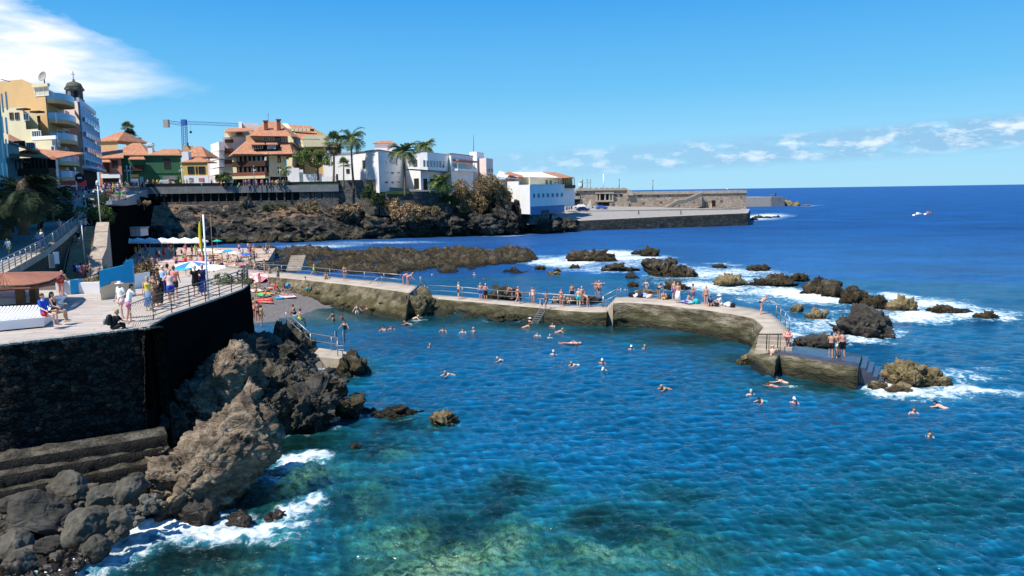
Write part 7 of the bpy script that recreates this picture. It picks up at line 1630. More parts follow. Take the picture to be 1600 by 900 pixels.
# --- walkways
W = [('walk', 399, 425, 2.2, 90, 'brief:palepink long_hair:brown bikini_top:palepink', 'woman in pale bikini walking on the path beside the paddling pool', 1), ('stand', 414, 426.5, 2.2, 120, 'brief:black long_hair:black bikini_top:black', 'dark haired woman in black bikini near the paddling pool rail', 0), ('ground', 422, 427, 2.2, 200, 'trunks:black hair:black', 'person squatting right of the dark haired woman by the paddling pool', 4), ('relax', 435, 441, 2.1, 60, 'trunks:grey hair:greyhair', 'slim man walking down towards the pebble beach', 4),
     ('walk', 491, 431, 2.2, -80, 'trunks:lime hair:brown', 'man in lime green trunks walking along the upper walkway', 0), ('stand', 538.5, 438, 2.2, 180, 'bikini_top:black brief:black hair:black', 'woman in black bikini alone on the upper walkway', 0), ('bend', 630, 445, 2.2, -70, 'brief:navy hair:brown', 'left one of two people bending over at the end of the upper walkway', 3), ('bend', 637, 446, 2.2, -90, 'brief:salmon hair:blonde', 'right one of two people bending over at the end of the upper walkway', 3), ('ground', 510, 436, 2.2, 180, 'brief:black hair:brown', 'person sitting low on the upper walkway behind the woman in black bikini', 4), ('ground', 513, 441, 1.7, -120, 'bikini_top:grey brief:grey hair:black', 'person sitting at the edge of the rocky bank above the beach', 4),
     ('stand', 716.5, 467, 1.12, -60, 'trunks:brown hair:greyhair', 'man in brown trunks standing alone on the lower walkway', 1), ('hips', 751, 468.5, 1.12, 160, 'trunks:blue hair:greyhair', 'man in blue trunks, left of a pair on the lower walkway', 3), ('fold', 759, 469.5, 1.12, 190, 'long_trunks:black hair:greyhair', 'man in long black trunks, right of a pair on the lower walkway', 3), ('bend', 801, 467, 1.12, 100, 'trunks:navy hair:brown', 'person stooping behind the woman with red bikini on the walkway', 3), ('walk', 809, 474.5, 1.12, -60, 'bikini_top:red brief:black hair:blonde', 'woman in red and black bikini walking on the lower walkway', 3),
     ('relax', 833, 475.5, 1.12, 170, 'swimsuit:palepink long_hair:brown', 'woman in pale swimsuit with a pink bag on the lower walkway', 0), ('climb', 854, 482.5, 1.12, 150, 'trunks:brown hair:darkbrown', 'man in brown trunks at the top of the pool ladder', 0), ('stand', 877, 479, 1.12, 200, 'bikini_top:salmon brief:salmon hair:brown', 'woman in salmon bikini behind the railing', 3), ('stand', 904, 480.5, 1.12, 0, 'trunks:turquoise', 'broad backed man in turquoise trunks seen from behind', 1, 1.05), ('relax', 909, 475, 1.12, 180, 'brief:black hair:greyhair', 'man facing the camera behind the turquoise trunks', 3), ('bend', 919, 480, 1.12, 60, 'brief:black hair:brown', 'person leaning forward near the raised walkway ramp', 3),
     ('relax', 894, 470, .9, 180, 'trunks:black hair:black', 'man on the rocks behind the railing, left of the turquoise trunks', 0), ('ground', 888, 474, .9, 180, 'brief:yellow hair:brown', 'sunbather in yellow sitting on the dark rocks', 0), ('ground', 868, 472, .9, 170, 'brief:black hair:black', 'sunbather sitting on dark rocks just right of the ladder man', 4), ('relax', 932, 463, .8, 180, 'brief:black hair:brown bikini_top:black', 'woman standing on the far rocks behind the railing', 3), ('relax', 936, 464, .8, 140, 'trunks:brown hair:greyhair', 'man standing on the far rocks behind the railing', 3),
     ('bend', 1029, 467.5, 2.0, -30, 'brief:black hair:darkbrown', 'dark haired person crouching with bags on the raised walkway', 4), ('ground', 1037, 468, 2.0, 170, 'trunks:yellow hair:brown', 'person in yellow sitting beside the bags on the raised walkway', 0), ('stand', 1053, 468, 2.0, 200, 'trunks:purple hair:brown', 'person standing behind the man holding a white towel', 1), ('stand', 1059, 473, 2.0, 0, 'wrap:white', 'man wrapped in a white towel on the raised walkway', 3, 1.03), ('hips', 1083, 474, 2.0, 100, 'trunks:purple hair:darkbrown', 'dark haired person beside the turquoise bag on the raised walkway', 4), ('ground', 1074, 472.5, 2.0, -90, 'trunks:lightblue hair:brown', 'person sitting on a pale blue towel on the raised walkway', 0),
     ('stand', 1103, 478.5, 2.0, 170, 'brief:brown hair:greyhair', 'tall man in brown briefs standing left of the person in dark blue', 3, 1.03), ('ground', 1111, 478, 2.0, 150, 'tshirt:navy trunks:navy hair:darkbrown', 'person in dark blue sitting on the raised walkway', 0), ('ground', 1127, 477, 2.0, 90, 'tshirt:white trunks:white hat:white', 'person all in white with a white hat sitting on the raised walkway', 1, 1.1), ('dive', 1188, 491, 2.0, -70, 'brief:black', 'bald man in black briefs bending forward to dive at the wall corner', 3, 1.03),
     ('stand', 1230, 547, 1.18, 180, 'swimsuit:palepink hair:brown', 'girl in a pink swim ring at the head of the platform steps', 3, .86), ('fold', 1298, 560, 1.18, -30, 'trunks:black hair:darkbrown', 'leftmost boy of the group of four on the diving platform', 0, .97), ('relax', 1304, 559, 1.18, 160, 'trunks:white hair:brown', 'second boy in pale trunks in the group of four', 3, .97), ('hips', 1308, 556, 1.18, 200, 'trunks:green hair:brown', 'boy in green trunks half hidden in the group of four', 4, .95), ('stand', 1316, 558, 1.18, 10, 'long_trunks:black hair:darkbrown', 'rightmost boy in black trunks on the diving platform', 3, .97)]
for a in W: person(a[0], G(a[1], a[2], a[3]), a[4], a[5], a[6], a[7], a[8] if len(a) > 8 else 1.0)
person('climb', G(1206, 581, -.1), -25, 'trunks:navy', 'man in dark blue trunks climbing the ladder out of the pool', 1, 1.05)
person('climb', G(847.5, 502, -.3), 10, 'brief:brown hair:black', 'tanned person hanging on the slanted ladder at the pool wall', 0)
# --- shore groups
person('stand', G(397, 498, 2.3), 150, 'trunks:salmon hair:brown', 'left person of three standing at the foot of the bastion', 4)
person('fold', G(403, 504, 2.0), 30, 'brief:brown hair:brown', 'middle person of three at the foot of the bastion', 3)
person('relax', G(409, 510, 1.7), -40, 'brief:black hair:brown', 'right person of three at the foot of the bastion', 4)
person('perch', G(468, 499, 2.0), -60, 'trunks:lime hair:brown', 'man in lime green trunks sitting on a rock above the bathing steps', 0)
person('ground', G(461, 491, 1.9), 120, 'trunks:brown hair:brown', 'person sitting behind the man in lime green trunks', 4)
def onbeach(px, py):
 z = 1.0
 for _ in range(12): p_ = G(px, py, z); z = .6 * z + .4 * float(beach(np.array([p_.x]), np.array([p_.y]))[0])
 return G(px, py, z)
for a in [('ground', 432, 454, 1.3, 160, 'tshirt:red trunks:red hair:brown', 'person in red sitting on the pebble beach'), ('lie', 420, 452, 1.3, 70, 'brief:orange hair:brown bikini_top:orange', 'sunbather lying behind the pink beach umbrella'), ('lie', 449, 463, 1.0, 110, 'brief:pink hair:brown bikini_top:pink', 'sunbather lying in the middle of the pebble beach'), ('sprawl', 438, 459, 1.1, -120, 'brief:black hair:brown', 'sunbather leaning back on the pebble beach near the red one'), ('lie', 413, 470, 1.0, 80, 'brief:red hair:brown', 'sunbather lying on the bright red towel'), ('lie', 516, 457, 1.0, 130, 'brief:black hair:brown', 'sunbather lying at the far right of the pebble beach'), ('sprawl', 424, 446, 1.5, -80, 'brief:palepink hair:blonde', 'sunbather leaning back in front of the upper walkway')]:
 person(a[0], onbeach(a[1], a[2]), a[4], a[5], a[6], rnd.choice([0, 1, 3, 4]))
# --- bathers in the water (waterline position)
SW = [('wade', 529, 478, 90, 'trunks:grey hair:brown', 'child wading at the beach edge'), ('wade', 558, 487, 200, 'trunks:white hair:brown', 'man in white trunks wading towards the beach'), ('wade', 574, 487, 150, 'bikini_top:orange brief:orange hair:blonde', 'small child standing in the shallow water'), ('wade', 521, 499, 60, 'bikini_top:black brief:black hair:black', 'woman in black bikini standing in the shallow water'), ('tread', 536, 495, 90, 'tshirt:red hair:darkbrown', 'child with a red float in the shallow water'), ('wade', 539, 514, 180, 'swimsuit:black hair:black', 'dark haired woman standing waist deep near the beach'),
      ('prone', 596, 489, 80, 'hair:greyhair trunks:white', 'swimmer close to the yellow rocky bank'), ('prone', 649, 496, -80, 'hair:greyhair', 'swimmer nearest the lower walkway wall on the left'), ('prone', 637, 505, 100, 'hair:blonde', 'swimmer stretched out left of the centre of the pool'), ('tread', 600.5, 513.5, 150, 'hair:black', 'left of two swimmers talking near the beach'), ('tread', 611, 512.5, 200, 'hair:darkbrown', 'right of two swimmers talking near the beach'), ('tread', 692.5, 515, 180, 'hair:black', 'lone dark haired swimmer left of the middle'), ('tread', 723.5, 517.5, 180, 'hair:darkbrown', 'left of two swimmers side by side below the lower walkway'), ('tread', 741.5, 516, 120, 'hair:greyhair', 'right of two swimmers side by side below the lower walkway'),
      ('tread', 826.5, 501, -60, 'bikini_top:black hat:white', 'bather with white hat beside the slanted ladder'), ('crawl', 823, 509, -70, 'hair:brown', 'swimmer arriving at the slanted ladder'), ('tread', 864.5, 508.5, 150, 'hair:brown', 'swimmer to the right of the slanted ladder'), ('prone', 874, 517, -80, 'hair:blonde', 'swimmer stretched out right of the slanted ladder'), ('tread', 840, 523, 180, 'hair:darkbrown', 'dark haired swimmer below the slanted ladder'), ('tread', 860.5, 527, 150, 'hair:greyhair', 'grey haired swimmer below the slanted ladder'), ('backfloat', 893, 536, 90, 'brief:white hair:greyhair', 'swimmer floating on the back in the middle of the pool'), ('tread', 864.5, 552, 180, 'cap:palepink bikini_top:red', 'swimmer with pale pink cap in the middle of the pool'),
      ('tread', 672, 542, 180, 'swimsuit:red hair:blonde', 'blonde swimmer in red left of the middle'), ('prone', 783, 562, 110, 'hair:greyhair', 'swimmer on the left trailing pale legs in mid pool'), ('prone', 898, 569.5, 120, 'hair:blonde trunks:white', 'swimmer with pale fins in mid pool'), ('tread', 941, 566, 170, 'cap:white', 'swimmer with white cap, farther of two'), ('prone', 945, 578, 150, 'cap:white', 'swimmer with white cap, nearer of two'), ('prone', 701, 584, 130, 'hair:blonde', 'blonde swimmer nearest the surf rocks'), ('tread', 987, 544.5, 160, 'cap:white', 'left of two swimmers in front of the raised walkway'), ('tread', 1006.5, 543.5, 190, 'hair:blonde', 'right of two swimmers in front of the raised walkway'), ('prone', 1039, 606, 120, 'hair:blonde', 'blonde swimmer alone in the near water'),
      ('tread', 1173, 615, 170, 'hair:greyhair', 'grey haired swimmer in a group of three off the wall corner'), ('prone', 1191, 626, 120, 'hair:darkbrown swimsuit:turquoise', 'dark haired swimmer in turquoise in the group of three'), ('tread', 1239.5, 627, 180, 'cap:white', 'swimmer with white cap right of the group of three'), ('prone', 1222, 595, 60, 'hair:darkbrown bikini_top:salmon', 'swimmer below the man on the ladder'), ('crawl', 1207, 602, 90, 'hair:darkbrown', 'half submerged swimmer near the ladder'), ('tread', 1426, 643, 180, 'hair:brown', 'left of two swimmers in open water right of the platform'), ('prone', 1470, 634, 50, 'hair:black', 'dark haired swimmer farthest right in open water'), ('tread', 1450, 681, 180, 'hair:darkbrown', 'nearest swimmer at the lower right'),
      ('tread', 659, 421, 180, 'hair:darkbrown brief:salmon', 'bather sitting in the channel by the lava reef'), ('tread', 741.5, 428.5, 150, 'hair:greyhair', 'lone head in the channel behind the lower walkway'), ('tread', 757, 436, 150, 'hair:black', 'dark haired bather in the channel behind the pair of men'), ('backfloat', 936, 443, 90, 'hair:greyhair', 'bather floating on the back behind the breakwater'), ('tread', 965.5, 452, 180, 'hair:brown', 'left of two heads behind the raised walkway steps'), ('tread', 977.5, 452, 180, 'hair:darkbrown', 'right of two heads behind the raised walkway steps'), ('wade', 1010, 450, 150, 'bikini_top:palepink hair:brown', 'bather standing in the sea behind the bags'), ('tread', 676, 431, 150, 'cap:white', 'tiny bather beside the upper walkway steps in the channel')]
for a in SW:
 p_ = G(a[1], a[2], 0.0); p_.z = .02
 if a[0] == 'wade': p_.z = -.06 if a[2] > 480 else .15
 person(a[0], p_, a[3], a[4], a[5], rnd.choice([0, 1, 1, 3]), .8 if 'child' in a[5] else 1.0)
# --- crowd on the beach plaza and restaurant
PLZ = [('walk', 239, 418, 190, 'bikini_top:brown brief:brown long_hair:brown', 'girl in brown bikini walking across the middle of the plaza'), ('walk', 276, 418, 200, 'trunks:navy hair:black', 'person in navy shorts carrying a dark bag across the plaza'), ('stand', 290.5, 414, 0, 'long_trunks:red hair:brown', 'man in red shorts standing on the open plaza'), ('chair', 309, 400, 120, 'bikini_top:palepink brief:palepink hair:blonde', 'person in pale pink seated by the flag poles'), ('ground', 355, 418, 180, 'trunks:blue hair:brown', 'person in blue shorts sitting where the path starts'), ('stand', 374, 395, 0, 'trunks:blue hair:brown', 'man in blue shorts at the back of the plaza'), ('stand', 379, 402, 30, 'tshirt:white trunks:lightblue hair:brown', 'person in white shirt near the small blue umbrella'), ('stand', 318, 413, 30, 'trunks:salmon cap:salmon', 'person with salmon cap behind the thick flag pole')]
for a in PLZ: person(a[0], G(a[1], a[2], 1.52), a[3], a[4], a[5], rnd.choice([0, 1, 3, 4]))
cols = ['red', 'blue', 'black', 'white', 'pink', 'yellow', 'turquoise', 'orange', 'navy', 'green']
def crowd(n, boxf, poses, where, group, seed, sc=1.0, dressed=False, mind=.55, far=False):
 rg = random.Random(seed); got = []; k = 0; t_ = 0
 while k < n and t_ < 4000:
  t_ += 1; p_ = boxf(rg)
  if any((p_ - q).length < mind for q in got): continue
  got.append(p_); c = rg.choice(cols); ps = rg.choice(poses); fem = rg.random() < .5
  hr = rg.choice(['darkbrown', 'brown', 'blonde', 'black', 'greyhair'])
  if dressed: out = ('dress:%s long_hair:%s' % (c, hr)) if fem and rg.random() < .4 else 'tshirt:%s trunks:%s hair:%s' % (c, rg.choice(['navy', 'grey', 'white', 'black', 'brown']), hr)
  else: out = ('bikini_top:%s brief:%s long_hair:%s' % (c, c, hr)) if fem else 'trunks:%s hair:%s' % (c, hr)
  act = {'ground': 'sitting', 'sprawl': 'leaning back', 'lie': 'lying', 'stand': 'standing', 'walk': 'walking', 'relax': 'standing', 'hips': 'standing', 'chair': 'seated', 'fold': 'standing', 'rail': 'leaning'}[ps]
  if far: far_person(ps, p_, rg.uniform(0, 360), out, rg.choice([0, 1, 3, 4])); k += 1; continue
  person(ps, p_, rg.uniform(0, 360) if ps != 'rail' else 180, out, 'tiny person in %s %s %s' % (c, act, where), rg.choice([0, 1, 3, 4]), sc, '%s, %s %s' % (group, c, act)); k += 1
U = lambda rg, a, b: rg.uniform(a, b)
crowd(26, lambda g: G(U(g, 165, 236), U(g, 420, 447), 1.52), ['ground', 'sprawl', 'stand', 'chair', 'lie', 'relax'], 'in the crowd behind the cyan wall', 'bathers behind the cyan wall', 1)
crowd(26, lambda g: G(U(g, 205, 330), U(g, 403, 424), 1.52), ['ground', 'sprawl', 'stand', 'lie', 'walk'], 'on the open middle of the plaza', 'bathers on the open plaza', 13)
crowd(12, lambda g: onbeach(U(g, 398, 520), U(g, 447, 474)), ['ground', 'sprawl', 'lie', 'stand'], 'on the grey pebble beach', 'bathers on the pebble beach', 14)
crowd(8, lambda g: G(U(g, 152, 180), U(g, 432, 447), 3.0), ['stand', 'relax', 'ground'], 'beside the garden at the stair foot', 'bathers at the stair foot', 12)
crowd(26, lambda g: G(U(g, 192, 318), U(g, 392, 402), 1.52), ['chair', 'stand', 'walk', 'relax'], 'under the white restaurant parasols', 'guests under the white parasols', 2, dressed=True)
crowd(34, lambda g: G(U(g, 325, 400), U(g, 396, 416), 1.52), ['ground', 'sprawl', 'stand', 'chair', 'lie'], 'in the sunbathing crowd right of the flag poles', 'sunbathers right of the flag poles', 3)
crowd(10, lambda g: G(U(g, 380, 425), U(g, 390, 400), 2.6), ['ground', 'sprawl', 'stand'], 'on the reef rocks behind the plaza', 'sunbathers on the reef edge', 4)
crowd(36, lambda g: (lambda x, Y: P(x, 288.2 - (x - 230) * 0.0, Y) + Vector((0, 0, -.35)))(U(g, 228, 415), U(g, 207.5, 210)), ['stand', 'walk', 'relax', 'chair'], 'strolling along the promenade rail', 'people along the promenade', 5, dressed=True, far=True)
crowd(8, lambda g: P(U(g, 415, 450), 288.5, U(g, 208, 210)) + Vector((0, 0, -.35)), ['walk', 'stand'], 'in front of the tiled hotel', 'people in front of the hotel', 6, dressed=True, far=True)
crowd(36, lambda g: (lambda x: P(x, 303 - (x - 140) * .07, U(g, 139, 152)))(U(g, 128, 200)), ['stand', 'walk', 'relax', 'chair'], 'in the packed street at the corner', 'people packed in the street', 7, dressed=True, far=True)
crowd(16, lambda g: P(U(g, 196, 228), 294.5, U(g, 188, 200)), ['stand', 'walk', 'relax'], 'crossing where the street meets the promenade', 'people at the promenade start', 8, dressed=True, far=True)
crowd(9, lambda g: (lambda p_: Vector((p_.x, p_.y, VPZ)))(P(U(g, 164, 193), 314, U(g, 124, 130))), ['stand', 'relax', 'rail'], 'on the small viewing platform', 'people on the viewing platform', 9, dressed=True)
crowd(12, lambda g: P(U(g, 66, 125), 311, U(g, 134, 142)), ['chair', 'stand'], 'at the street cafe tables', 'guests at the street cafe', 10, dressed=True, far=True)
crowd(4, lambda g: P(U(g, 1199, 1216), 307.9, 505), ['stand'], 'on the far jetty', 'people on the far jetty', 11, dressed=True)
person('stand', P(1212, 307.7, 502), 180, 'tshirt:black trousers:black hair:black', 'tallest dark figure on the end of the far jetty', 2, 1.6)
person('stand', P(1136, 300, 293), 180, 'tshirt:white trousers:black hair:black', 'lone figure on top of the pier wall', 1)
for px in (998, 1064): person('walk', P(px, 336, 250) , 90, 'tshirt:black trousers:black hair:black', 'lone walker on the quay, %s' % ('left of the stairs' if px == 998 else 'right of the stairs foot'), 2)
vs, fs, mi, ms, b0 = [], [], [], [], 0
for me, Mw, mt in FAR:
 if mt not in ms: ms.append(mt)
 vs += [tuple(Mw @ v.co) for v in me.vertices]; fs += [tuple(b0 + i for i in p.vertices) for p in me.polygons]; mi += [ms.index(mt)] * len(me.polygons); b0 += len(me.vertices)
me = bpy.data.meshes.new('distant_crowd'); me.from_pydata(vs, [], fs); me.update(); o = link('distant_crowd', me, ms, smooth=True); me.polygons.foreach_set('material_index', mi)
tag(o, 'far off crowd strolling along the promenade and packed in the street', 'crowd', kind='stuff')
# ------------------------------------------------------------ railings
def railing(pts, h, nr_, sp, mat, label, r=.022, rp=.028, top=None, name='railing', group=None, slant=(0, 0), cat='railing'):
 pts = [Vector(p) for p in pts]; o = empty(name, pts[0], 0, label, cat, group); b = pts[0]; sl_ = Vector((slant[0], slant[1], 0))
 L = sum((pts[i + 1] - pts[i]).length for i in range(len(pts) - 1)); n_ = max(2, int(round(L / sp)) + 1); ps = resample(pts, n_); me = None
 for p in ps:
  if me is None:
   m = MB(); m.tube([(0, 0, 0), sl_ + Vector((0, 0, h))], rp, 7); q = m.build('post', M[mat], o, smooth=True); me = q.data
  else:
   q = bpy.data.objects.new('post', me); COL.objects.link(q); q.parent = o
  q.location = Vector(p) - b
 for k in range(nr_):
  z = h * (1 - k / nr_) ; m = MB(); m.tube([p - b + sl_ * (z / h) + Vector((0, 0, z)) for p in pts], (top or r * 1.4) if k == 0 else r, 6); m.build('handrail' if k == 0 else 'mid_rail', M[mat], o, smooth=True)
 return o
railing([G(a, b, TZ + .03) for a, b in ((240, 499), (262, 491), (300, 478.5), (330, 468.5), (355, 459.5), (379, 450.5))], 1.08, 6, 1.9, 'darksteel', 'curved bronze railing with thin bars on top of the black bastion')
railing([G(a, b, TZ + .03) for a, b in ((379, 450.5), (386, 444), (388, 438))], 1.08, 6, 1.2, 'darksteel', 'short return of the bronze railing at the bastion tip')
o = empty('ornamental_railing', T(205, 512), 0, 'low railing with wavy white bars where the terrace corner begins', 'railing')
a, b = T(207, 511), T(238, 500)
m = MB(); m.tube([(0, 0, 0)], .02) if False else None
rg = random.Random(2)
for i in range(9):
 p0 = a.lerp(b, i / 8) - o.location; m = MB(); m.tube([p0, p0 + Vector((.16, .05, .35)), p0 + Vector((-.05, 0, .7)), p0 + Vector((.10, .05, 1.02))], .016, 6); m.build('wavy_bar', M['walltop'], o, smooth=True)
m = MB(); m.tube([a - o.location + Vector((0, 0, 1.03)), b - o.location + Vector((0, 0, 1.08))], .035, 6); m.build('handrail', M['walltop'], o, smooth=True)
# ramp railing
RZ = [Vector((p.x + .05, p.y, p.z + .1)) for p in RE[:7]]
railing(RZ, 1.15, 5, 2.0, 'steel', 'long steel railing with posts climbing along the ramp', r=.03, rp=.05, top=.05)
railing([Vector((p.x + .1, p.y, p.z + .1)) for p in (P(134, 331, 108), P(131, 318, 118), P(130, 312, 129))], 1.0, 2, 1.4, 'walltop', 'pale railing round the head of the ramp', r=.05, rp=.07)
railing([Vector((p.x, p.y, VPZ)) for p in (P(162, 318, 121.5), P(175, 316, 121), P(197, 310, 127.5), P(197, 308, 134))], 1.05, 2, .35, 'darksteel', 'dark barred railing of the small viewing platform', r=.04, rp=.03)
# pool walkway rails
def zl(z, *pp): return [G(a, b, z) for a, b in pp]
railing(zl(2.2, (384, 424), (430, 426), (480, 429.5), (540, 436), (600, 441), (630, 444)), 1.0, 2, 3.2, 'steel', 'grey two bar railing along the sea side of the upper walkway', r=.03, rp=.035)
railing(zl(1.12, (664, 461), (690, 462), (713, 463.5), (778, 469.5)), 1.05, 2, 4.5, 'steel', 'thin two bar railing on the left part of the lower walkway', r=.025, rp=.03)
railing(zl(1.12, (778, 470), (840, 475), (885, 478), (942, 480)), 1.05, 2, 4.2, 'steel', 'two bar railing on the right part of the lower walkway', r=.035, rp=.04)
railing([G(943, 480, 1.12), G(970, 466, 1.9)], 1.05, 2, 3.5, 'steel', 'sloping rail beside the ramp up to the raised walkway', r=.035, rp=.04)
railing([G(657, 447, 2.2), G(668, 461, 1.12)], 1.0, 2, 2.4, 'steel', 'stair rail beside the four steps between the walkways', r=.035, rp=.04)
railing([G(1213, 496, 2.0), G(1226, 508, 2.0), G(1233, 518, 1.9)], 1.0, 2, 2.2, 'steel', 'curved steel handrail on the seaward edge of the wall corner', r=.03, rp=.035)
railing(zl(1.72, (372, 416), (398, 407.5), (448, 404.5)), 1.0, 2, 2.8, 'steel', 'railing on the far side of the paddling pool', r=.03, rp=.035)
railing(zl(1.72, (372, 416), (415, 422.5), (452, 418.5)), 1.0, 2, 2.8, 'steel', 'railing on the near side of the paddling pool', r=.03, rp=.035)
railing([G(575, 457, 1.2), G(597, 444, 2.1)], .9, 2, 3.0, 'steel', 'short handrail over the rocky bank', r=.03, rp=.03)
# bathing steps with rail
bs = empty('bathing_steps', G(470, 530, .8), 0, 'narrow concrete steps and landing leading down to the pool', 'steps'); q = [(447, 504, 2.0), (456, 514, 1.7), (466, 522, 1.35), (478, 532, 1.0), (487, 540, .75)]
for i in range(4):
 a, b = G(*q[i]), G(*q[i + 1]); m = MB(); nr = Vector((0, 1.3, 0)); m.prism([(a.x, a.y), (b.x, b.y), (b.x, b.y + 1.4), (a.x, a.y + 1.4)], -1, a.z); par(m.build('step', M['oliverock']), bs)
m = MB(); a, b = G(486, 557, .75), G(530, 561, .75); m.prism([(a.x, a.y), (b.x, b.y), (b.x + .3, b.y + 2.2), (a.x - .2, a.y + 3.0)], -1, .75); par(m.build('landing', M['walltop']), bs)
railing([G(448, 507, 2.0), G(486, 542, .8)], 1.0, 2, 3.8, 'steel', 'slanting two bar rail of the bathing steps', r=.03, rp=.045)
railing([G(486, 542, .8), G(505, 545, .78), G(528, 549, .78), G(528, 556, .78)], 1.0, 2, 2.0, 'steel', 'rail round the landing of the bathing steps', r=.03, rp=.035)
def ladder(b, t_, w, label, mat='steel', up=.9, nrg=5, wd=None):
 b, t_ = Vector(b), Vector(t_); o = empty('pool_ladder', b, 0, label, 'ladder'); s = (wd or Vector((1, 0, 0))) * (w / 2)
 for k in (-1, 1): m = MB(); m.tube([s * k, t_ - b + s * k, t_ - b + s * k + Vector((0, 0, up)), t_ - b + s * k + Vector((0, .45, up)), t_ - b + s * k + Vector((0, .5, 0))], .035, 6); m.build('side_rail', M[mat], o, smooth=True)
 for i in range(nrg): p = (t_ - b) * ((i + .6) / nrg); m = MB(); m.tube([p - s, p + s], .025, 6); m.build('rung', M[mat], o)
 return o
b = G(1212, 583, -.2); ladder(b, (b.x + .0, b.y + .35, 1.2), .75, 'green grey metal ladder on the front of the wall corner', 'darksteel', 1.1, 6)
b = G(833, 508, -.2); ladder(b, tuple(G(849, 482, 1.12)), .6, 'long slanted ladder from the lower walkway into the pool', 'steel', .8, 9)
b = G(533, 561, -.3); ladder(b, (b.x - .1, b.y + .1, .8), .6, 'ladder at the end of the bathing steps landing', 'steel', 1.0, 4)
for (px, py, lb) in ((282, 596, 'upper rusty bracket ladder on the dark bastion foot'), (279, 622, 'lower rusty bracket ladder on the dark bastion foot')):
 b = P(px, py, 39.2); o = empty('iron_bracket', b, 0, lb, 'bracket')
 for k in range(4): m = MB(); m.box((k * .12 - .2, 0, -k * .02), (.05, .06, .85), M=Matrix.Rotation(R(-18), 3, 'Y')); m.build('bar', M['woodpost'], o)
# ------------------------------------------------------------ terrace furniture
# pergola: posts, dark frame, fan of reddish timber slats
pc_ = empty('timber_sunshade', T(36, 487), 0, 'reddish timber slat sunshade on two thick posts over the white loungers', 'sunshade')
for (px, py) in ((33.5, 478), (55, 474)):
 a = T(px, py); m = MB(); m.box((a.x, a.y, TZ + .72), (.34, .34, 1.44)); par(m.build('post', M['woodpost']), pc_)
hz_ = TZ + 1.5
cen = G(5, 429, TZ + 1.85); rim = [G(x, y, hz_) for x, y in ((-70, 462), (-40, 458), (-15, 450), (8, 447), (27, 446.5), (45, 446), (60, 443.5), (76, 440), (90, 434), (98, 428.5), (94, 425.5), (60, 425.5), (20, 426.5), (-20, 428), (-80, 434))]
rim = resample(rim + [rim[0]], 140); m = MB(); mb2 = MB()
for i in range(139):
 a, b = Vector(rim[i]), Vector(rim[i + 1]); b = a.lerp(b, .8); k = .0; c1_, c2_ = cen.lerp(a, .03), cen.lerp(b, .03); up = Vector((0, 0, .05))
 m.add([a, b, c2_, c1_, a + up, b + up, c2_ + up, c1_ + up], [(3, 2, 1, 0), (4, 5, 6, 7), (0, 1, 5, 4), (1, 2, 6, 5), (2, 3, 7, 6), (3, 0, 4, 7)])
M['slats'] = plain('red_brown_slats', (.36, .15, .09), .75, .25, 3)
par(m.build('slats', M['slats']), pc_)
m = MB(); m.tube([Vector(q) - Vector((0, 0, .14)) for q in rim[::4]], .07, 6); par(m.build('rim_beam', M['woodred']), pc_)
m = MB()
for px, py in ((33.5, 478), (55, 474)): a = T(px, py); m.tube([(a.x, a.y, TZ + 1.42), cen - Vector((0, 0, .08))], .06, 6)
par(m.build('beam', M['woodpost']), pc_)
# white loungers
def lounger(name, q, h0, label, slats=True, nsl=14):
 a, b, c_, d_ = [Vector((p.x, p.y, 0)) for p in q]      # front left, front right, back right, back left
 o = empty(name, (a.x, a.y, TZ), 0, label, 'lounger'); m = MB(); m.prism([(p.x, p.y) for p in (a, b, c_, d_)], TZ + .06, TZ + h0); par(m.build('base', M['white']), o)
 cx_ = (a + b + c_ + d_) / 4; m = MB(); ins = [p.lerp(cx_, .04) for p in (a, b, c_, d_)]; m.prism([(p.x, p.y) for p in ins], TZ, TZ + .06); par(m.build('plinth', M['shadowroom']), o)
 m = MB(); e = [p.lerp(cx_, -.03) for p in (a, b, c_, d_)]; m.prism([(p.x, p.y) for p in e], TZ + h0, TZ + h0 + .05); par(m.build('rim', M['white']), o)
 m = MB()
 for i in range(nsl):
  k0, k1 = (i + .1) / nsl, (i + .75) / nsl; n_ = 6; f0, f1, g0, g1 = a.lerp(b, k0), a.lerp(b, k1), d_.lerp(c_, k0), d_.lerp(c_, k1); vs = []
  for j in range(n_ + 1):
   t_ = j / n_; z = TZ + h0 + .08 + .26 * max(0, (t_ - .35) / .65) ** 1.3 + .05 * math.sin(t_ * 6); l, r = f0.lerp(g0, t_ * .94 + .03), f1.lerp(g1, t_ * .94 + .03); vs += [Vector((l.x, l.y, z)), Vector((r.x, r.y, z)), Vector((r.x, r.y, z - .06)), Vector((l.x, l.y, z - .06))]
  fs = []
  for j in range(n_):
   for s in range(4): fs.append((j * 4 + s, j * 4 + (s + 1) % 4, j * 4 + 4 + (s + 1) % 4, j * 4 + 4 + s))
  fs += [(0, 1, 2, 3), tuple(n_ * 4 + s for s in (3, 2, 1, 0))]; m.add(vs, fs)
 par(m.build('slatted_seat', M['white']), o); return o
lounger('slatted_lounger', [T(-110, 531), T(69, 512), T(84, 501), T(62, 489)] if False else [T(-110, 529), T(69, 512), T(86, 500), T(-60, 506)], .42, 'front white lounger with curved slats and a grey base', nsl=26)
lounger('slatted_lounger', [T(-80, 486), T(50, 474.5), T(58, 466), T(-40, 474)], .32, 'rear white lounger with curved slats behind the timber posts', nsl=26)
m = MB(); q = [T(72, 489), T(92, 487), T(106, 474.5), T(88, 476)]; m.prism([(p.x, p.y) for p in q], TZ + .38, TZ + .48); m.prism([(p.x, p.y) for p in [p_.lerp(q[0], .2) for p_ in q]], TZ, TZ + .38); o = m.build('white_bench', M['white']); tag(o, 'white wedge shaped bench end behind the seated couple', 'bench')
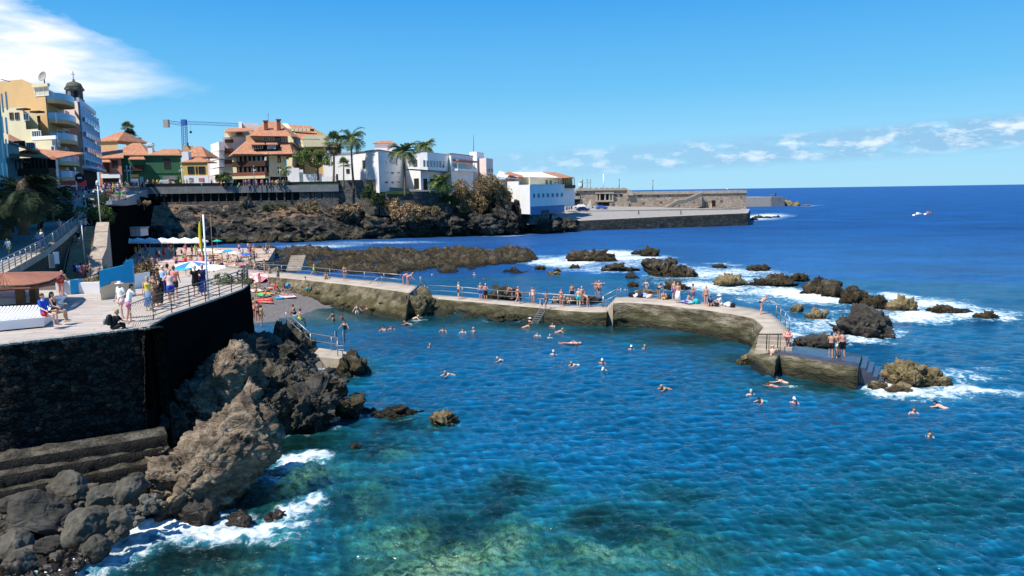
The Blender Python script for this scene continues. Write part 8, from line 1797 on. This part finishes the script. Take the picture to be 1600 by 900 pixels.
# low rubble wall behind the sunshade
w_ = strip('low_rubble_wall', [T(-80, 463), T(0, 456.5), T(52, 451.5)], [T(-80, 459), T(0, 453), T(52, 449)], TZ, M['oliverock'], M['oliverock'], nu=60, nv=4, disp=.12, batter=0)
for v_ in w_.data.vertices: v_.co.z += .55 if v_.co.z > TZ - .01 and v_.index >= 60 and v_.index < 300 else 0
tag(w_, 'low wall of round dark stones behind the loungers', 'wall')
# white low walls and planter, cyan wall
def lowwall(pts, h, w, mat, label, name='low_wall', z=TZ):
 o = empty(name, pts[0], 0, label, 'wall')
 for i in range(len(pts) - 1):
  a, b = pts[i], pts[i + 1]; m = MB(); m.prism([(a.x, a.y), (b.x, b.y), (b.x, b.y + w), (a.x, a.y + w)], z - .3, z + h); par(m.build('wall', M[mat]), o)
 return o
lowwall([T(118, 459), T(156, 458)], .65, .3, 'white', 'white painted low wall left of the cyan wall', z=TZ); lowwall([T(208, 452), T(232, 447)], .9, .3, 'white', 'white painted low wall right of the cyan wall')
lowwall([T(88, 461), T(112, 460)], .75, .8, 'white', 'white planter box that the man in red shorts bends over', 'planter'); lowwall([T(111, 460.5), T(123, 459)], .85, .5, 'bluepaint', 'blue end piece of the white planter', 'planter_end')
cw = empty('painted_wall', T(156, 468), 0, 'freestanding wall painted cyan above a sand coloured wave', 'wall')
A_, B_ = T(158, 469), T(210, 461); th_ = Vector((-.12, .42, 0)); d = (B_ - A_)
def wallpoly(prof, mat, name, off=0.0):
 n_ = len(prof); nrm = Vector((d.y, -d.x, 0)).normalized() * off; vs = [A_ + d * u + nrm + Vector((0, 0, z)) for u, z in prof] + [A_ + d * u + th_ - nrm + Vector((0, 0, z)) for u, z in prof]
 m = MB(); m.add(vs, [tuple(range(n_)), tuple(range(2 * n_ - 1, n_ - 1, -1))] + [((i + 1) % n_, i, n_ + i, n_ + (i + 1) % n_) for i in range(n_)]); par(m.build(name, M[mat]), cw)
wallpoly([(0, .72), (.28, .82), (.32, .95), (.5, .98), (.55, .82), (1, .72), (1, 2.05), (.78, 2.0), (.74, 1.78), (0, 1.62)], 'bluepaint', 'cyan_field', 0.0)
wallpoly([(-.01, 0), (1.005, 0), (1.005, .716), (.55, .816), (.5, .976), (.32, .946), (.28, .816), (-.01, .716)], 'sandpaint', 'sand_field', .03)
# ------------------------------------------------------------ poles, lamps, flags
def pole(px, pb, pt, Y=None, z=None, r=.06, mat='white', name='pole', label='', cat='pole'):
 b = P(px, pb, Y) if Y else G(px, pb, z); tz = P(px, pt, b.y).z; o = empty(name, b, 0, label, cat); m = MB(); m.tube([(0, 0, -.3), (0, 0, tz - b.z)], [r, r * .7], 8); m.build('shaft', M[mat], o, smooth=True); return o, tz - b.z
o, h = pole(326, 470, 335, z=TZ, r=.065, name='flag_pole', label='thick pale flag pole rising behind the terrace railing', cat='flag pole')
o, h = pole(335, 436, 336, z=1.5, r=.07, mat='woodpost', name='flag_pole', label='thin brown pole right of the thick flag pole', cat='pole')
o, h = pole(320, 440, 332, z=1.5, r=.05, mat='woodpost', name='flag_pole', label='thin pole carrying the limp yellow flag', cat='flag pole')
m = MB(); pts = []
for i in range(13):
 z = h - 1.0 - i * .33; w = .10 + .30 * math.sin(PI * min(1, (i + 1) / 13)) ** .7
 pts.append([(-.02, 0, z), (-w * .5, .12 * math.sin(i * .9), z - .05), (-w, -.06, z - .12), (-w * .6, -.16, z - .1), (-w * .1, -.1, z - .03)])
v = [p for r_ in pts for p in r_]; f = [(i * 5 + k, i * 5 + (k + 1) % 5, (i + 1) * 5 + (k + 1) % 5, (i + 1) * 5 + k) for i in range(12) for k in range(5)]; m.add(v, f); q = m.build('flag', plain('yellow_flag', (.72, .62, .03), .8, .1, 3), o, smooth=True)
def lamp(px, pb, pt, Y, label, mat='white', r=.08, arms=True, group=None):
 o, h = pole(px, pb, pt, Y=Y, r=r, mat=mat, name='street_lamp', label=label, cat='street lamp');
 if group: o['group'] = group
 m = MB(); m.lathe([(.04, -.05), (.16, .05), (.2, .3), (.12, .5), (.03, .6)], (0, 0, h), 8); m.build('lamp_head', M[mat], o)
 if arms:
  for s in (-1, 1): m = MB(); m.tube([(0, 0, h - .7), (s * .5, 0, h - .55), (s * .55, 0, h - .75)], .04, 5); m.lathe([(.04, -.2), (.14, -.1), (.05, .1)], (s * .55, 0, h - .75), 8); m.build('lamp_arm', M[mat], o)
 return o
lamp(157.5, 354, 289, 97, 'tall white lamp post at the top of the staircase'); o, h = pole(134.5, 432, 352, z=3.6, r=.07, mat='steel', name='pole', label='plain grey pole in front of the staircase')
lamp(86.5, 310, 266, 135, 'double white lamp in front of the old balcony house'); lamp(121, 308, 266, 138, 'double white lamp beside the round blue sign', 'white')
b = P(124.5, 278, 137.5); m = MB(); m.lathe([(.02, -.04), (.85, -.03), (.85, .03), (.02, .04)], (0, 0, 0), 20); o = m.build('round_sign', M['black']); o.location = b; o.rotation_euler = (R(90), 0, 0); tag(o, 'round dark blue cafe sign on a pole', 'sign'); m = MB(); m.box((0, 0, .05), (.8, .3, .02)); q = m.build('white_band', M['white'], o)
lamp(200.5, 296, 262, 200, 'white lamp left of a pair before the green house'); lamp(206, 296, 262, 200, 'white lamp right of a pair before the green house'); lamp(285, 290, 262, 208, 'white lamp at the right end of the green house'); lamp(398, 290, 262, 208, 'thin lamp in front of the hotel balconies', 'steel'); lamp(438.5, 290, 262, 209, 'lamp near the right corner of the tiled hotel', 'steel')
lamp(967.5, 297, 282, 300, 'dark street lamp near the step of the pier wall', 'darksteel', .16, False); lamp(1020, 300, 283, 300, 'dark street lamp farthest out on the pier wall', 'darksteel', .16, False)
lamp(917.5, 296.5, 282, 300, 'middle lamp of three close together on the pier terrace', 'darksteel', .12, True); lamp(910.5, 296.5, 282.5, 298, 'left lamp of three close together on the pier terrace', 'darksteel', .1, True); lamp(922.5, 296.5, 282.5, 303, 'right lamp of three close together on the pier terrace', 'darksteel', .1, True)
pole(943, 296, 272, Y=295, r=.22, name='flag_pole', label='white bare flag pole on the pier terrace', cat='flag pole')
pole(886.5, 327, 304, Y=262, r=.25, name='sign_post', label='white post with a sign head at the restaurant corner', cat='sign')
# statue
b = P(908, 297, 296); o = empty('statue', b, 0, 'small dark statue on a white block on the pier terrace', 'statue'); m = MB(); m.box((0, 0, .6), (1.1, 1, 1.6)); m.build('plinth', M['darkconc'], o); m = MB(); m.box((-.4, 0, 2.2), (1.2, .9, 1.3)); m.build('white_block', M['white'], o); m = MB(); m.tube([(.3, 0, 1.4), (.35, 0, 2.4), (.2, 0, 2.9)], [.35, .3, .2], 8); m.tube([(.25, 0, 2.7), (-.6, 0, 3.1)], .16, 6); m.lathe([(.05, 0), (.25, .15), (.25, .35), (.05, .5)], (.4, 0, 2.9), 8); m.build('figure', M['black'], o)
# crane
b = P(288, 240, 330); o = empty('tower_crane', b, 0, 'blue tower crane with a long thin jib behind the houses', 'crane'); k_ = lambda x, y: P(x, y, 330) - b
def truss(p0, p1, w, mat, name, n_, rr=.10):
 p0, p1 = Vector(p0), Vector(p1); t_ = (p1 - p0).normalized(); s = Vector((0, 1, 0)) * (w / 2); u_ = t_.cross(Vector((0, 1, 0))).normalized() * (w / 2); m = MB()
 cs = [s + u_, s - u_, -s - u_, -s + u_]
 for c in cs: m.tube([p0 + c, p1 + c], rr, 4)
 for i in range(n_):
  a, b_ = p0.lerp(p1, i / n_), p0.lerp(p1, (i + 1) / n_)
  for j in range(4): m.tube([a + cs[j], b_ + cs[(j + 1) % 4]], rr * .6, 4)
 q = m.build(name, mat, o); return q
cb_ = plain('crane_blue', (.04, .13, .40), .5, .1, 1)
truss(k_(289.5, 246), k_(287.5, 190), 1.7, cb_, 'mast', 16, .12); truss(k_(287.5, 194), k_(262, 190.5), 1.2, cb_, 'counter_jib', 6, .08); truss(k_(287.5, 191.5), k_(392, 196), 1.1, cb_, 'jib', 34, .06)
m = MB(); c = k_(260, 193); m.box(c, (2.2, 1.4, 3.2)); m.build('counterweight', M['concrete'], o); m = MB(); m.box(k_(287.5, 191), (1.9, 1.9, 2.2)); m.build('cab', cb_, o)
m = MB(); m.tube([k_(298, 194), k_(298, 206)], .04, 4); m.box(k_(298, 206.5), (.8, .5, .9)); m.build('hook', M['black'], o)
# ------------------------------------------------------------ parasols
def parasol(p, r, h, mat, label, n_=8, group=None, square=False, sag=.35, tilt=0, name='parasol', val=False):
 o = empty(name, p, 0, label, 'parasol', group); nn = 4 if square else n_; m = MB(); off = PI / 4 if square else 0
 rings = [(0, h), (.5, h - sag * .42), (1.0, h - sag)]; vs = [Vector((0, 0, h))]; seg = nn * 2
 for rr, z in rings[1:]:
  for k in range(seg):
   a = off + 2 * PI * k / seg; q = r * rr * (1.0 if k % 2 == 0 else math.cos(PI / nn) * (1.0 if square else .97)); vs.append(Vector((math.cos(a) * q, math.sin(a) * q, z + (0 if k % 2 == 0 else .03))))
 f = [(0, 1 + k, 1 + (k + 1) % seg) for k in range(seg)] + [(1 + k, 1 + seg + k, 1 + seg + (k + 1) % seg, 1 + (k + 1) % seg) for k in range(seg)]
 if val:
  for k in range(seg): vs.append(vs[1 + seg + k] + Vector((0, 0, -.22)))
  f += [(1 + seg + k, 1 + 2 * seg + k, 1 + 2 * seg + (k + 1) % seg, 1 + seg + (k + 1) % seg) for k in range(seg)]
 m.add(vs, f); cnp = m.build('canopy', mat, o); m = MB(); m.tube([(0, 0, 0), (0, 0, h + .06)], .025, 6); m.build('pole', M['white'], o)
 m = MB()
 for k in range(0, seg, 2): m.tube([vs[1 + seg + k] - Vector((0, 0, .02)), Vector((0, 0, h - .08))], .012, 4)
 m.build('ribs', M['white'], o)
 if tilt: o.rotation_euler = (tilt, 0, 0)
 return o
pr0 = None
for i in range(7):
 px = 199 + i * 18.3; p = G(px, 400.5, 1.52); p.y += .0
 if pr0 is None: pr0 = parasol(p, 2.1, 3.35, M['canvas'], 'one of seven joined white square parasols over the beach restaurant', group='white restaurant parasols', square=True, sag=.75, val=True)
 else: dup(pr0, p)
cl2 = lambda nm, a, b: (lambda f: pbr(nm, f, .8, .2))(lambda n, bs: n.mix(n.math('GREATER_THAN', n.math('SINE', n.math('MULTIPLY', n.math('ARCTAN2', n('ShaderNodeSeparateXYZ', i0=n('ShaderNodeTexCoord').outputs['Object']).outputs[1], n('ShaderNodeSeparateXYZ', i0=n('ShaderNodeTexCoord').outputs['Object']).outputs[0]), 4.0)), 0.0), a, b))
for (px, py, z, r, h, mt, lb, tl) in [(303, 438, 3.0, 1.9, 2.1, cl2('blue_white_canvas', (.05, .22, .62), (.75, .80, .85)), 'blue and white parasol right behind the terrace railing', .12), (329, 444, 3.2, 1.7, 2.0, M['canvas'], 'plain white parasol behind the thick flag pole', .1), (292, 440, 2.6, 1.6, 1.9, cl2('turquoise_canvas', (.02, .35, .50), (.03, .42, .58)), 'turquoise parasol left of the blue and white one', .1),
                                     (403, 452, .7, 1.5, 1.9, cl2('pink_canvas', (.80, .22, .26), (.82, .55, .52)), 'pink and white beach umbrella on the pebble beach', .35), (357, 409, 1.5, 1.1, 2.0, cl2('cyan_canvas', (.0, .33, .75), (.02, .38, .80)), 'bright cyan parasol in the sunbathing crowd', 0), (347, 409, 1.5, 1.3, 1.9, M['canvas'], 'white parasol left of the bright cyan one', 0), (366, 410, 1.5, 1.2, 1.8, cl2('lilac_canvas', (.55, .50, .75), (.78, .76, .82)), 'lilac white parasol right of the bright cyan one', 0), (386, 412, 1.6, .9, 1.7, cl2('blue_canvas', (.02, .12, .6), (.03, .15, .65)), 'small blue parasol beside the paddling pool', 0), (333, 406, 1.5, 1.2, 1.8, cl2('orange_canvas', (.80, .45, .15), (.80, .70, .50)), 'orange and cream parasol right of the flag poles', 0), (322, 408, 1.5, 1.3, 2.1, M['canvas'], 'white square topped parasol at the foot of the flag poles', 0), (340, 392, 1.5, 1.0, 2.2, cl2('green_canvas', (.02, .38, .30), (.03, .42, .34)), 'green folded looking parasol at the water edge of the plaza', 0),
                                     (77, 306, 12, 0, 0, None, '', 0)]:
 if mt is None: continue
 parasol(G(px, py, z), r, h, mt, lb, tilt=tl, name='parasol')
for (x0, x1, py, Y, mt, lb) in ((66, 80, 292, 132, 'salmon', 'red street parasol at the left of the cafe'), (80, 95, 291.5, 134, 'yellow', 'yellow cream street parasol between two red ones'), (92, 121, 289.5, 138, 'red', 'long red awning with white edge at the street cafe')):
 c = P((x0 + x1) / 2, py, Y); r = (x1 - x0) / 2 * Y / F
 if mt == 'red':
  m = MB(); m.prism([(c.x - r, c.y), (c.x + r, c.y), (c.x + r, c.y + 3), (c.x - r, c.y + 3)], c.z - .05, [c.z + .1, c.z + .1, c.z + .9, c.z + .9]); o = m.build('street_awning', cloth('red')); tag(o, lb, 'awning'); m = MB(); m.box((c.x, c.y - .03, c.z - .12), (2 * r, .05, .3)); q = m.build('valance', M['white']); q.parent = o
 else: parasol(P((x0 + x1) / 2, 311, Y), r, c.z - P(x0, 311, Y).z + .3, cloth(mt), lb, square=True, sag=.6)
# towels, floats, bags
def towel(px, py, z, w, l, rz, c, label, name='beach_towel'):
 nx, ny = 10, 16; X, Y = np.meshgrid(np.linspace(-w / 2, w / 2, nx), np.linspace(-l / 2, l / 2, ny), indexing='ij'); Z = .02 + .02 * fbm(np.stack([X * 3 + px, Y * 3, X * 0], -1), 2, 5)
 o = mesh_np(name, np.stack([X, Y, Z], -1).reshape(-1, 3), grid_faces(nx, ny), cloth(c), smooth=True); o.location = (onbeach(px, py) if 398 < px < 500 else G(px, py, z)) + Vector((0, 0, .09)); o.rotation_euler = (R(3), 0, rz); tag(o, label, 'towel')
for a in [(413, 470.5, .95, 1.6, 2.2, .3, 'red', 'bright red towel under a sunbather'), (409, 461, 1.15, 1.2, 2.0, .8, 'green', 'green towel left of the sunbather in orange'), (417, 459.5, 1.2, 1.0, 1.6, .9, 'orange', 'orange towel next to the green one'), (412, 463, 1.1, 1.1, 1.3, 1.1, 'turquoise', 'pale turquoise towel before the green one'), (449, 464, .9, 1.6, 1.8, .5, 'palepink', 'pale pink towel under the sunbather in the middle of the beach'), (482, 455.5, 1.0, .9, 1.8, .4, 'turquoise', 'turquoise towel on the right half of the pebble beach'), (437, 466.5, .85, .8, 1.0, .2, 'cyan', 'small cyan mat on the pebbles'), (451, 446, 1.6, 1.2, 1.0, .6, 'lightblue', 'light blue towel at the top of the beach'), (400, 455, 1.4, 1.2, 1.8, .6, 'palepink', 'pale towel in the shade of the pink umbrella'), (1076, 472.5, 2.05, 1.4, 1.7, .5, 'lightblue', 'pale blue towel on the raised walkway'),
          (248, 408, 1.55, 3.2, 6, 1.4, 'palepink', 'large faded pink mat marked on the plaza'), (300, 408, 1.55, 2.2, 6, 1.5, 'pink', 'large pink mat in front of the flag poles')]: towel(*a)
m = MB(); p = G(490, 453, 1.1); m.lathe([(.38, 0), (.36, .03), (.16, .05), (.15, .16), (.04, .2)], p, 14); o = m.build('straw_hat', M['white'], smooth=True); tag(o, 'white sun hat lying on the turquoise towel', 'hat')
def bag(px, py, z, s, c, label):
 s *= .62
 o = rock('beach_bag', G(px, py, z) + Vector((0, 0, s * .4)), (s * .6, s * .45, s * .5), cloth(c), label, None, 3, seed=int(px * 7) % 97, rough=.25, jag=.1, cuts=3, cat='bag'); ROCKS.pop()
for a in [(987, 464, 2.0, .8, 'black', 'dark bag at the left end of the heap on the raised walkway'), (994, 464.5, 2.0, .7, 'white', 'white bag in the heap on the raised walkway'), (1001, 465, 2.0, .8, 'navy', 'navy bag in the middle of the heap on the raised walkway'), (1008, 465, 2.0, .8, 'lightblue', 'pale blue bag in the heap on the raised walkway'), (1015, 466, 2.0, .7, 'palepink', 'pale pink bag at the right of the heap'), (1045, 467, 2.0, .7, 'black', 'black bag behind the person in yellow'), (1088, 475, 2.0, .8, 'turquoise', 'turquoise bag on the raised walkway'), (1071, 474.5, 2.0, .6, 'purple', 'purple bag beside the person on the pale blue towel'), (1137, 479.5, 2.0, .8, 'white', 'white bag right of the person in white'), (1144, 480.5, 2.0, .7, 'black', 'black bag right of the white bag'), (1120, 479, 2.0, .6, 'black', 'small black bag between the seated pair'), (346, 417, 1.52, 1.0, 'black', 'black bag beside the person in blue shorts'), (450, 448, 1.6, .7, 'cyan', 'cyan inflatable on the beach below the path')]: bag(*a)
# swim ring
bm = bmesh.new(); o = None
vs = []; nU, nV = 24, 10
for i in range(nU):
 for j in range(nV):
  a, b = 2 * PI * i / nU, 2 * PI * j / nV; vs.append(((.26 + .08 * math.cos(b)) * math.cos(a), (.26 + .08 * math.cos(b)) * math.sin(a), .08 * math.sin(b)))
fs = [(i * nV + j, ((i + 1) % nU) * nV + j, ((i + 1) % nU) * nV + (j + 1) % nV, i * nV + (j + 1) % nV) for i in range(nU) for j in range(nV)]
bm.free(); me = bpy.data.meshes.new('swim_ring'); me.from_pydata(vs, [], fs); o = link('swim_ring', me, cloth('salmon'), smooth=True); p = G(1230, 547, 1.18); o.location = p + Vector((0, -.02, 1.02)); o.rotation_euler = (R(12), 0, 0); tag(o, 'salmon pink swim ring round the girl at the platform steps', 'swim ring')
# ------------------------------------------------------------ cars, boats
def car(p, rz, col, label, L=4.2, group=None, van=False):
 o = empty('parked_car', p, rz, label, 'car', group); W_ = 1.75; m = MB()
 prof = [(-L / 2, .35), (-L / 2, .85), (-L * .42, .98), (-L * .30, 1.42), (L * .08, 1.46), (L * .24, 1.0), (L * .44, .88), (L / 2, .68), (L / 2, .35)]
 n_ = len(prof); vs = []
 for s, ins in ((-1, 0), (1, 0)):
  for x, z in prof: vs.append((x, s * (W_ / 2 - (.14 if z > 1.1 else 0)), z))
 m.add(vs, [tuple(range(n_))[::-1], tuple(range(n_, 2 * n_))] + [(i, (i + 1) % n_, n_ + (i + 1) % n_, n_ + i) for i in range(n_)][::1]); bmat = plain(col[0], col[1], .3, .03, 1, spec=.6); m.build('body', bmat, o)
 for s in (-1, 1):
  m = MB(); q = [(-L * .38, 1.02), (-L * .28, 1.36), (L * .06, 1.39), (L * .19, 1.02)]; y = s * (W_ / 2 - .04); m.add([(x, y + (0 if z < 1.1 else -s * .06), z) for x, z in q] + [(x, y - s * .05, z) for x, z in q], [(0, 1, 2, 3), (7, 6, 5, 4), (0, 4, 5, 1), (1, 5, 6, 2), (2, 6, 7, 3)]); m.build('side_window', M['glass'], o)
  for x in (-L * .3, L * .32):
   w = empty('wheel', (x, s * (W_ / 2 - .06), .32)); w.parent = o; m = MB(); m.tube([(0, -.11, 0), (0, .11, 0)], .32, 16); m.build('tyre', M['black'], w); m = MB(); m.tube([(0, -.12, 0), (0, .12, 0)], .19, 12); m.build('rim', M['steel'], w)
 m = MB(); m.add([(L * .245, -W_ / 2 + .15, 1.02), (L * .245, W_ / 2 - .15, 1.02), (L * .095, W_ / 2 - .22, 1.44), (L * .095, -W_ / 2 + .22, 1.44)], [(0, 1, 2, 3)]); m.build('windscreen', M['glass'], o)
 for s in (-1, 1): m = MB(); m.box((L / 2 - .02, s * .62, .72), (.12, .34, .16)); m.build('headlight', M['white'], o)
 return o
car(P(906, 325.5, 268), R(165), ('white_car_paint', (.75, .75, .76)), 'white car parked in front of the restaurant on the quay'); car(P(911, 330, 256), R(8), ('dark_blue_car_paint', (.02, .04, .18)), 'dark blue car parked in front of the white one'); car(P(940, 327, 276), R(10), ('bright_blue_car_paint', (.05, .13, .50)), 'bright blue and silver car parked right of the stone wedge')
car(P(261, 288.7, 211), R(5), ('silver_car_paint', (.45, .50, .55)), 'silver car in front of the green house')
for k, (px, py) in enumerate(((886, 328), (889.5, 327.5), (893, 327))):
 b = P(px, py, 262); o = empty('motorcycle', b, R(60 + k * 20), 'parked motorcycle, %s of three beside the sign post' % ('left', 'middle', 'right')[k], 'motorcycle')
 for x in (-.65, .65): m = MB(); m.tube([(x, -.06, .32), (x, .06, .32)], .32, 12); m.build('wheel', M['black'], o)
 m = MB(); m.tube([(-.6, 0, .4), (-.2, 0, .75), (.4, 0, .8), (.65, 0, .4)], .13, 6); m.tube([(.4, 0, .8), (.5, 0, 1.1)], .04, 5); m.build('frame', M['black'] if k else M['steel'], o); m = MB(); m.tube([(.45, -.3, 1.1), (.45, .3, 1.1)], .03, 5); m.build('handlebar', M['steel'], o); m = MB(); m.box((-.25, 0, .88), (.7, .28, .12)); m.build('seat', M['black'], o)
for k, (px, py) in enumerate(((1434, 337), (1450, 335.3))):
 b = G(px, py, 0); o = empty('small_boat', b, R(20), ('left' if k == 0 else 'right') + ' tiny white boat far out on the open sea', 'boat'); L = 2.2 if k == 0 else 1.7
 m = MB(); n_ = 9; vs = []
 for i in range(n_):
  t_ = i / (n_ - 1); x = (t_ - .5) * 2 * L; w = .8 * (1 - max(0, (t_ - .35) / .65) ** 2.2) * (.85 + .15 * min(1, t_ * 4)) + .02; sh_ = .55 + .3 * t_ ** 2
  vs += [(x, -w, sh_), (x, -w * .7, -.15), (x, w * .7, -.15), (x, w, sh_), (x, w * .85, sh_ - .02), (x, w * .5, .1), (x, -w * .5, .1), (x, -w * .85, sh_ - .02)]
 m.add(vs, [(i * 8 + k2, i * 8 + (k2 + 1) % 8, (i + 1) * 8 + (k2 + 1) % 8, (i + 1) * 8 + k2) for i in range(n_ - 1) for k2 in range(8)] + [(7, 6, 5, 4, 3, 2, 1, 0)]); m.build('hull', M['white'], o); m = MB(); m.box((.2, 0, .95), (1.1, 1.0, .8)); m.build('wheelhouse', M['white'] if k == 0 else M['salmonroof'] if 'salmonroof' in M else M['redwall'], o); m = MB(); m.tube([(0, 0, 1.2), (0, 0, 2.4)], .05, 5); m.build('mast', M['darksteel'], o)
# information boards on the ramp wall
for k, (px, py, w, h) in enumerate(((88, 403, .45, 1.1), (81, 408, .4, 1.2))):
 Y = 80 + k * -2; b = P(px, py, Y - 6); o = empty('notice_board', b, R(55), ('white', 'pale stained')[k] + ' notice board fixed to the ramp wall', 'sign'); m = MB(); m.box((0, 0, 0), (w, .06, h)); m.build('panel', M['white' if k == 0 else 'concrete'], o); m = MB(); m.box((0, .03, 0), (w + .1, .04, h + .1)); m.build('frame', M['steel'], o)
